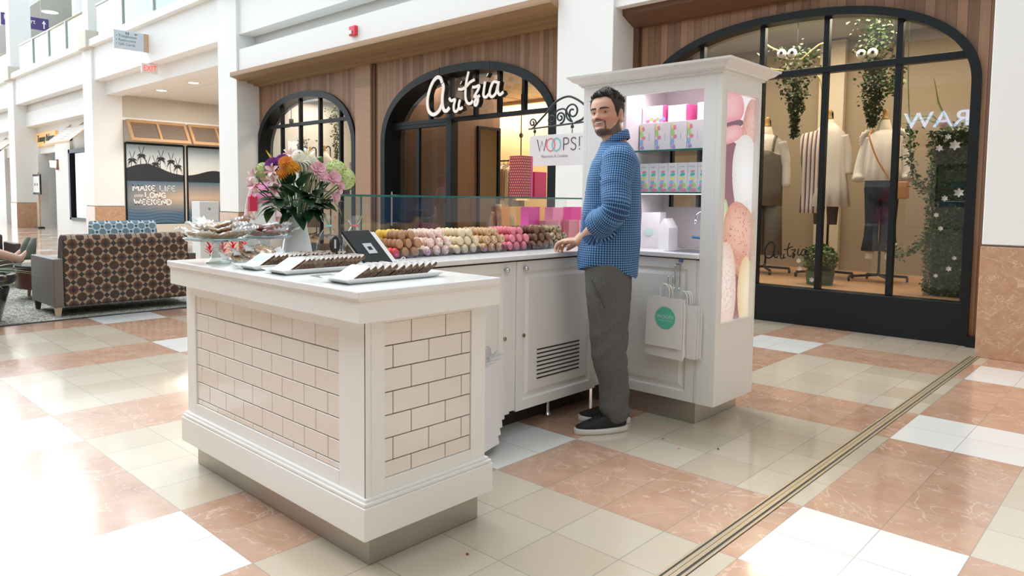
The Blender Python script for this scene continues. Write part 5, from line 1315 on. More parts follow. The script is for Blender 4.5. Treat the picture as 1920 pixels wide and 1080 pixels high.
gbox(-2.98, 3.79, .9203, .07, .11, .235, "tall magenta box partly hidden by the man's forearm", PKM, PKL)
gbox(-2.90, 3.455, .9203, .05, .14, .150, 'low dusty pink box between two tall boxes behind the macarons', PKD, PKL)
gbox(-2.90, 3.68, .9203, .05, .12, .150, "low dusty pink box closest to the man's wrist", PKD, PKP)
gbox(-2.83, 3.77, .9203, .05, .07, .175, 'small pale pink box at the elbow end of the pink boxes', PKP, PKP)
# ------------------------------------------------------------------ white printed boxes in the tower
BOXW = pmat('white_card', (0.84, 0.82, 0.84), .4)
BLOBS = [pmat('print_pink', (0.82, 0.28, 0.42), .5), pmat('print_green', (0.45, 0.70, 0.22), .5), pmat('print_blue', (0.35, 0.52, 0.85), .5), pmat('print_yellow', (0.88, 0.78, 0.25), .5), pmat('print_violet', (0.48, 0.34, 0.75), .5), pmat('print_teal', (0.10, 0.58, 0.52), .5)]
def blob(mb, x, z, rx, rz, ang, y, mi):
    pts = []
    for i in range(14):
        a = 2 * PI * i / 14; px, pz = rx * math.copysign(abs(math.cos(a)) ** .7, math.cos(a)), rz * math.copysign(abs(math.sin(a)) ** .7, math.sin(a))
        pts.append((x + px * math.cos(ang) - pz * math.sin(ang), z + px * math.sin(ang) + pz * math.cos(ang)))
    mb.prism(pts, 1, y - .0006, y + .0001, mi)
def printed_box(x0, x1, y0, y1, z0, z1, label, grp, style, endpink=False):
    t = thing('macaron_carton', label, 'carton', ((x0 + x1) / 2, (y0 + y1) / 2, z0), 0, grp)
    obj('carton_body', MB().box(x0, x1, y0, y1, z0, z1), BOXW, t, bevel=.0015)
    pr = MB(); W_, H_ = x1 - x0, z1 - z0; y = y0 - .0004
    if style == 'tall':
        for i, (u, v, c, rx, rz, a) in enumerate(((.5, .70, 0, .013, .006, .15), (.5, .60, 5, .015, .008, .2), (.48, .47, 3, .014, .008, 0), (.38, .34, 2, .013, .010, .2), (.70, .24, 1, .010, .013, .3), (.36, .22, 0, .013, .009, 0), (.25, .12, 5, .012, .012, .5), (.6, .08, 0, .022, .008, 0))):
            blob(pr, x0 + W_ * u, z0 + H_ * v, rx, rz, a, y - .0002 * i, c)
    elif style == 'wide':
        for i, (u, v, c, rx, rz, a) in enumerate(((.10, .85, 3, .006, .016, 0), (.26, .80, 0, .009, .013, .2), (.14, .62, 1, .010, .022, .2), (.30, .48, 0, .012, .009, .6), (.12, .32, 2, .010, .018, 0), (.20, .14, 4, .012, .010, .4))):
            blob(pr, x0 + W_ * u * .9, z0 + H_ * v, rx, rz, a, y - .0002 * i, c)
        pr.box(x0 + W_ * .62, x0 + W_ * .64, y - .0004, y, z0 + H_ * .38, z0 + H_ * .62, 4)
    elif style == 'top':
        for i, (u, c) in enumerate(((.25, 0), (.42, 1), (.55, 0), (.68, 1), (.82, 4), (.93, 2))): blob(pr, x0 + W_ * u, z0 + H_ * .12 + .01 * (i % 2), .012, .009, .4 * (-1) ** i, y - .0002 * i, c)
    if pr.v:
        obj('printed_shapes', pr, BLOBS, t)
    if style == 'tall': 
        lt_ = MB(); text_mb(lt_, 'WOOPS!', .0085, (x0 + W_ * .16, y, z0 + H_ * .85), (1, 0, 0), (0, 0, 1), .0004); obj('lettering', lt_, pmat('light_grey_ink', (0.40, 0.40, 0.42), 0.6), t)
    if endpink: obj('carton_end', MB().box(x1 - .002, x1 + .0006, y0 - .0006, y1, z0 + .001, z1 + .0004).box(x1 - .018, x1 - .002, y0 - .0006, y0, z0 + .001, z1 - .001), pmat('hot_pink_card', (0.80, 0.12, 0.34), .45), t)
    return t
ORD = ['first', 'second', 'third', 'fourth', 'fifth', 'sixth', 'seventh', 'eighth', 'ninth']
for i in range(5):
    x0 = -2.335 + i * .103; printed_box(x0, x0 + .1, 3.59, 3.84, 1.4825, 1.648, 'large white carton with printed macarons, %s from the wall side on the upper shelf' % ORD[i], 'large cartons on the upper glass shelf', 'wide')
for i in range(8):
    x0 = -2.335 + i * .0625 - (.0 if i < 8 else 0); printed_box(x0, x0 + .0605, 3.60, 3.72, 1.2505, 1.416, 'narrow white carton, %s from the wall side on the lower glass shelf' % ORD[i], 'narrow cartons on the lower glass shelf', 'tall')
printed_box(-2.34, -2.185, 3.62, 3.80, 1.6490, 1.748, 'white carton with a pink end lying nearest the wall on the large cartons', 'cartons lying on top', 'top', True)
printed_box(-2.17, -2.035, 3.62, 3.80, 1.6490, 1.742, 'plain white carton with a pink end lying in the middle of the top layer', 'cartons lying on top', 'none', True)
printed_box(-1.985, -1.835, 3.62, 3.80, 1.6490, 1.745, 'white carton half hidden by the corner post in the top layer', 'cartons lying on top', 'none')
# counter of the tower: bag, house-shaped carton, tap, sponge holder, towel
bg_ = thing('white_paper_bag', 'white paper bag with a faded mint dot standing by the sink wall', 'paper bag', (-2.30, 3.70, .9203))
mbx = MB().loft([[(-2.345, 3.66, .9203), (-2.235, 3.66, .9203), (-2.235, 3.74, .9203), (-2.345, 3.74, .9203)], [(-2.35, 3.65, 1.13), (-2.225, 3.655, 1.135), (-2.225, 3.72, 1.135), (-2.35, 3.715, 1.13)]])
obj('bag_body', mbx, BOXW, bg_); obj('mint_dot', MB().prism([(-2.30 + .026 * math.cos(a), 1.015 + .022 * math.sin(a)) for a in [2 * PI * i / 20 for i in range(20)]], 1, 3.6515, 3.6535), pmat('faded_mint', (.55, .80, .72), .6), bg_)
hs = MB().prism([(-2.222, .9203), (-2.150, .9203), (-2.150, 1.045), (-2.186, 1.10), (-2.222, 1.045)], 1, 3.63, 3.73)
tagp(obj('house_carton', hs, BOXW, bevel=.001), 'small white house-shaped carton beside the paper bag and the tap', 'carton')
fc = thing('faucet', 'chrome gooseneck tap with blue handles over the small sink', 'faucet', (-1.93, 3.68, .92))
obj('spout', MB().tube(catmull([(-1.925, 3.68, .96), (-1.925, 3.68, 1.09), (-1.932, 3.675, 1.125), (-1.955, 3.665, 1.142), (-1.982, 3.655, 1.128), (-1.990, 3.65, 1.098)], 6), .0075, 10), CHROME, fc, smooth=True)
obj('spout_tip', MB().lathe([(.010, 1.075), (.011, 1.098), (.001, 1.099)], (-1.990, 3.65, 0), 12), CHROME, fc, smooth=True)
obj('base', MB().box(-1.965, -1.885, 3.66, 3.70, .9241, .962), pmat('blue_base', (.03, .12, .30), .3), fc, bevel=.003)
obj('handle', MB().tube([(-1.945, 3.66, .962), (-1.945, 3.65, .995), (-2.005, 3.64, 1.0)], .008, 8), pmat('blue_handle', (.04, .16, .36), .3), fc, smooth=True)
obj('handle', MB().tube([(-1.905, 3.66, .962), (-1.905, 3.655, .985), (-1.885, 3.65, .998)], .007, 8), pmat('blue_handle', (.04, .16, .36), .3), fc, smooth=True)
tagp(obj('towel_sheet', MB().box(-1.868, -1.852, 3.55, 3.70, 1.19, 1.47), pmat('white_card', (0.84, 0.82, 0.84), .4), bevel=.003), 'white sheet hung against the right inner wall of the tower', 'paper sheet')
# ------------------------------------------------------------------ paper bags on the over-door hook
hk = thing('door_hook', 'chrome hook hung over the tower door, holding paper bags', 'hook', (-1.96, 3.41, .74))
obj('hook_wire', MB().tube(catmull([(-1.955, 3.443, .889), (-1.955, 3.432, .889), (-1.955, 3.430, .84), (-1.955, 3.428, .745), (-1.955, 3.41, .722), (-1.955, 3.375, .722), (-1.955, 3.36, .745), (-1.955, 3.36, .80)], 6), .0035, 8), CHROME, hk, smooth=True)
obj('hook_wire', MB().tube(catmull([(-1.985, 3.430, .86), (-1.985, 3.428, .745), (-1.985, 3.41, .722), (-1.985, 3.375, .722), (-1.985, 3.36, .745), (-1.985, 3.36, .80)], 6), .0035, 8), CHROME, hk, smooth=True)
obj('hook_bar', MB().tube([(-1.955, 3.430, .86), (-1.985, 3.430, .86)], .0035, 8), CHROME, hk)
obj('blue_clip', MB().box(-1.964, -1.946, 3.428, 3.444, .872, .894), pmat('blue_clip', (.05, .12, .28), .4), hk, bevel=.002)
PAPER = pmat('white_kraft', (0.86, 0.85, 0.85), .75, bump=.15, bump_scale=40)
def paper_bag(o, w_, h_, d_, label, grp, rz=0.0, logo=False, lean=0.0, handles=True):
    """folded-flat carrier bag hanging from its twisted handles; o = middle of its mouth"""
    t = thing('paper_carrier_bag', label, 'paper bag', (o[0], o[1], o[2] - h_), rz, grp)
    q = lambda p: (p[0], p[1], p[2])
    m_ = MB(); rr = []
    for z, wx, th in ((0, w_ * .50, d_), (h_ * .02, w_ * .505, d_), (h_ * .3, w_ * .50, d_ * .8), (h_ * .75, w_ * .49, d_ * .5), (h_, w_ * .46, d_ * .35)):
        y = -lean * (h_ - z)
        rr.append([(-wx, y - th / 2, z), (-wx * .3, y - th / 2 - .001, z), (wx * .4, y - th / 2, z + .001), (wx, y - th / 2, z), (wx + .002, y, z), (wx, y + th / 2, z), (0, y + th / 2, z), (-wx, y + th / 2, z), (-wx - .002, y, z)])
    m_.loft(rr); obj('bag_body', m_, PAPER, t, world=False)
    for sy in (-1, 1) if handles else ():
        pts = [(-w_ * .13, sy * d_ * .15, h_ - .002), (-w_ * .13, sy * d_ * .3, h_ + .040), (-w_ * .08, sy * d_ * .4, h_ + .068), (w_ * .04, sy * d_ * .4, h_ + .066), (w_ * .12, sy * d_ * .3, h_ + .040), (w_ * .13, sy * d_ * .15, h_ - .002)]
        obj('handle', MB().tube(catmull(pts, 5), .0024, 6), PAPER, t, world=False, smooth=True)
    if logo:
        c = obj('round_sticker', MB().prism([(.010 + .060 * math.cos(a), h_ * .585 + .060 * math.sin(a)) for a in [2 * PI * i / 36 for i in range(36)]], 1, -d_ / 2 - .0024 - lean * h_ * .4, -d_ / 2 - .0012 - lean * h_ * .4), pmat('jade_sticker', (0.13, 0.62, 0.46), .6), t, world=False)
        l_ = MB(); text_mb(l_, 'WOOPS!', .026, (.012, -d_ / 2 - .0028 - lean * h_ * .4, h_ * .585 - .002), (1, 0, 0), (0, 0, 1), .0006, 'CENTER'); obj('lettering', l_, pmat('pale_mint_ink', (0.62, 0.84, 0.76), 0.6), t, world=False); l_ = MB(); text_mb(l_, 'Macarons & Cookies', .009, (.012, -d_ / 2 - .0028 - lean * h_ * .4, h_ * .585 - .016), (1, 0, 0), (0, 0, 1), .0006, 'CENTER')
        obj('lettering', l_, pmat('pale_mint_ink', (0.62, 0.84, 0.76), .6), t, world=False)
    t.rotation_euler.y = rnd.uniform(-.045, .045) if not logo else 0.02
    return t
paper_bag((-2.005, 3.352, .686), .215, .27, .006, 'front white paper bag with a round green sticker hanging on the hook', 'bags on the tower hook', 0.03, True)
for i in range(3): paper_bag((-2.012 + .006 * i, 3.372 + .011 * i, .684 - .004 * i), .228 - .004 * i, .305 + .012 * (2 - i), .006, 'white paper bag, %s behind the one with the green sticker' % ORD[i], 'bags on the tower hook', 0.02 - .05 * i)
for i in range(3): paper_bag((-1.925 + .012 * i, 3.405 + .008 * i, .65), .17, .285 - .004 * i, .005, 'white paper bag at the side of the hook bundle, %s from the front' % ORD[i], 'side bags on the tower hook', -.05)
# bags hanging edge-on from the middle door
hk2 = thing('door_hook', 'chrome hook on the middle counter door beside the tiled counter', 'hook', (-2.41, 2.40, .47))
obj('hook_wire', MB().tube(catmull([(-2.426, 2.38, .56), (-2.424, 2.38, .50), (-2.40, 2.38, .470), (-2.33, 2.38, .468), (-2.315, 2.38, .49)], 6), .0035, 8), CHROME, hk2, smooth=True)
for i in range(5):
    wb_ = .25; re_ = 2.556 - .042 * i
    paper_bag((-2.418 + .018 * i, re_ - wb_ / 2, .425 - .010 * i), wb_, .275 + .018 * i, .012, 'white paper bag hanging by the middle door, %s from the door' % ORD[i], 'bags hanging by the middle door', PI / 2 + .05 * i, False, .02 + .04 * i)
# ------------------------------------------------------------------ vase of flowers
VB = Vector((-3.05, 1.78, .9203)); VA = math.radians(59.7)
VM = Matrix.Translation(VB) @ Matrix.Rotation(VA, 4, 'Z')           # local x: along the counter, -y: towards the aisle
vs = thing('vase', 'white glazed vase holding the mixed bouquet', 'vase', VB)
obj('body', MB().lathe([(.001, 0), (.068, 0), (.071, .004), (.070, .02), (.062, .07), (.050, .12), (.046, .150), (.048, .18), (.058, .203), (.055, .204), (.045, .18), (.042, .15), (.045, .12), (.001, .03)], VB, 40), pmat('vase_glaze', (.88, .89, .88), .12), vs, smooth=True)
obj('water', MB().lathe([(.001, .14), (.0415, .14), (.001, .1401)], VB, 20), glass('water', (.9, .95, .95)), vs)
LEAFD = pmat('dark_leaf', (0.020, 0.075, 0.028), .35, noise_amt=.4, noise_scale=30); LEAFM = pmat('mid_leaf', (0.07, 0.19, 0.035), .4, noise_amt=.35, noise_scale=30); STEMM = pmat('stem_green', (0.10, 0.22, 0.05), .5)
def leaf_mb(mb, M, L, w_, droop=.25, n=8, fold=.25):
    vs_ = []
    for i in range(n + 1):
        t_ = i / n; wd = w_ * math.sin(PI * t_ ** .8) ** .9 * .5 + .0006; y = L * t_; z = -droop * L * t_ * t_
        vs_ += [M @ Vector((-wd, y, z + fold * wd)), M @ Vector((0, y, z)), M @ Vector((wd, y, z + fold * wd))]
    fs = []
    for i in range(n):
        a = i * 3; fs += [(a, a + 1, a + 4, a + 3), (a + 1, a + 2, a + 5, a + 4)]
    return mb.add(vs_, fs)
def petal(mb, M, L, w_, cup, curl, n=5, mi=0, tip=.5):
    """petal from the origin along +y, cupping up; curl bends the tip out"""
    vs_ = []
    for i in range(n + 1):
        t_ = i / n; wd = w_ * .5 * (t_ ** .5) * max(.05, (1 - max(0, t_ - tip) / (1 - tip + 1e-6)) ** .5 if t_ > tip else 1)
        y = L * t_ * math.cos(cup * (1 - t_ * .4)) ; z = L * t_ * math.sin(cup) - curl * L * t_ ** 3
        for u in (-1, -.5, 0, .5, 1): vs_.append(M @ Vector((wd * u, y - .1 * wd * u * u, z + .35 * wd * u * u)))
    fs = [(r * 5 + c, r * 5 + c + 1, r * 5 + c + 6, r * 5 + c + 5) for r in range(n) for c in range(4)]
    return mb.add(vs_, fs, mi)
def bloom(kind, size, M):
    mb = MB(); RZ = lambda a: M @ Matrix.Rotation(a, 4, 'Z')
    if kind == 'rose':
        for k_, (n_, L, cup, curl) in enumerate(((5, 1.0, .62, .30), (5, .90, .85, .22), (5, .75, 1.08, .12), (4, .58, 1.25, .05), (3, .42, 1.40, 0))):
            for i in range(n_): petal(mb, RZ(2 * PI * i / n_ + .55 * k_), size * L, size * (1.05 - .13 * k_), cup, curl, 5, 0, .6)
    elif kind == 'mum':
        for k_ in range(7):
            n_ = 16 - k_; cup = .05 + .21 * k_
            for i in range(n_): petal(mb, RZ(2 * PI * i / n_ + .2 * k_), size * (1 - .07 * k_), size * .24, cup, .02, 4, 0, .7)
    elif kind == 'lily':
        for i in range(6): petal(mb, RZ(2 * PI * i / 6), size * (1 if i % 2 else .92), size * .46, .75, .42, 6, 0, .45)
        for i in range(5): mb.tube([M @ Vector((0, 0, 0)), M @ (Matrix.Rotation(i * 1.25, 4, 'Z') @ Vector((0, size * .25, size * .6)))], .0012, 5, True, 1)
    elif kind == 'alstro':
        for i in range(6): petal(mb, RZ(2 * PI * i / 6), size, size * (.60 if i % 2 else .36), .95, .35, 5, 0 if i % 2 else 1, .6)
    elif kind == 'hydrangea':
        for i in range(70):
            ph = i * 2.39996; th = math.acos(1 - 1.5 * (i + .5) / 70); d = Vector((math.sin(th) * math.cos(ph), math.sin(th) * math.sin(ph), math.cos(th)))
            q = M @ Matrix.Translation(d * size) @ d.to_track_quat('Z', 'Y').to_matrix().to_4x4() @ Matrix.Rotation(i * 1.1, 4, 'Z')
            for k_ in range(4): petal(mb, q @ Matrix.Rotation(k_ * PI / 2, 4, 'Z'), size * .36, size * .36, .25, .1, 2, 0, .6)
    elif kind == 'spike':
        for i in range(26):
            z = i / 26 * size * 3; r_ = size * .32 * (1 - i / 34)
            for k_ in range(4): petal(mb, M @ Matrix.Translation((0, 0, z)) @ Matrix.Rotation(k_ * PI / 2 + i * .7, 4, 'Z'), r_ * 1.3, r_, .8, .1, 2, 0, .6)
    elif kind == 'bud':
        mb.lathe([(.001, 0), (size * .5, size * .25), (size * .62, size * .7), (size * .4, size * 1.15), (.001, size * 1.4)], n=12, mat=M)
    return mb
def pm2(name, c, c2): return pmat(name, c, .55, noise_amt=1.0, noise_scale=45, subcol=c2)
FM = {'rose': pm2('rose_petal', (.86, .56, .62), (.78, .38, .47)), 'white': pm2('white_petal', (.86, .85, .76), (.82, .80, .62)), 'alstro': pm2('alstroemeria_petal', (.86, .74, .72), (.80, .52, .52)), 'alstro2': pm2('alstroemeria_streak', (.82, .66, .60), (.62, .22, .26)),
      'purple': pm2('purple_petal', (.30, .06, .36), (.18, .03, .24)), 'orange': pm2('orange_petal', (.85, .26, .04), (.80, .40, .05)), 'yellow': pm2('amber_petal', (.85, .48, .05), (.80, .36, .03)), 'green': pm2('green_hydrangea_petal', (.66, .74, .36), (.52, .64, .24)), 'snap': pm2('yellow_spike_petal', (.80, .66, .10), (.66, .52, .05)), 'stamen': pmat('stamen', (.7, .5, .1), .6)}
def flower(s, z, yd, kind, size, mats, label, grp, nleaf=0, name='cut_flower', face=None):
    """one stem: head at local (s, yd, z); stem runs down into the vase mouth"""
    base = VM @ Vector((s, yd, z)); root = VM @ Vector((s * .16, yd * .2, .155)); mid = VM @ Vector((s * .42, yd * .5, .155 + (z - .155) * .45))
    t_ = thing(name, label, 'flower', root, 0, grp)
    d = Vector(face) if face else (VM.to_3x3() @ (Vector((s * .9, -.30, .12 + (z - .38) * .8)) if kind == 'rose' else Vector((s * 1.4, yd - .20, .13 + (z - .38) * 1.2))))
    q = d.normalized().to_track_quat('Z', 'Y').to_matrix().to_4x4(); q.translation = base
    obj('bloom', bloom(kind, size * (1.18 if kind == 'rose' else 1.2), q), mats, t_, smooth=True, recalc=False)
    obj('stem', MB().tube(catmull([root, mid, base - d.normalized() * .004], 6), .0028, 6), STEMM, t_, smooth=True)
    for i in range(nleaf):
        p = root.lerp(base, .45 + .18 * i); M = Matrix.Translation(p) @ Matrix.Rotation(VA + rnd.uniform(-1, 1) + PI * i, 4, 'Z') @ Matrix.Rotation(.5, 4, 'X')
        obj('leaf', leaf_mb(MB(), M, rnd.uniform(.06, .085), .03), LEAFM, t_, smooth=True, recalc=False)
    return t_
G_ = 'flowers of the mixed bouquet'
flower(-.182, .372, -.02, 'alstro', .036, [FM['alstro'], FM['alstro2']], 'pinkish white lily-like bloom, outermost at the left of the bouquet', G_, 2)
flower(-.187, .330, -.04, 'alstro', .032, [FM['alstro'], FM['alstro2']], 'pink streaked bloom lowest at the left edge of the bouquet', G_, 1)
flower(-.170, .300, -.03, 'alstro', .028, [FM['alstro'], FM['alstro2']], 'small pink bloom hanging under the left edge of the bouquet', G_, 0)
flower(-.102, .392, -.09, 'alstro', .036, [FM['alstro'], FM['alstro2']], 'white speckled bloom just under the purple flowers', G_, 1)
flower(-.098, .350, -.10, 'alstro', .036, [FM['alstro'], FM['alstro2']], 'white and pink bloom in the middle of the left side cluster', G_, 0)
flower(-.086, .315, -.11, 'alstro', .034, [FM['alstro'], FM['alstro2']], 'pink rimmed bloom lowest of the left side cluster', G_, 0)
flower(-.025, .472, .02, 'alstro', .038, [FM['alstro'], FM['alstro2']], 'pale speckled bloom standing highest in the bouquet', G_, 1)
flower(-.145, .400, -.02, 'hydrangea', .028, FM['green'], 'small pale green hydrangea head left of the purple flowers', G_, 1)
flower(.178, .400, -.02, 'hydrangea', .042, FM['green'], 'pale green hydrangea head beside the pink roses', G_, 1)
flower(.218, .368, -.02, 'hydrangea', .040, FM['green'], 'pale green hydrangea head, outermost at the right of the bouquet', G_, 0)
flower(-.101, .422, -.06, 'mum', .038, FM['purple'], 'round purple flower with dense petals at the upper left', G_, 0)
flower(-.060, .444, -.03, 'mum', .034, FM['purple'], 'purple flower tucked behind the orange one', G_, 0)
flower(-.044, .432, -.09, 'mum', .034, FM['orange'], 'bright orange flower in the middle of the bouquet', G_, 0)
flower(-.016, .410, -.10, 'mum', .034, FM['yellow'], 'amber yellow flower below the orange one', G_, 0)
flower(-.062, .384, -.10, 'mum', .026, FM['orange'], 'small orange flower half hidden by a dark leaf', G_, 0)
flower(.022, .436, -.07, 'mum', .046, FM['white'], 'large creamy white flower at the top centre', G_, 1)
flower(.062, .430, -.06, 'mum', .042, FM['white'], 'creamy white flower right next to the pink roses', G_, 0)
flower(.044, .466, -.01, 'lily', .050, [FM['white'], FM['stamen']], 'pointed white bloom rising above the creamy flowers', G_, 0)
flower(.094, .405, -.11, 'rose', .036, FM['rose'], 'largest pink rose, facing out', G_, 1)
flower(.115, .372, -.12, 'rose', .028, FM['rose'], 'pink rose right below the largest one', G_, 0)
flower(.163, .364, -.10, 'rose', .036, FM['rose'], 'pink rose turned sideways next to the hydrangea', G_, 1)
flower(.197, .332, -.07, 'rose', .022, FM['rose'], 'small pink rose under the right hydrangea', G_, 0)
flower(.186, .304, -.07, 'bud', .018, FM['rose'], 'closed pink bud below the small rose', G_, 0)
flower(.172, .278, -.08, 'rose', .024, FM['rose'], 'lowest small pink rose at the right of the bouquet', G_, 0)
flower(-.098, .440, .02, 'spike', .022, FM['snap'], 'yellow flower spike sticking up behind the purple flower', G_, 0)
flower(.098, .445, .01, 'bud', .020, LEAFM, 'long green bud pointing up right of the white flowers', G_, 1, face=(VM.to_3x3() @ Vector((.6, 0, .8))))
# foliage sprigs
def sprig(pts, label, leaves, mat_, nm='leafy_sprig'):
    P = [VM @ Vector(p) for p in pts]; C_ = catmull(P, 6)
    t_ = thing(nm, label, 'foliage', P[0], 0, 'foliage of the bouquet')
    obj('stem', MB().tube(C_, .0025, 6), STEMM, t_, smooth=True)
    for f, L, w_, az, el, droop in leaves:
        p = C_[min(len(C_) - 1, int(f * (len(C_) - 1)))]
        M = Matrix.Translation(p) @ Matrix.Rotation(VA + math.radians(az), 4, 'Z') @ Matrix.Rotation(math.radians(el), 4, 'X')
        obj('leaf', leaf_mb(MB(), M, L, w_, droop), mat_, t_, smooth=True, recalc=False)
# azimuth: 90 = left of the vase, -90 = right, 180 = towards the aisle
sprig([(-.005, -.01, .16), (-.02, -.05, .26), (-.03, -.08, .34)], 'dark leafy sprig standing in front of the orange flowers', [(.6, .11, .055, 150, 50, .1), (.95, .10, .055, 190, 75, .1), (.8, .12, .055, 80, 20, .3), (.5, .11, .06, 230, 10, .3), (.95, .09, .05, 270, 35, .2)], LEAFD)
sprig([(-.01, -.02, .16), (-.04, -.07, .22), (-.06, -.09, .27)], 'dark leafy sprig low at the left front of the bouquet', [(.5, .12, .06, 100, 5, .35), (.9, .13, .065, 120, 15, .3), (.95, .11, .055, 170, 0, .4), (.7, .10, .05, 210, -10, .4), (.6, .09, .05, 60, 30, .3)], LEAFD)
sprig([(-.012, 0, .16), (-.08, -.02, .215), (-.115, -.03, .235)], 'broad light green leaf spray reaching left over the vase rim', [(.95, .085, .07, 95, -15, .5), (.8, .08, .06, 140, -35, .4), (.9, .07, .05, 50, 20, .2)], LEAFM)
sprig([(.01, -.02, .16), (.04, -.07, .23), (.05, -.09, .29)], 'dark leafy sprig in the centre right of the bouquet', [(.6, .12, .055, 230, 10, .35), (.95, .12, .055, 265, 25, .3), (.9, .10, .05, 190, -5, .4), (.5, .10, .05, 280, 0, .4), (.8, .10, .05, 150, 40, .2)], LEAFD)
sprig([(.012, -.01, .16), (.075, -.04, .22), (.12, -.05, .265)], 'dark leafy sprig on the right side above the hanging leaf', [(.7, .11, .05, 270, 0, .3), (.95, .10, .05, 285, 15, .3), (.9, .09, .05, 235, -5, .4), (.5, .09, .05, 200, -15, .4)], LEAFD)
sprig([(.012, -.02, .17), (.06, -.05, .225), (.10, -.06, .222)], 'single broad leaf hanging down over the right of the vase', [(.97, .135, .062, 262, -48, .35)], LEAFM)
sprig([(.012, 0, .17), (.12, -.03, .235), (.165, -.03, .265)], 'narrow green leaf arching out at the far right of the bouquet', [(.97, .09, .030, 275, -42, .3), (.9, .08, .045, 250, 40, .2), (.7, .07, .04, 280, 50, .2)], LEAFM)
sprig([(.006, .01, .16), (.10, .0, .30), (.135, .0, .37)], 'mid green leaf spray between the roses and the hydrangea', [(.9, .075, .045, 260, 60, .1), (.7, .09, .05, 230, 20, .2), (.98, .07, .04, 200, 50, .1)], LEAFM)
sprig([(-.006, .01, .16), (-.12, .01, .30), (-.17, .0, .37)], 'thin leafy sprig behind the blooms at the left edge', [(.9, .06, .028, 80, 50, .1), (.7, .08, .04, 110, 10, .2), (.98, .05, .02, 95, 30, .1), (.5, .08, .04, 150, 10, .3)], LEAFM)
sprig([(.0, .01, .16), (.02, .02, .30), (.06, .02, .44)], 'green sprig standing behind the white flowers', [(.95, .06, .03, 270, 60, .1), (.6, .10, .05, 20, 30, .2), (.75, .09, .05, 200, 20, .2)], LEAFM)
sprig([(.0, -.03, .17), (.0, -.09, .25), (.01, -.11, .33)], 'dense dark sprig in the very front of the bouquet', [(.5, .13, .07, 180, 10, .3), (.8, .13, .065, 140, 30, .2), (.95, .12, .06, 215, 45, .2), (.7, .12, .06, 250, 10, .3), (.3, .11, .06, 200, -20, .4), (.35, .11, .06, 130, -15, .4)], LEAFD)
sprig([(.01, -.02, .17), (.07, -.07, .25), (.09, -.08, .31)], 'dense dark sprig below the pink roses', [(.5, .12, .06, 240, 0, .3), (.8, .12, .06, 200, 25, .2), (.95, .11, .055, 260, 40, .2), (.6, .11, .055, 280, 10, .3), (.4, .11, .06, 180, -10, .4)], LEAFD)
sprig([(-.01, -.02, .17), (-.06, -.06, .26), (-.09, -.07, .32)], 'dense dark sprig below the pink streaked blooms', [(.5, .12, .06, 120, 0, .3), (.8, .12, .06, 160, 25, .2), (.95, .10, .05, 100, 40, .2), (.6, .11, .055, 80, 10, .3), (.4, .11, .06, 180, -10, .4)], LEAFD)
for i in range(5):
    s0 = .02 + .016 * i
    sprig([(s0 * .3, -.02, .16), (s0, -.05, .26), (s0 * 1.3, -.06, .36)], 'bare green stem running up under the pink roses, %s from the left' % ORD[i], [(.98, .02, .01, 180, 50, .1)], STEMM, 'bare_stem')
# ------------------------------------------------------------------ seating area: rug, sofas, table, planter
def _rug(nt, tc):
    n1 = N(nt, 'TexNoise'); n1.inputs['Scale'].default_value = 22; n1.inputs['Detail'].default_value = 5; n1.inputs['Distortion'].default_value = 2; nt.links.new(tc.outputs['Object'], n1.inputs['Vector'])
    r = N(nt, 'ValToRGB'); nt.links.new(n1.outputs['Fac'], r.inputs['Fac']); e = r.color_ramp.elements
    e[0].position = .40; e[0].color = (.07, .085, .085, 1); e[1].position = .60; e[1].color = (.50, .48, .40, 1)
    return r.outputs['Color']
rug = MB().box(-13.2, -7.745, 0.6, 5.2, 0.0005, 0.008)
rg = tagp(obj('area_rug', rug, nodes_mat('mottled_rug', _rug, .95)), 'mottled grey and cream area rug under the seating group', 'rug')
rg['kind'] = 'thing'
obj('rug_edge', MB().box(-7.744, -7.73, 0.6, 5.2, 0.0005, 0.010), pmat('rug_binding', (.04, .05, .06), .9), rg)
def _fab(nt, tc):
    sp = N(nt, 'SeparateXYZ'); nt.links.new(tc.outputs['Object'], sp.inputs[0])
    P = .148
    def cell(ox, oz):
        u = mathn(nt, 'ADD', mathn(nt, 'DIVIDE', sp.outputs[1], P), ox); v = mathn(nt, 'ADD', mathn(nt, 'DIVIDE', mathn(nt, 'ADD', sp.outputs[2], mathn(nt, 'MULTIPLY', sp.outputs[0], 1.0)), P), oz)
        a = mathn(nt, 'SUBTRACT', mathn(nt, 'FRACT', u), .5); b = mathn(nt, 'SUBTRACT', mathn(nt, 'FRACT', v), .5)
        return a, b
    def disc(a, b, r): return mathn(nt, 'LESS_THAN', mathn(nt, 'ADD', mathn(nt, 'MULTIPLY', a, a), mathn(nt, 'MULTIPLY', b, b)), r * r)
    def star(a, b, r): return mathn(nt, 'LESS_THAN', mathn(nt, 'ADD', mathn(nt, 'POWER', mathn(nt, 'ABSOLUTE', a), .6), mathn(nt, 'POWER', mathn(nt, 'ABSOLUTE', b), .6)), r)
    c = (0.30, 0.225, 0.15)
    a, b = cell(0, 0); a2, b2 = cell(.5, .5)
    col = mixc(nt, disc(a, b, .30), c, (.105, .050, .036)); col = mixc(nt, disc(a2, b2, .30), col, (.060, .036, .028))
    col = mixc(nt, star(a, b, .47), col, (.035, .030, .028))
    a3, b3 = cell(.5, 0); a4, b4 = cell(0, .5)
    col = mixc(nt, star(a3, b3, .47), col, (.030, .035, .036)); col = mixc(nt, star(a4, b4, .47), col, (.030, .035, .036))
    return col
FAB = nodes_mat('circle_pattern_fabric', _fab, .9)
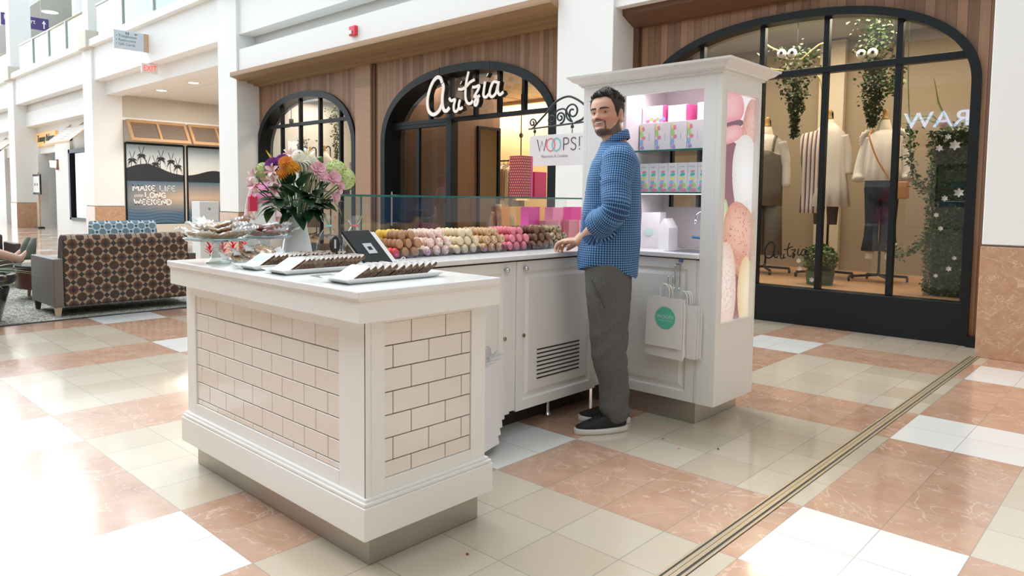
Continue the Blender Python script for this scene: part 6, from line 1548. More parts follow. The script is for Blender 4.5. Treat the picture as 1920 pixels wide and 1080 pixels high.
def _fab2(nt, tc):
    sp = N(nt, 'SeparateXYZ'); nt.links.new(tc.outputs['Object'], sp.inputs[0]); P = .16
    def cell(ox, oz): return (mathn(nt, 'SUBTRACT', mathn(nt, 'FRACT', mathn(nt, 'ADD', mathn(nt, 'DIVIDE', sp.outputs[1], P), ox)), .5), mathn(nt, 'SUBTRACT', mathn(nt, 'FRACT', mathn(nt, 'ADD', mathn(nt, 'DIVIDE', sp.outputs[2], P), oz)), .5))
    def disc(q, r): return mathn(nt, 'LESS_THAN', mathn(nt, 'ADD', mathn(nt, 'MULTIPLY', q[0], q[0]), mathn(nt, 'MULTIPLY', q[1], q[1])), r * r)
    col = mixc(nt, disc(cell(0, 0), .30), (.62, .68, .68), (.20, .30, .36)); col = mixc(nt, disc(cell(.5, .5), .30), col, (.16, .25, .30)); col = mixc(nt, disc(cell(.5, 0), .13), col, (.07, .11, .14))
    return mixc(nt, disc(cell(0, .5), .13), col, (.07, .11, .14))
FAB2 = nodes_mat('blue_circle_fabric', _fab2, .9)
LEATH = pmat('grey_brown_leather', (.150, .132, .120), .5); LEATHD = pmat('dark_brown_leather', (.085, .058, .050), .5); LEGW = pmat('pale_leg_wood', (.55, .45, .33), .5)
def sofa(base, y0, y1, label, sgn, backm, seatm, zt=.80, group=None):
    """sofa whose back stands at x=base; sgn -1: seat lies towards -x"""
    s = thing('sofa', label, 'sofa', (base + sgn * .4, (y0 + y1) / 2, 0), 0, group)
    X = lambda d: base + sgn * d
    def bx(a, b, c, d, e, f): 
        p, q = sorted((X(a), X(b))); return MB().box(p, q, c, d, e, f)
    # leaning back: foot at x=base, top leaning outwards a little and rounded
    pr = [(X(0), .105), (X(.0), .70), (X(.01), .765), (X(.04), zt), (X(.10), zt + .005), (X(.15), zt - .03), (X(.24), .42), (X(.24), .105)]
    b = MB().prism(pr, 1, y0 + .085, y1 - .085)
    obj('backrest', b, backm, s, bevel=.012)
    obj('seat', bx(.245, .84, y0 + .085, y1 - .085, .24, .44), seatm, s, bevel=.03)
    obj('seat_base', bx(.245, .80, y0 + .085, y1 - .085, .105, .235), LEATHD, s, bevel=.01)
    for ya in (y0, y1 - .084):
        ar = bx(.002, .80, ya, ya + .083, .105, .575)
        obj('armrest', ar, LEATH if ya == y0 else LEATHD, s, bevel=.008)
    for (d, ya) in ((.02, y0 + .01), (.02, y1 - .07), (.72, y0 + .01), (.72, y1 - .07)):
        p, q = sorted((X(d), X(d + .06)))
        obj('leg', MB().loft([[(p + .012, ya + .012, .008), (q - .012, ya + .012, .008), (q - .012, ya + .048, .008), (p + .012, ya + .048, .008)], [(p, ya, .105), (q, ya, .105), (q, ya + .06, .105), (p, ya + .06, .105)]]), LEGW if d < .1 else LEATHD, s)
    return s
sofa(-7.88, 2.005, 3.37, 'brown sofa with circle-patterned fabric back and grey arms, back to the kiosk', -1, FAB, FAB2)
sofa(-12.05, 3.45, 4.55, 'sofa with pale blue circle-patterned backrest, behind the brown sofa', 1, FAB2, FAB2, .80)
tb = thing('drum_table', 'round dark wood drum table with a dark top beside the brown sofa arm', 'table', (-9.55, 2.40, 0))
obj('drum', MB().lathe([(.33, .13), (.345, .14), (.345, .36), (.33, .37)], (-9.55, 2.40, 0), 40), pmat('mahogany', (.115, .045, .035), .3), tb, smooth=True, auto=40)
obj('table_top', MB().lathe([(.36, .371), (.365, .378), (.36, .395), (.001, .396)], (-9.55, 2.40, 0), 40), pmat('black_top', (.03, .045, .05), .15), tb, smooth=True, auto=40)
for a in (.6, 2.2, 3.8, 5.4): obj('leg', MB().tube([(-9.55 + .28 * math.cos(a), 2.4 + .28 * math.sin(a), .008), (-9.55 + .27 * math.cos(a), 2.4 + .27 * math.sin(a), .13)], [.016, .022], 10), LEGW, tb)
ch_ = thing('armchair', 'dark armchair beyond the drum table at the edge of the seating group', 'armchair', (-11.2, 2.05, 0))
obj('seat', MB().box(-11.5, -10.9, 1.75, 2.35, .12, .42), LEATHD, ch_, bevel=.03); obj('backrest', MB().box(-11.6, -11.5, 1.75, 2.35, .12, .66), LEATHD, ch_, bevel=.03)
for ya in (1.68, 2.36): obj('armrest', MB().box(-11.55, -10.95, ya, ya + .07, .12, .56), LEATHD, ch_, bevel=.015)
for xx, yy_ in ((-11.5, 1.8), (-11.5, 2.3), (-10.98, 1.8), (-10.98, 2.3)): obj('leg', MB().box(xx - .02, xx + .02, yy_ - .02, yy_ + .02, .008, .12), LEGW, ch_)
pc = (-8.06, 1.395, .008)
pl_ = thing('planter', 'large glossy dark planter with strappy green leaves at the rug edge', 'planter', pc)
obj('pot', MB().lathe([(.001, 0), (.20, 0), (.215, .02), (.285, .30), (.290, .325), (.275, .335), (.30, .345), (.335, .375), (.345, .415), (.335, .445), (.30, .45), (.285, .42), (.26, .40), (.001, .40)], pc, 44), pmat('dark_glaze', (.022, .026, .032), .12, coat=.5), pl_, smooth=True, auto=60)
obj('soil', MB().lathe([(.26, .405), (.001, .41)], pc, 24), pmat('soil', (.05, .035, .025), .95), pl_)
sl = []
for i in range(22):
    a = i * 2.4; L = .34 + .16 * hsh(i); M = Matrix.Translation((pc[0] + .07 * math.cos(a), pc[1] + .07 * math.sin(a), .41)) @ Matrix.Rotation(a, 4, 'Z') @ Matrix.Rotation(.55 + .4 * hsh(i, 2), 4, 'X')
    obj('leaf', leaf_mb(MB(), M, L, .030, .8, 10, .3), LEAFM, pl_, smooth=True, recalc=False)
rp_ = thing('red_flower_pot', 'low pot of red bromeliads behind the sofa, seen between the cake stands', 'potted plant', (-8.15, 3.78, 0))
obj('pot', MB().lathe([(.001, 0), (.13, 0), (.17, .30), (.18, .32), (.16, .32), (.001, .30)], (-8.15, 3.78, .008), 28), pmat('dark_glaze', (.022, .026, .032), .12), rp_, smooth=True, auto=60)
for i in range(26):
    a = i * 2.4; M = Matrix.Translation((-8.15 + .05 * math.cos(a), 3.78 + .12 * math.sin(a), .31)) @ Matrix.Rotation(a, 4, 'Z') @ Matrix.Rotation(.7 + .5 * hsh(i), 4, 'X')
    obj('leaf', leaf_mb(MB(), M, .26, .035, .5), LEAFM, rp_, smooth=True, recalc=False)
for dx, dy in ((0, .02), (.05, -.16), (-.04, .16), (.02, .26)):
    m_ = MB(); q = Matrix.Translation((-8.15 + dx, 3.78 + dy, .52))
    for k_ in range(14): petal(m_, q @ Matrix.Rotation(k_ * 2.4, 4, 'Z') @ Matrix.Translation((0, 0, .008 * k_)), .085, .035, .75 + .03 * k_, .1, 4)
    obj('red_flower', m_, pmat('red_bract', (.66, .03, .06), .5), rp_, smooth=True, recalc=False)
    obj('stem', MB().tube([(-8.15 + dx * .4, 3.78 + dy * .4, .31), (-8.15 + dx, 3.78 + dy, .53)], .006, 6), STEMM, rp_)
wb = thing('podium', 'white podium sign with a small blue mark near the poster windows', 'podium', (-12.5, 5.60, 0))
obj('cabinet', MB().box(-12.85, -12.52, 5.43, 5.77, 0.0, 1.10), WHITE, wb, bevel=.006); obj('blue_mark', MB().lathe([(.022, 0), (.022, .002), (.001, .0025)], n=16, mat=Matrix.Translation((-12.519, 5.60, .97)) @ Matrix.Rotation(PI / 2, 4, 'Y')), pmat('blue_mark', (.15, .35, .55), .5), wb)
# ------------------------------------------------------------------ two other people, far back
def plain_person(name, pts, label, loc, rotz, head, skin=(.62, .38, .28), voxel=.012, hairc=(.12, .07, .04)):
    b = MB()
    for P, R in pts: limb(b, P, R, 14)
    b.ell(head, .078, .074, .105, 18, 14)
    b.tube([(head[0] - .0, head[1], head[2] - .20), (head[0], head[1], head[2] - .06)], .05, 12)
    b.ell((head[0] + .082, head[1], head[2] - .012), .016, .011, .02, 8, 8)
    o = remesh(name, b, voxel, SKIN, None, 3, .5, loc, rotz)
    tint(o, lambda p: (*skin, 0.0)); tagp(o, label, 'person')
    h = MB(); h.ell((head[0] - .02, head[1], head[2] + .03), .088, .084, .098, 18, 12)
    obj('hair', h, pmat('brown_hair', hairc, .6), o, world=False, smooth=True)
    for sd in (1, -1): obj('eye', MB().ell((head[0] + .070, head[1] + sd * .030, head[2] + .01), .011, .011, .009, 10, 8), pmat('eye_dark', (.05, .03, .02), .2), o, world=False, smooth=True)
    return o
# lady by the far column: stands facing the aisle
ld = plain_person('person', [([(0, .09, .85), (.02, .09, .47), (0, .09, .07)], [.085, .055, .04]), ([(0, -.09, .85), (.02, -.09, .47), (0, -.09, .07)], [.085, .055, .04]),
    ([(0, 0, .80), (0, 0, 1.1), (0, 0, 1.32)], [.13, .12, .10]), ([(0, .15, 1.30), (.0, .22, 1.04), (.08, .24, .80)], [.048, .04, .03]), ([(0, -.15, 1.30), (.02, -.23, 1.05), (.10, -.16, .92)], [.048, .04, .03]),
    ([(.09, .24, .78), (.12, .24, .70)], [.034, .02]), ([(.12, -.14, .90), (.17, -.10, .87)], [.034, .02]), ([(-.02, .09, .04), (.14, .10, .03)], [.035, .03]), ([(-.02, -.09, .04), (.14, -.10, .03)], [.035, .03])],
    'person in a pink top and white dress standing behind the bouquet', (-10.15, 5.38, 0), -.8, (0, 0, 1.52))
obj('dress', MB().loft([sect((0, 0), .25, .29, .42, 28, 2), sect((0, 0), .20, .235, .75, 28, 2), sect((0, 0), .15, .175, 1.0, 28, 2), sect((0, 0), .145, .175, 1.2, 28, 2), sect((0, 0), .11, .15, 1.35, 28, 2)]), pmat('white_dress', (.82, .82, .80), .8), ld, world=False, smooth=True)
obj('pink_top', MB().loft([sect((0, 0), .165, .20, 1.10, 28, 2), sect((0, 0), .16, .20, 1.22, 28, 2), sect((0, 0), .13, .18, 1.36, 28, 2), sect((0, 0), .07, .09, 1.41, 28, 2)]), pmat('pink_top', (.86, .30, .58), .8), ld, world=False, smooth=True)
for sd in (1, -1): obj('sleeve', MB().tube(catmull([(0, sd * .15, 1.32), (.0, sd * .225, 1.06), (.06, sd * .24, .88)], 5), [.062] * 6 + [.052] * 5, 14), pmat('pale_pink_sleeve', (.80, .60, .62), .8), ld, world=False, smooth=True)
obj('shoe', MB().ell((.06, .095, .045), .14, .05, .042), pmat('white_rubber', (.70, .68, .65), .6), ld, world=False, smooth=True); obj('shoe', MB().ell((.06, -.095, .045), .14, .05, .042), pmat('white_rubber', (.70, .68, .65), .6), ld, world=False, smooth=True)
tagp(obj('shoulder_bag', MB().box(-10.12, -10.05, 5.10, 5.22, .98, 1.20).tube(catmull([(-10.085, 5.14, 1.20), (-10.10, 5.20, 1.34), (-10.14, 5.30, 1.41)], 5), .012, 6), pmat('red_bag', (.62, .03, .08), .5), bevel=.012), 'red shoulder bag carried by the person in pink and white', 'bag')
# sitter at the left picture edge, legs stretched out with the feet on the drum table
st = plain_person('person', [([(0, .09, .46), (.34, .10, .60), (.72, .10, .47)], [.085, .058, .042]), ([(0, -.09, .46), (.34, -.10, .58), (.72, -.10, .47)], [.085, .058, .042]),
    ([(0, 0, .46), (-.08, 0, .72), (-.10, 0, .96)], [.14, .125, .10]), ([(-.10, .16, .95), (.02, .22, .74), (.22, .14, .70)], [.048, .04, .03]), ([(-.10, -.16, .95), (.02, -.22, .74), (.22, -.14, .70)], [.048, .04, .03]),
    ([(.22, .13, .69), (.30, .09, .68)], [.032, .022]), ([(.22, -.13, .69), (.30, -.09, .68)], [.032, .022]), ([(.72, .10, .45), (.80, .10, .54)], [.04, .032]), ([(.72, -.10, .45), (.80, -.10, .54)], [.04, .032])],
    'person lounging at the left edge with bare legs and feet up on the drum table', (-9.55, 1.36, 0), PI / 2 + .06, (-.08, 0, 1.16))
obj('shorts', MB().loft([[Vector((x, y * w_, z)) for y, z in [(math.cos(a), .50 + .10 * math.sin(a)) for a in [2 * PI * j / 20 for j in range(20)]]] for x, w_ in ((-.12, .17), (.05, .20), (.20, .20))]), pmat('coral_shorts', (.70, .36, .32), .8), st, world=False, smooth=True)
obj('shirt', MB().loft([sect((-.02, 0), .155, .18, .47, 24, 2), sect((-.08, 0), .145, .175, .72, 24, 2), sect((-.10, 0), .125, .19, .95, 24, 2), sect((-.10, 0), .06, .08, 1.02, 24, 2)]), pmat('white_dress', (.82, .82, .80), .8), st, world=False, smooth=True)
for sd in (1, -1): obj('shoe', MB().loft([sect((.80, sd * .10), .055, .045, .46, 16, 2.4), sect((.82, sd * .10), .06, .048, .50, 16, 2.4), sect((.845, sd * .10), .045, .045, .60, 16, 2.4), sect((.87, sd * .10), .025, .035, .70, 16, 2.4)]), pmat('olive_shoe', (.12, .14, .11), .7), st, world=False, smooth=True)
lo = thing('lounge_chair', 'dark lounge chair under the sitter at the left edge', 'armchair', (-9.55, 1.2, 0))
obj('seat', MB().box(-9.9, -9.2, .95, 1.62, .12, .385), LEATHD, lo, bevel=.03); obj('backrest', MB().box(-9.9, -9.2, .88, 1.03, .386, .80), LEATHD, lo, bevel=.03)
for xx in (-9.85, -9.25):
    for yy_ in (1.0, 1.55): obj('leg', MB().box(xx - .02, xx + .02, yy_ - .02, yy_ + .02, .008, .12), LEGW, lo)
# ------------------------------------------------------------------ printed beach posters in the window of the left shop
def palm_art(v0):
    def f(u, v):
        U = u + v0
        c = lerp((.80, .74, .66), (.36, .50, .60), max(0, min(1, (v - .60) / .40)))
        c = lerp(c, (.72, .78, .80), max(0, .7 - abs(v - .80) * 4))
        if v < .57:
            t = v / .57
            c = lerp((.05, .12, .20), (.13, .20, .26), t * .6); c = lerp(c, (.62, .46, .33), max(0, 1 - abs(t - .58) * 2.8) * min(1, .30 + .75 * U))
            c = lerp(c, (.30, .42, .50), .25 * (math.sin(v * 160 + math.sin(u * 7) * 3) > .3) * (1 - t))
        if v > .54 and v < .70 + .06 * math.sin(U * 5) - .09 * max(0, U - .9): c = (.025, .03, .035)
        for px, h in ((.10, .80), (.26, .86), (.36, .74), (.50, .76), (.60, .83), (.78, .80), (.90, .74)):
            x = U - px; z = v - h
            if abs(x - .02 * math.sin(z * 20)) < .006 and -.2 < z < 0: c = (.02, .025, .03)
            for th in (-.3, .25, .75, 1.3):
                for sg in (1, -1):
                    ax = x * sg
                    if 0 <= ax < .075 * math.cos(th * .8) + .012 and abs(z - (ax * math.tan(th) * .8 - 11 * ax * ax)) < .017 - .13 * ax: c = (.02, .025, .03)
        return c
    return f
POSTM = bpy.data.materials.new('printed_poster'); POSTM.use_nodes = True
_n = POSTM.node_tree.nodes.new('ShaderNodeVertexColor'); _n.layer_name = 'print'; POSTM.node_tree.links.new(_n.outputs[0], POSTM.node_tree.nodes['Principled BSDF'].inputs['Base Color']); POSTM.node_tree.nodes['Principled BSDF'].inputs['Roughness'].default_value = .3
def poster(y0, y1, label, v0):
    p = thing('beach_poster', label, 'poster', (-21.88, (y0 + y1) / 2, .37))
    obj('poster_frame', MB().box(-21.90, -21.865, y0 - .04, y0, .36, 2.68).box(-21.90, -21.865, y1, y1 + .04, .36, 2.68).box(-21.90, -21.865, y0, y1, 2.64, 2.70).box(-21.90, -21.865, y0, y1, .34, .38), BLACK, p)
    picture('print', 220, 260, lambda u, v: (-21.885, y0 + u * (y1 - y0), .38 + v * 2.26), palm_art(v0), POSTM, p)
    return p
P1 = poster(7.44, 9.02, 'beach poster with palm silhouettes and white slogan in the shop window', 0.0)
P2 = poster(9.16, 10.75, 'beach poster with a pale rippled lagoon, right of the slogan poster', 1.0)
SER = {'M': [[(0, 0), (0, 1)], [(0, 1), (.5, .3)], [(.5, .3), (1, 1)], [(1, 1), (1, 0)]], 'A': [[(0, 0), (.45, 1)], [(.45, 1), (.9, 0)], [(.2, .36), (.7, .36)]], 'K': [[(0, 0), (0, 1)], [(0, .4), (.7, 1)], [(.25, .6), (.75, 0)]], 'E': [[(0, 0), (0, 1)], [(0, 1), (.6, 1)], [(0, .52), (.48, .52)], [(0, 0), (.62, 0)]],
       'L': [[(0, 1), (0, 0)], [(0, 0), (.6, 0)]], 'I': [[(.1, 0), (.1, 1)]], 'F': [[(0, 0), (0, 1)], [(0, 1), (.6, 1)], [(0, .52), (.45, .52)]], 'O': [[(.45 + .45 * math.cos(a), .5 + .5 * math.sin(a)) for a in [2 * PI * i / 20 for i in range(21)]]], 'N': [[(0, 0), (0, 1)], [(0, 1), (.8, 0)], [(.8, 0), (.8, 1)]],
       'G': [[(.8, .85), (.45, 1), (.1, .8), (0, .5), (.1, .2), (.45, 0), (.8, .12), (.8, .42), (.5, .42)]], 'W': [[(0, 1), (.3, 0)], [(.3, 0), (.6, .9)], [(.6, .9), (.9, 0)], [(.9, 0), (1.2, 1)]], 'D': [[(0, 0), (0, 1)], [(0, 1), (.4, 1), (.75, .8), (.85, .5), (.75, .2), (.4, 0), (0, 0)]]}
SERW = {'M': 1.0, 'A': .9, 'K': .75, 'E': .62, 'L': .62, 'I': .2, 'F': .6, 'O': .9, 'N': .8, 'G': .82, 'W': 1.2, 'D': .85}
def serif_text(mb, s, y0, z0, h, ww=1.0, lw=.22, gap=.30):
    y = y0
    for chh in s:
        if chh == ' ': y += .45 * h * ww; continue
        for st_ in SER[chh]:
            mb.ribbon([(-21.880, y + p[0] * h * ww, z0 + p[1] * h) for p in st_], h * lw, (1, 0, 0), .003)
            for p in (st_[0], st_[-1]):
                if p[1] in (0, 1) and len(st_) == 2 and chh != 'O': mb.box(-21.8828, -21.8772, y + (p[0] - .15) * h * ww, y + (p[0] + .15) * h * ww, z0 + p[1] * h - .055 * h, z0 + p[1] * h + .055 * h)
        y += (SERW[chh] + gap) * h * ww
    return mb
sl1 = MB(); serif_text(sl1, 'MAKE', 7.60, 1.33, .145, .98); serif_text(sl1, 'LONG', 7.93, 1.13, .145, .95); serif_text(sl1, 'WEEKEND', 7.62, .93, .145, .98)
obj('slogan', sl1, pmat('poster_white', (.85, .85, .83), .5), P1)
sl2 = MB(); serif_text(sl2, 'LIFE', 8.34, 1.33, .145, .98); obj('slogan', sl2, pmat('poster_pale_blue', (.52, .68, .74), .5), P1)
sl3 = MB(); text_mb(sl3, 'one', .16, (-21.880, 7.61, 1.145), (0, 1, 0), (0, 0, 1), .003, shear=.35); obj('slogan', sl3, pmat('poster_white', (.85, .85, .83), .5), P1)
# louvred top-hung shutters over posters and far shop windows
SHW = pmat('shutter_wood', (.50, .30, .15), .5); SHL = pmat('shutter_slats', (.22, .16, .12), .6)
def shutter(y0, y1, label, x=-21.86):
    t_ = thing('louvred_shutter', label, 'shutter', (x, (y0 + y1) / 2, 2.72), 0, None)
    n0 = Vector((.42, 0, -.60)).normalized(); up0 = Vector((x + .05, 0, 3.30)); H_ = .74
    def P(u, v, d=0): 
        q = up0 + n0 * (H_ * v) + Vector((.82, 0, .57)) * d; return (q.x, y0 + u * (y1 - y0), q.z)
    def bar(u0, u1, v0, v1, d0=0, d1=.05):
        m_ = MB(); vs_ = [P(u, v, d) for d in (d0, d1) for v in (v0, v1) for u in (u0, u1)]
        return m_.add(vs_, [(0, 2, 3, 1), (4, 5, 7, 6), (0, 1, 5, 4), (2, 6, 7, 3), (0, 4, 6, 2), (1, 3, 7, 5)])
    f = MB()
    for a in (bar(0, .05, 0, 1), bar(.95, 1, 0, 1), bar(.05, .95, 0, .13), bar(.05, .95, .87, 1), bar(.48, .52, .13, .87)): f.add(a.v, a.f)
    obj('shutter_frame', f, SHW, t_)
    s_ = MB()
    for i in range(11):
        v = .15 + .066 * i
        for ua, ub in ((.05, .48), (.52, .95)):
            a = bar(ua, ub, v, v + .052, .01 + 0, .02); s_.add(a.v, a.f)
    obj('slat', s_, SHL, t_)
    return t_
shutter(7.42, 9.06, 'brown louvred shutter propped open above the slogan poster'); shutter(9.12, 10.78, 'brown louvred shutter propped open above the lagoon poster')
def awning(x0, x1, label):
    t_ = thing('slatted_awning', label, 'awning', ((x0 + x1) / 2, 7.0, 2.75))
    f = MB()
    f.prism([(7.285, 3.44), (7.285, 3.38), (6.55, 2.72), (6.55, 2.78)], 0, x0, x0 + .10).prism([(7.285, 3.44), (7.285, 3.38), (6.55, 2.72), (6.55, 2.78)], 0, x1 - .1, x1)
    f.prism([(7.285, 3.44), (7.285, 3.38), (6.55, 2.72), (6.55, 2.78)], 0, (x0 + x1) / 2 - .05, (x0 + x1) / 2 + .05).prism([(6.62, 2.84), (6.62, 2.78), (6.52, 2.70), (6.52, 2.76)], 0, x0, x1)
    obj('awning_frame', f, pmat('pale_awning_wood', (.62, .46, .32), .6), t_)
    s_ = MB()
    for i in range(7):
        k_ = i / 7; s_.prism([(7.15 - .6 * k_, 3.32 - .54 * k_), (7.15 - .6 * k_, 3.31 - .54 * k_), (7.09 - .6 * k_, 3.255 - .54 * k_), (7.09 - .6 * k_, 3.265 - .54 * k_)], 0, x0 + .1, x1 - .1)
    obj('slat', s_, pmat('awning_slat', (.70, .66, .60), .6), t_)
awning(-26.3, -23.7, 'pale slatted awning over the far shop window'); awning(-34.5, -32.2, 'pale slatted awning over the farthest shop, by the column')
sg = thing('shop_sign', 'orange-lit shop name board above the far doorway', 'sign', (-28.8, 7.2, 2.88))
obj('board', MB().box(-29.95, -27.65, 7.21, 7.275, 2.86, 3.34), pmat('amber_board', (.80, .46, .16), .5, emit=.25), sg, bevel=.01)
m_ = MB(); text_mb(m_, 'Tommy Bahama', .34, (-29.80, 7.205, 3.02), (1, 0, 0), (0, 0, 1), .02, shear=.2, squeeze=.92); obj('lettering', m_, pmat('dark_letters', (.05, .07, .08), .5), sg)
for i, (x, lab) in enumerate(((-30.75, 'wall lamp left of the far doorway'), (-27.35, 'wall lamp right of the far doorway, by the pier'))):
    s_ = thing('wall_lamp', 'white shaded ' + lab, 'wall lamp', (x, 7.12, 2.1), 0, 'far doorway lamps')
    obj('bracket', MB().box(x - .03, x + .03, 7.12, 7.198, 2.0, 2.35), pmat('bronze', (.25, .16, .10), .4, .6), s_); obj('lamp_shade', MB().lathe([(.08, 2.08), (.10, 2.3), (.001, 2.3)], (x, 7.04, 0), 16), pmat('lit_shade', (1, .93, .82), .6, emit=1.6), s_, smooth=True, auto=40)
ez_ = thing('easel_sign', 'black framed white notice board on a wooden easel by the far doorway', 'easel', (-29.15, 7.02, 0))
obj('post', MB().box(-29.19, -29.11, 7.03, 7.07, .0, 1.95), pmat('easel_wood', (.60, .42, .24), .6), ez_); obj('foot', MB().box(-29.35, -28.95, 6.95, 7.15, 0, .05), BLACK, ez_)
obj('frame', MB().box(-29.60, -28.70, 6.98, 7.02, 1.18, 1.88), BLACK, ez_, bevel=.005); obj('sheet', MB().box(-29.53, -28.77, 6.972, 6.979, 1.25, 1.81), WHITE, ez_)
for dx in (-.14, .14): obj('picture_spot', MB().prism([(-29.15 + dx + .07 * math.cos(a), 1.53 + .05 * math.sin(a)) for a in [2 * PI * i / 12 for i in range(12)]], 1, 6.966, 6.971), pmat('brown_spot', (.32, .22, .12), .6), ez_)
# fixed signs: blade sign, exit sign, alarm strobe, gallery sign
bs = thing('blade_sign', 'white directory sign with small arrows sticking out from the gallery fascia', 'sign', (-18, 6.25, 4.55))
obj('board', MB().box(-18.03, -17.97, 5.91, 6.565, 4.55, 4.965), pmat('pale_sign', (.60, .68, .76), .35), bs, bevel=.008)
obj('edge_strip', MB().box(-18.035, -17.965, 6.566, 6.664, 4.55, 4.965), pmat('copper_edge', (.65, .42, .26), .4), bs)
m_ = MB()
for i, (s_, z) in enumerate((('Telephones', 4.81), ('Restrooms', 4.72), ('Gift Cards', 4.63))): text_mb(m_, '\u2022 ' + s_, .085, (-17.968, 5.95, z), (0, 1, 0), (0, 0, 1), .003)
m_.box(-17.969, -17.966, 6.16, 6.19, 4.885, 4.935).box(-17.969, -17.966, 6.205, 6.235, 4.885, 4.935).prism([(6.36, 4.885), (6.43, 4.91), (6.36, 4.935)], 0, -17.969, -17.966)
obj('lettering', m_, pmat('grey_sign_ink', (.16, .22, .28), .5), bs)
es = thing('exit_sign', 'small white exit sign with red letters under the gallery beam', 'exit sign', (-18, 6.75, 4.07))
obj('housing', MB().box(-18.04, -17.98, 6.50, 6.86, 4.08, 4.29), pmat('exit_white', (.80, .80, .78), .4), es, bevel=.005); obj('stem', MB().tube([(-18.01, 6.74, 4.29), (-18.01, 6.74, 4.31)], .015), WHITE, es)
m_ = MB(); text_mb(m_, 'EXIT', .19, (-17.977, 6.53, 4.12), (0, 1, 0), (0, 0, 1), .004, squeeze=.78); obj('lettering', m_, pmat('exit_red', (.85, .06, .04), .4, emit=.9), es)
al = thing('alarm_strobe', 'red fire alarm strobe on the white band over the timber shop front', 'fire alarm', (-9.6, 6.6, 3.74))
obj('body', MB().box(-9.68, -9.52, 6.58, 6.639, 3.72, 3.87), pmat('alarm_red', (.72, .04, .06), .4), al, bevel=.01); obj('lens', MB().box(-9.655, -9.59, 6.56, 6.58, 3.74, 3.80), pmat('lens_white', (.8, .8, .8), .2), al, bevel=.005)
gs = thing('gallery_sign', 'purple hanging sign with white words and an up arrow on the upper floor', 'sign', (-32, 7.5, 7.40))
obj('board', MB().box(-32.08, -31.98, 6.72, 8.24, 7.40, 7.84), pmat('sign_purple', (.075, .045, .20), .4), gs, bevel=.01)
for y in (6.95, 8.0): obj('rod', MB().tube([(-32.03, y, 7.84), (-32.03, y, 8.9)], .015, 6), RAILM, gs)
m_ = MB(); text_mb(m_, 'Food Court', .24, (-31.977, 6.80, 7.60), (0, 1, 0), (0, 0, 1), .006, squeeze=.86); m_.prism([(8.06, 7.46), (8.10, 7.46), (8.10, 7.64), (8.15, 7.64), (8.08, 7.77), (8.01, 7.64), (8.06, 7.64)], 0, -31.98, -31.975)
obj('lettering', m_, pmat('poster_white', (.85, .85, .83), .5), gs)
ad = thing('advert_stand', 'purple, green and blue advertising stand on the upper floor behind the glass', 'advert', (-36, 9.9, 5.3))
for nm, ya, yb, za, zb, cc in (('purple_panel', 9.2, 9.85, 6.7, 7.9, (.14, .09, .38)), ('green_panel', 9.86, 11.0, 6.75, 7.9, (.22, .58, .24)), ('blue_panel', 9.2, 11.0, 5.3, 6.69, (.04, .22, .55))): obj(nm, MB().box(-36.1, -36, ya, yb, za, zb), pmat(nm, cc, .5), ad)
for i, (x, y, z) in enumerate(((-20.1, 7.75, 3.999), (-18.1, 7.75, 3.999), (-16.4, 8.9, 3.999))):
    dl = thing('downlight', ['recessed downlight nearest the poster wall', 'recessed downlight in the middle of the passage ceiling', 'recessed downlight deepest in the passage ceiling'][i], 'downlight', (x, y, z), 0, 'passage downlights')
    obj('ring', MB().lathe([(.16, -.008), (.16, 0), (.12, 0), (.12, -.008)], (x, y, z), 24, cap=False), WHITE, dl); obj('lens', MB().lathe([(.119, -.006), (.001, -.0061)], (x, y, z), 24), pmat('warm_lens', (1, .90, .72), .5, emit=5), dl)
for i, (x, y, z) in enumerate(((-35.5, 9.2, 8.899), (-34, 12.5, 8.899))):
    dl = thing('downlight', ['recessed gallery downlight above the purple sign', 'recessed gallery downlight farther into the upper floor'][i], 'downlight', (x, y, z), 0, 'gallery downlights')
    obj('ring', MB().lathe([(.36, -.01), (.36, 0), (.3, 0), (.3, -.01)], (x, y, z), 24, cap=False), WHITE, dl); obj('lens', MB().lathe([(.299, -.006), (.001, -.0061)], (x, y, z), 24), pmat('warm_lens', (1, .90, .72), .5, emit=5), dl)
# ------------------------------------------------------------------ script lettering of the shop
SCRIPT = [ # pen strokes in a 1920x823 letter box, y down
 [(400, 290), (380, 240), (340, 222), (285, 262), (235, 360), (212, 470), (225, 570), (270, 622), (320, 622), (368, 585), (400, 520)],
 [(405, 300), (418, 340), (405, 430), (405, 520), (425, 590), (460, 602), (492, 570)],
 [(490, 465), (512, 500), (545, 492), (562, 495), (546, 560), (552, 610), (580, 620), (605, 590)],
 [(622, 500), (606, 560), (620, 600), (652, 585)], [(630, 318), (634, 322)],
 [(722, 215), (700, 300), (686, 400), (690, 500), (715, 548), (750, 552), (772, 525)], [(600, 384), (640, 392), (690, 372), (740, 330), (792, 310)],
 [(765, 385), (800, 388), (845, 378), (832, 420), (790, 486), (822, 490), (832, 530), (815, 575), (796, 572), (800, 530), (850, 480)],
 [(912, 345), (898, 430), (895, 490), (922, 508), (952, 480)], [(934, 278), (938, 282)],
 [(1048, 372), (1005, 362), (972, 420), (962, 480), (988, 512), (1030, 480), (1052, 400)], [(1062, 362), (1050, 450), (1072, 500), (1112, 478)]]
def script_word(mb, P, w_, th, nrm, big=1.0):
    for k_, st_ in enumerate(SCRIPT):
        pts = [P(x, y) for x, y in [(q.x, q.y) for q in catmull([(a, b, 0) for a, b in st_], 5)]]
        ww_ = w_ * (1.35 if k_ in (0, 1) else 1.0) * big
        mb.ribbon(pts, ww_ * (1.25 if len(st_) == 2 else 1), nrm, th)
    return mb
def PW(x, y): # letter box to the sign plane in front of the doorway arch
    u, v = (x - 195) / 920, (640 - y) / 430
    return (-8.22 + u * 1.58, 6.93, 2.405 + v * .56)
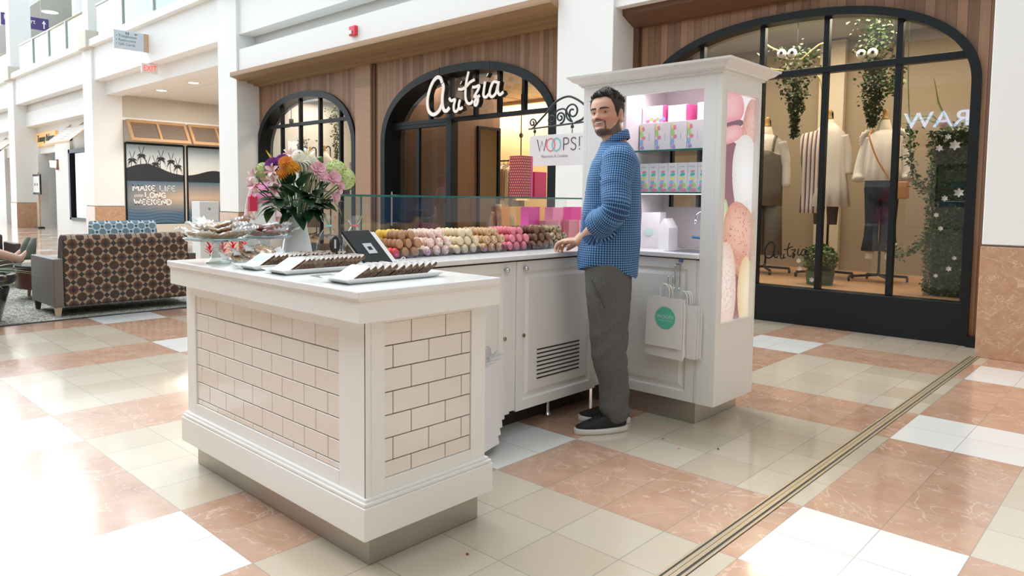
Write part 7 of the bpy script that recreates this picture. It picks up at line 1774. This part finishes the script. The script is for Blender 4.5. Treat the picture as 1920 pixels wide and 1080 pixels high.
ls = thing('script_shop_sign', 'white lit script letters with black sides hung in the arch over the shop door', 'sign', (-7.4, 6.95, 2.40))
m_ = MB(); script_word(m_, lambda x, y: (PW(x, y)[0], 6.97, PW(x, y)[2]), .056, .07, (0, 1, 0)); obj('letter_return', m_, BLACK, ls)
m_ = MB(); script_word(m_, lambda x, y: (PW(x, y)[0], 6.93, PW(x, y)[2]), .038, .012, (0, 1, 0)); obj('letter_face', m_, pmat('letter_white', (.88, .82, .76), .5, emit=.12), ls)
for x, z in ((-7.98, 2.93), (-6.95, 2.86)): obj('hanging_wire', MB().tube([(x, 6.97, z), (x, 6.97, arch_z(2, x))], .006, 6), BLACK, ls)
dc = thing('window_decal', 'black script shop name stuck on the lower left pane of the big window', 'decal', (-2.88, yb3 - .004, .62))
m_ = MB(); script_word(m_, lambda x, y: (-3.11 + (x - 195) / 920 * .455, yb3 - .004, .625 + (640 - y) / 430 * .175), 0.0115, .002, (0, 1, 0)); obj('lettering', m_, BLACK, dc)
# ------------------------------------------------------------------ plants
IVYD = pmat('ivy_leaf', (.060, .120, .030), .5, noise_amt=.6, noise_scale=25); IVYL = pmat('ivy_leaf_light', (.13, .20, .04), .5, noise_amt=.5, noise_scale=25)
PETW = pmat('paper_white_flower', (.84, .78, .70), .7)
def foliage(pts, size, seed):
    r = random.Random(seed); m_ = MB()
    for p in pts:
        M = Matrix.Translation(p) @ Matrix.Rotation(r.uniform(0, 6.28), 4, 'Z') @ Matrix.Rotation(r.uniform(-1.2, 1.0), 4, 'X') @ Matrix.Rotation(r.uniform(-.6, .6), 4, 'Y')
        s_ = size * r.uniform(.6, 1.3)
        vs_ = [M @ Vector(q) for q in ((0, 0, 0), (-.45 * s_, .35 * s_, .08 * s_), (0, s_, -.1 * s_), (.45 * s_, .35 * s_, .08 * s_))]
        m_.add(vs_, [(0, 1, 2), (0, 2, 3)])
    return m_
def cloud(f, n, seed):
    r = random.Random(seed); return [f(r) for _ in range(n)]
def white_flower(par, c, s_):
    m_ = MB(); q = Matrix.Translation(c) @ Vector((.25, -1, .2)).to_track_quat('Z', 'Y').to_matrix().to_4x4()
    for k_ in range(6): petal(m_, q @ Matrix.Rotation(k_ * PI / 3, 4, 'Z'), s_, s_ * .8, .5, .1, 3)
    obj('paper_flower', m_, PETW, par, recalc=False)
# ivy column at the right of the window
iv = thing('ivy_tower', 'tall ivy-covered column with white flowers at the right end of the window display', 'plant column', (-1.52, 7.62, .36))
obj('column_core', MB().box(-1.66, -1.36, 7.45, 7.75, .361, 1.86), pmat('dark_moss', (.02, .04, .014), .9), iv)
def colp(r):
    f = r.choice((0, 0, 0, 1, 1)); z = .37 + 1.5 * r.random(); w_ = .02 + .05 * r.random()
    if f == 0: return (r.uniform(-1.71, -1.33), 7.45 - w_, z)
    return (-1.66 - w_, r.uniform(7.42, 7.78), z)
fo = obj('foliage', foliage(cloud(colp, 3600, 1), .030, 1), IVYD, iv, recalc=False)
obj('foliage', foliage(cloud(lambda r: (-1.50 + r.gauss(0, .11), 7.52 + r.gauss(0, .08), 1.80 + r.gauss(0, .07)), 500, 2), .036, 2), IVYL, iv, recalc=False)
for c, s_ in (((-1.50, 7.36, 1.72), .05), ((-1.62, 7.36, 1.70), .035), ((-1.56, 7.38, 1.80), .03), ((-1.45, 7.36, 1.30), .045), ((-1.56, 7.37, 1.25), .03), ((-1.62, 7.37, 1.10), .025), ((-1.58, 7.37, .98), .025), ((-1.50, 7.37, .62), .028), ((-1.46, 7.37, .72), .022), ((-1.60, 7.37, .55), .022)): white_flower(iv, c, s_)
obj('grass_blade', MB().tube([(-1.55, 7.45, 1.85), (-1.70, 7.42, 2.0), (-1.95, 7.40, 2.02)], [.012, .009, .002], 6).tube([(-1.55, 7.45, 1.85), (-1.66, 7.42, 2.12), (-1.70, 7.40, 2.34)], [.012, .009, .002], 6).tube([(-1.55, 7.45, 1.85), (-1.75, 7.42, 1.98), (-1.99, 7.40, 1.94)], [.012, .008, .002], 6), pmat('straw_green', (.30, .36, .08), .6), iv)
obj('peach_bloom', bloom('mum', .05, Matrix.Translation((-1.60, 7.36, 1.92)) @ Matrix.Rotation(1.2, 4, 'X')), pmat('peach_petal', (.84, .48, .34), .6), iv, recalc=False)
ga = thing('ivy_garland', 'ivy garland drooping from the column towards the jeans', 'garland', (-1.9, 7.5, .36), 0, 'ivy garlands of the window')
gp = catmull([(-1.60, 7.42, 1.02), (-1.72, 7.42, .86), (-1.88, 7.45, .74), (-2.04, 7.5, .74)], 8)
obj('stem', MB().tube(gp, .006, 6), STEMM, ga); obj('foliage', foliage(cloud(lambda r: tuple(gp[int(r.random() * (len(gp) - 1))] + Vector((r.gauss(0, .025), r.gauss(0, .02), r.gauss(0, .03)))), 260, 3), .036, 3), IVYL, ga, recalc=False)
ga = thing('ivy_garland', 'ivy garland hanging down right beside the white blouse', 'garland', (-1.9, 7.6, 1.4), 0, 'ivy garlands of the window')
gp = catmull([(-2.02, 7.75, 3.20), (-2.0, 7.75, 2.4), (-1.96, 7.70, 2.0), (-1.92, 7.65, 1.65), (-1.88, 7.65, 1.42), (-1.72, 7.6, 1.30)], 8)
obj('stem', MB().tube(gp, .005, 6), STEMM, ga); obj('foliage', foliage(cloud(lambda r: tuple(gp[int((.45 + .55 * r.random()) * (len(gp) - 1))] + Vector((r.gauss(0, .025), r.gauss(0, .02), r.gauss(0, .03)))), 300, 4), .036, 4), IVYD, ga, recalc=False)
def hanging(x, y, ztop, zbot, wx, label, eyes, seed, n, mat_, vine):
    h = thing('hanging_ivy', label, 'hanging plant', (x, y, zbot), 0, 'hanging ivy with eyes')
    obj('cord', MB().tube([(x, y, 3.22), (x, y, ztop - .1)], .004, 6), BLACK, h)
    def f(r):
        t_ = r.random() ** .8; z = ztop - (ztop - zbot) * t_; w_ = wx * max(.12, (1 - t_) ** vine)
        return (x + r.gauss(0, .5) * w_, y + r.gauss(0, .5) * w_ * .8, z)
    obj('foliage', foliage(cloud(f, n, seed), .045, seed), mat_, h, recalc=False)
    for ex_, ez_ in eyes:
        e = obj('eyeball', MB().ell((ex_, y - wx * .62, ez_), .050, .050, .050, 16, 12), pmat('eyeball_white', (.85, .83, .78), .3), h, smooth=True)
        obj('pupil', MB().ell((ex_ + .012, y - wx * .62 - .042, ez_), .020, .012, .020, 12, 8), BLACK, e, smooth=True)
    return h
h1 = hanging(-3.27, 8.2, 2.98, 1.95, .34, 'wide hanging ivy with two round eyes and thin twigs in the window', ((-3.36, 2.86), (-3.24, 2.85)), 11, 1300, IVYD, 1.3)
for a in (((-3.3, 8.15, 2.85), (-3.55, 8.1, 2.98), (-3.62, 8.1, 3.08)), ((-3.2, 8.15, 2.8), (-3.0, 8.1, 2.92), (-2.93, 8.1, 2.93)), ((-3.1, 8.15, 2.62), (-2.98, 8.1, 2.58), (-2.94, 8.1, 2.42)), ((-3.4, 8.15, 2.7), (-3.6, 8.1, 2.75), (-3.66, 8.1, 2.86))):
    obj('twig', MB().tube(catmull(a, 5), .009, 6), pmat('yellow_twig', (.50, .42, .16), .7), h1)
hanging(-2.44, 8.2, 3.2, 2.02, .22, 'long narrow hanging ivy with two round eyes above the blouse', ((-2.54, 2.76), (-2.43, 2.76)), 12, 1500, IVYD, .5)
hanging(-2.26, 8.15, 2.62, 2.32, .16, 'small bunch of light hanging leaves near the blouse neck', (), 13, 160, IVYL, .4)
tp = thing('potted_topiary', 'round clipped shrub in a green pot on the display floor behind the decal', 'potted plant', (-2.58, 7.55, .36))
tcx, tcy = -2.69, 7.55
obj('pot', MB().lathe([(.001, .361), (.125, .361), (.14, .48), (.145, .50), (.12, .50), (.001, .47)], (tcx, tcy, 0), 24), pmat('green_pot', (.05, .10, .04), .5), tp, smooth=True, auto=50)
obj('foliage', foliage(cloud(lambda r: tuple(Vector((tcx, tcy, .62)) + Vector((r.gauss(0, 1), r.gauss(0, 1), r.gauss(0, 1))).normalized() * (.17 * r.random() ** .25)), 1700, 21), .030, 21), IVYL, tp, recalc=False)
for c in ((-2.85, 7.42, .52), (-2.86, 7.42, .60), (-2.70, 7.36, .42), (-2.66, 7.40, .76)): white_flower(tp, c, .028)
# ------------------------------------------------------------------ mannequins
FORM = pmat('linen_form', (.80, .68, .54), .8); CREAM = pmat('cream_cloth', (.84, .76, .66), .85, bump=.2, bump_scale=25)
DENIM = pmat('dark_denim', (.028, .042, .070), .85, noise_amt=.4, noise_scale=12); OLIVE = pmat('olive_cloth', (.17, .14, .10), .9); SCARF = None
def mannequin(x, y, rz, label, z0=.36, sh=1.94, kind='blouse'):
    t_ = thing('mannequin', label, 'mannequin', (x, y, z0), rz)
    h = sh - z0                                                     # shoulder height above the deck
    b = MB(); b.loft([sect((0, 0), .10, .135, h - .62, 28, 2.2), sect((0, 0), .115, .16, h - .52, 28, 2.2), sect((0, 0), .085, .12, h - .33, 28, 2.2), sect((.02, 0), .105, .145, h - .14, 28, 2.2), sect((0, 0), .075, .175, h - .03, 28, 2.2), sect((0, 0), .052, .07, h + .04, 28, 2), sect((0, 0), .045, .045, h + .14, 28, 2)])
    obj('torso', b, FORM, t_, world=False, smooth=True)
    obj('neck_cap', MB().lathe([(.045, h + .14), (.03, h + .16), (.022, h + .20), (.03, h + .24), (.001, h + .26)], n=16), pmat('cap_wood', (.62, .38, .12), .4), t_, world=False, smooth=True)
    st_ = MB().tube([(-.16, 0, .10), (-.16, 0, h + .16)], .013, 8).tube(catmull([(-.16, 0, h + .14), (-.15, 0, h + .22), (-.08, 0, h + .24), (-.03, 0, h + .20)], 5), .013, 8)
    obj('stand_pole', st_, BLACK, t_, world=False, smooth=True)
    ft = MB()
    for a in (.4, 1.97, 3.54, 5.11): ft.tube([(-.05, 0, .075), (-.05 + .30 * math.cos(a), .30 * math.sin(a), .055)], .014, 8)
    ft.tube([(-.16, 0, .10), (-.05, 0, .075)], .016, 8); obj('stand_base', ft, BLACK, t_, world=False)
    for a in (.4, 1.97, 3.54, 5.11):
        c = Vector((-.05 + .30 * math.cos(a), .30 * math.sin(a), .027)); q = Matrix.Translation(c) @ Matrix.Rotation(PI / 2, 4, 'X')
        obj('caster', MB().lathe([(.001, -.012), (.026, -.012), (.026, .012), (.001, .012)], n=14, mat=q), BLACK, t_, world=False)
    def sleeve(sd, pts, r, m_): obj('sleeve', MB().tube(catmull([(p[0], sd * p[1], p[2]) for p in pts], 6), r, 16), m_, t_, world=False, smooth=True)
    def ripple(c, hx, hy, z, k_, amp): return [Vector((c[0] + (hx + amp * math.sin(k_ * a)) * math.cos(a), c[1] + (hy + amp * math.sin(k_ * a)) * math.sin(a), z)) for a in [2 * PI * j / 72 for j in range(72)]]
    def up(z, hx, hy): return ripple((0, 0), hx, hy, z, 11, 0.0)
    if kind == 'blouse':
        obj('blouse', MB().loft([ripple((0, 0), .145, .195, h - .50, 13, .012), ripple((0, 0), .14, .185, h - .38, 13, .010), ripple((.01, 0), .13, .17, h - .18, 13, .004), up(h - .02, .09, .17), up(h + .03, .058, .075)]), CREAM, t_, world=False, smooth=True)
        for sd in (1, -1): sleeve(sd, [(0, .14, h - .04), (-.01, .195, h - .24), (.01, .225, h - .42), (.04, .225, h - .50)], [.055] * 6 + [.056] * 8 + [.062] * 4 + [.036], CREAM)
        for sd in (1, -1): obj('shoulder_ruffle', MB().tube(catmull([(.02, sd * .13, h + .03), (.03, sd * .20, h - .02), (0, sd * .21, h - .12)], 6), [.02 + .012 * (i % 2) for i in range(13)], 10), CREAM, t_, world=False, smooth=True)
        obj('waistband', MB().loft([sect((0, 0), .115, .155, h - .70, 24, 2.2), sect((0, 0), .125, .17, h - .60, 24, 2.2), sect((0, 0), .118, .165, h - .46, 24, 2.2)]), DENIM, t_, world=False, smooth=True)
        for sd in (1, -1):
            obj('trouser_leg', MB().loft([sect((0, sd * .07), .10, .095, h - .46, 24, 2.1), sect((0, sd * .078), .095, .088, h - .62, 24, 2.1), sect((.005, sd * .08), .070, .068, h - .95, 24, 2.1), sect((0, sd * .085), .072, .070, h - 1.10, 24, 2.1), sect((0, sd * .09), .095, .088, .335, 24, 2.1)]), DENIM, t_, world=False, smooth=True)
            obj('foot_form', MB().loft([sect((0, sd * .09), .05, .045, .25, 16, 2.4), sect((0, sd * .09), .048, .042, .34, 16, 2.4)]), FORM, t_, world=False)
    elif kind == 'dress':
        obj('dress', MB().loft([ripple((0, 0), .20, .235, h - .82, 11, .016), ripple((0, 0), .175, .215, h - .60, 11, .010), ripple((0, 0), .14, .18, h - .35, 11, .004), up(h - .14, .135, .185), up(h - .01, .085, .165), up(h + .10, .055, .06)]), CREAM, t_, world=False, smooth=True)
        for sd in (1, -1): sleeve(sd, [(0, .145, h - .04), (-.01, .195, h - .25), (.0, .205, h - .46)], [.055] * 6 + [.05] * 6 + [.056], CREAM)
        sc = MB(); rr = []
        for i in range(15):
            tt = i / 14; pz = h + .03 - 1.05 * max(0, tt - .12); px = .06 + .10 * min(1, tt * 3); rr.append([(px + .015 * math.sin(u * 9 + tt * 3), -.245 + .21 * u - .02 * math.sin(tt * 7), pz + (-.05 * (1 - u) if tt < .2 else 0)) for u in [j / 8 for j in range(9)]])
        sc.loft(rr, False, False)
        def _sc(nt, tc):
            sp = N(nt, 'SeparateXYZ'); nt.links.new(tc.outputs['Object'], sp.inputs[0]); f = mathn(nt, 'FRACT', mathn(nt, 'MULTIPLY', sp.outputs[1], 22.0))
            return mixc(nt, mathn(nt, 'GREATER_THAN', f, .72), mixc(nt, mathn(nt, 'GREATER_THAN', f, .5), (.80, .70, .60), (.60, .34, .26)), (.10, .08, .12))
        o = obj('striped_scarf', sc, nodes_mat('striped_knit', _sc, .9), t_, world=False, smooth=True, recalc=False); o.modifiers.new('th', 'SOLIDIFY').thickness = .006
        for sd in (1, -1): obj('legging', MB().loft([sect((0, sd * .07), .05, .05, h - 1.02, 16, 2), sect((0, sd * .07), .065, .065, h - .80, 16, 2)]), pmat('dark_legging', (.06, .045, .035), .9), t_, world=False)
    else:
        obj('blouse', MB().loft([ripple((0, 0), .13, .165, h - .50, 11, .004), up(h - .2, .125, .17), up(h - .02, .085, .165), up(h + .05, .055, .065)]), CREAM, t_, world=False, smooth=True)
        for sd in (1, -1): sleeve(sd, [(0, .155, h - .04), (.0, .215, h - .30), (.02, .23, h - .56)], [.06] * 6 + [.05] * 6 + [.04], CREAM)
        obj('overalls', MB().loft([up(h - .78, .155, .19), up(h - .58, .152, .19), up(h - .34, .142, .186), up(h - .20, .142, .176), up(h - .14, .13, .10)]), OLIVE, t_, world=False, smooth=True)
        for sd in (1, -1):
            obj('trouser_leg', MB().loft([sect((0, sd * .09), .115, .098, h - .76, 24, 2.1), sect((0, sd * .10), .11, .10, h - 1.05, 24, 2.1), sect((0, sd * .10), .12, .11, .22, 24, 2.1)]), OLIVE, t_, world=False, smooth=True)
            obj('strap', MB().ribbon(catmull([(.135, sd * .09, h - .16), (.12, sd * .10, h - .02), (.0, sd * .10, h + .035), (-.09, sd * .09, h - .06)], 6), .035, (0, sd, 0.001), .004) if False else MB().tube(catmull([(.135, sd * .09, h - .16), (.11, sd * .10, h - .02), (.0, sd * .10, h + .03), (-.09, sd * .09, h - .06)], 6), .014, 6), OLIVE, t_, world=False)
    return t_
FACE = -PI / 2 + .25
mannequin(-2.33, 8.24, FACE, 'mannequin in a white ruffled blouse and dark flared jeans', kind='blouse')
mannequin(-2.90, 8.24, FACE - .1, 'mannequin in a cream dress with a striped scarf over one shoulder', kind='dress', sh=1.98)
mannequin(-3.60, 8.24, FACE, 'mannequin in olive overalls and a cream top next to the kiosk tower', kind='overalls')
bgm = thing('crossbody_bag', 'tan leather bag worn crossbody by the mannequin in jeans', 'bag', (-2.12, 8.12, 1.24))
obj('bag_body', MB().loft([[(-2.20, 8.07, 1.25), (-2.04, 8.07, 1.25), (-2.04, 8.15, 1.25), (-2.20, 8.15, 1.25)], [(-2.195, 8.08, 1.43), (-2.045, 8.08, 1.43), (-2.045, 8.14, 1.43), (-2.195, 8.14, 1.43)]]), pmat('tan_leather', (.50, .21, .06), .4), bgm, bevel=.015)
obj('strap', MB().tube(catmull([(-2.43, 8.20, 1.97), (-2.42, 8.05, 1.90), (-2.33, 8.03, 1.66), (-2.20, 8.05, 1.44)], 6), .009, 6), pmat('tan_leather', (.50, .21, .06), .4), bgm)
mannequin(-12.62, 8.0, FACE, 'mannequin in a cream dress in the left arched window', kind='dress', sh=1.98)
mannequin(-13.15, 8.0, FACE, 'mannequin in olive overalls in the left arched window', kind='overalls', sh=1.98)
mannequin(-11.35, 7.95, FACE, 'mannequin in white blouse and jeans at the right of the left arched window', kind='blouse', sh=1.86)
hanging(-12.05, 7.9, 2.95, 1.95, .22, 'hanging ivy in the left arched window', (), 14, 500, IVYL, .8)
hanging(-13.1, 7.8, 2.40, 2.10, .18, 'small leafy bunch at the left side of the left arched window', (), 15, 160, IVYL, .4)
st_ = thing('draped_stole', 'dark purple fringed stole on a rail in the left arched window', 'stole', (-11.62, 7.8, 1.25))
m_ = MB()
for i in range(14): m_.box(-11.78 + .023 * i, -11.76 + .023 * i, 7.79, 7.80, 1.22 + .02 * (i % 3), 1.70)
obj('fringe', m_, pmat('plum_yarn', (.09, .05, .09), .9), st_); obj('rail', MB().tube([(-11.84, 7.81, 1.71), (-11.40, 7.81, 1.71)], .012, 8).tube([(-11.84, 7.81, 1.71), (-11.84, 7.81, .361)], .012, 8), BLACK, st_)
for i, (x, y) in enumerate(((-13.2, 7.6), (-12.9, 8.9))):
    q = thing('spot_lamp', ['small spot lamp at the left window edge', 'small spot lamp deeper in the left window'][i], 'spot lamp', (x, y, 2.65), 0, 'window spot lamps')
    obj('lamp_body', MB().lathe([(.03, 2.62), (.045, 2.70), (.045, 2.76), (.001, 2.77)], (x, y, 0), 14).tube([(x, y, 2.76), (x, y, 3.22)], .006, 6), BLACK, q); obj('bulb', MB().ell((x, y, 2.62), .035, .035, .03, 12, 8), pmat('warm_bulb', (1, .85, .6), .5, emit=9), q)
# ------------------------------------------------------------------ inside the shop
mi = thing('tall_mirror', 'tall black framed mirror on the timber wall inside the doorway', 'mirror', (-7.98, 8.03, 1.0))
obj('mirror_frame', MB().box(-7.998, -7.96, 7.76, 7.80, .62, 2.32).box(-7.998, -7.96, 8.21, 8.25, .62, 2.32).box(-7.998, -7.96, 7.80, 8.21, 2.28, 2.32).box(-7.998, -7.96, 7.80, 8.21, .62, .66), BLACK, mi)
obj('mirror_glass', MB().box(-7.995, -7.985, 7.80, 8.21, .66, 2.28), pmat('mirror_silver', (.30, .27, .22), .03, 1.0), mi)
rk = thing('clothes_rail', 'black clothes rail hung from a rope against the glowing back wall', 'clothes rail', (-9.55, 10.2, 1.95))
obj('rail', MB().tube([(-10.1, 10.2, 1.95), (-8.9, 10.2, 1.95)], .016, 8), BLACK, rk); obj('rope', MB().tube([(-9.30, 10.2, 1.95), (-9.30, 10.2, 3.2)], .012, 6).ell((-9.30, 10.2, 2.42), .04, .04, .05, 10, 8), pmat('dark_rope', (.06, .045, .03), .9), rk)
obj('rope', MB().tube([(-10.05, 10.2, 1.95), (-10.05, 10.2, 3.2)], .012, 6), pmat('dark_rope', (.06, .045, .03), .9), rk)
gcol = [(.70, .58, .42), (.62, .46, .28), (.74, .66, .54), (.30, .22, .16), (.66, .52, .36), (.22, .18, .16), (.70, .60, .46)]
for i in range(7):
    x = -9.98 + .115 * i; t_ = thing('hanging_garment', '%s garment on the clothes rail, %s from the left' % (['sand', 'camel', 'ivory', 'dark brown', 'tan', 'charcoal', 'pale beige'][i], ORD[i]), 'garment', (x, 10.2, 1.2), 0, 'garments on the shop rail')
    obj('cloth', MB().loft([[(x - .04 - .012 * math.sin(k_ * 2.2), 10.02 + .36 * k_ / 9, 1.18 - .06 * (i % 3)) for k_ in range(10)] + [(x + .04 + .012 * math.sin(k_ * 2.2), 10.02 + .36 * k_ / 9, 1.18 - .06 * (i % 3)) for k_ in range(9, -1, -1)], [(x - .03, 10.03 + .34 * k_ / 9, 1.78) for k_ in range(10)] + [(x + .03, 10.03 + .34 * k_ / 9, 1.78) for k_ in range(9, -1, -1)], [(x - .01, 10.14 + .12 * k_ / 9, 1.87) for k_ in range(10)] + [(x + .01, 10.14 + .12 * k_ / 9, 1.87) for k_ in range(9, -1, -1)]]), pmat('garment_%d' % i, gcol[i], .9), t_)
    obj('hanger', MB().tube([(x, 10.05, 1.83), (x, 10.2, 1.89), (x, 10.35, 1.83)], .006, 6).tube(catmull([(x, 10.2, 1.89), (x, 10.2, 1.935), (x, 10.225, 1.955), (x, 10.2, 1.975)], 4), .004, 6), BLACK, t_)
dw = thing('driftwood_reflection', 'pale branching driftwood shape standing in for a reflection inside the doorway', 'display stand', (-7.55, 7.95, 0))  # solid branches added for a golden shape taken as a reflection
DW = pmat('driftwood', (.58, .40, .20), .8, noise_amt=.4, noise_scale=14)
for P_, r_ in (([(-7.62, 7.9, 0), (-7.60, 7.9, .55), (-7.66, 7.9, 1.12)], .045), ([(-7.58, 7.9, .3), (-7.42, 7.95, .62), (-7.46, 8.0, .95)], .035), ([(-7.60, 7.9, .5), (-7.75, 7.85, .80), (-7.72, 7.85, 1.0)], .03), ([(-7.40, 8.0, 0), (-7.44, 7.95, .5), (-7.36, 7.95, .8)], .035)): obj('branch', MB().tube(catmull(P_, 5), r_, 8), DW, dw, smooth=True)
obj('foot', MB().box(-7.85, -7.2, 7.75, 8.15, .0, .05), DW, dw)
for i in range(4): tagp(obj('folded_clothes', MB().box(-6.9 + .0 * i, -6.45, 8.1, 8.5, .60 + .07 * i, .665 + .07 * i), pmat('garment_%d' % ((i * 2 + 1) % 7), gcol[(i * 2 + 1) % 7], .9), bevel=.02), 'folded garment, %s from the bottom of the pile on the shop table' % ORD[i], 'folded clothes', 'folded clothes on the shop table')
tt_ = thing('shop_table', 'dark wood table with folded clothes inside the shop', 'table', (-6.7, 8.3, 0)); obj('table_top', MB().box(-7.1, -6.2, 7.95, 8.65, .55, .598), pmat('dark_walnut', (0.12, 0.055, 0.03), 0.6), tt_)
for xx in (-7.05, -6.25):
    for yy_ in (8.0, 8.6): obj('leg', MB().box(xx - .03, xx + .03, yy_ - .03, yy_ + .03, 0, .55), pmat('dark_walnut', (0.12, 0.055, 0.03), 0.6), tt_)
for i, (x, y) in enumerate(((-7.55, 8.2), (-6.95, 8.9), (-6.35, 8.0), (-7.1, 9.6), (-6.2, 9.4))):
    q = thing('track_spot', 'round ceiling spot inside the shop, %s from the door' % ORD[i], 'spot lamp', (x, y, 3.15), 0, 'shop ceiling spots')
    obj('lamp_body', MB().lathe([(.06, 3.15), (.06, 3.219), (.001, 3.219)], (x, y, 0), 16, cap=False), BLACK, q); obj('bulb', MB().lathe([(.05, 3.152), (.001, 3.151)], (x, y, 0), 16), pmat('warm_bulb', (1, .85, .6), .5, emit=9), q)
# sign over the shop opposite, seen mirrored in the window glass
os_ = thing('opposite_shop_sign', 'pale blue letters over the shop opposite, mirrored in the big window', 'sign', (-4.8, -9.1, 3.35))
m_ = MB(); text_mb(m_, 'R RAW', .64, (-3.75, -9.09, 3.40), (-1, 0, 0), (0, 0, 1), .05, squeeze=1.15); obj('lettering', m_, pmat('lit_blue_letters', (.45, .65, .95), .5, emit=7.0), os_)
# crumbs on the tiles
for i, (x, y, c) in enumerate(((-1.93, 3.28, (.80, .25, .35)), (-1.72, 3.05, (.80, .25, .35)), (-1.85, 3.12, (.55, .12, .05)), (-1.58, 3.18, (.10, .06, .05)), (-1.98, 3.36, (.40, .68, .30)), (-1.70, 1.62, (.30, .05, .05)))):
    tagp(obj('crumb', MB().ell((x, y, .003), .006, .005, .003, 8, 6), pmat('crumb_%d' % i, c, .8)), ['pink crumb in front of the shoes', 'pink crumb out on the beige tiles', 'rusty crumb on the beige tiles', 'dark crumb farthest out on the tiles', 'green crumb under the tower door', 'dark red crumb beside the tiled counter base'][i], 'crumb')
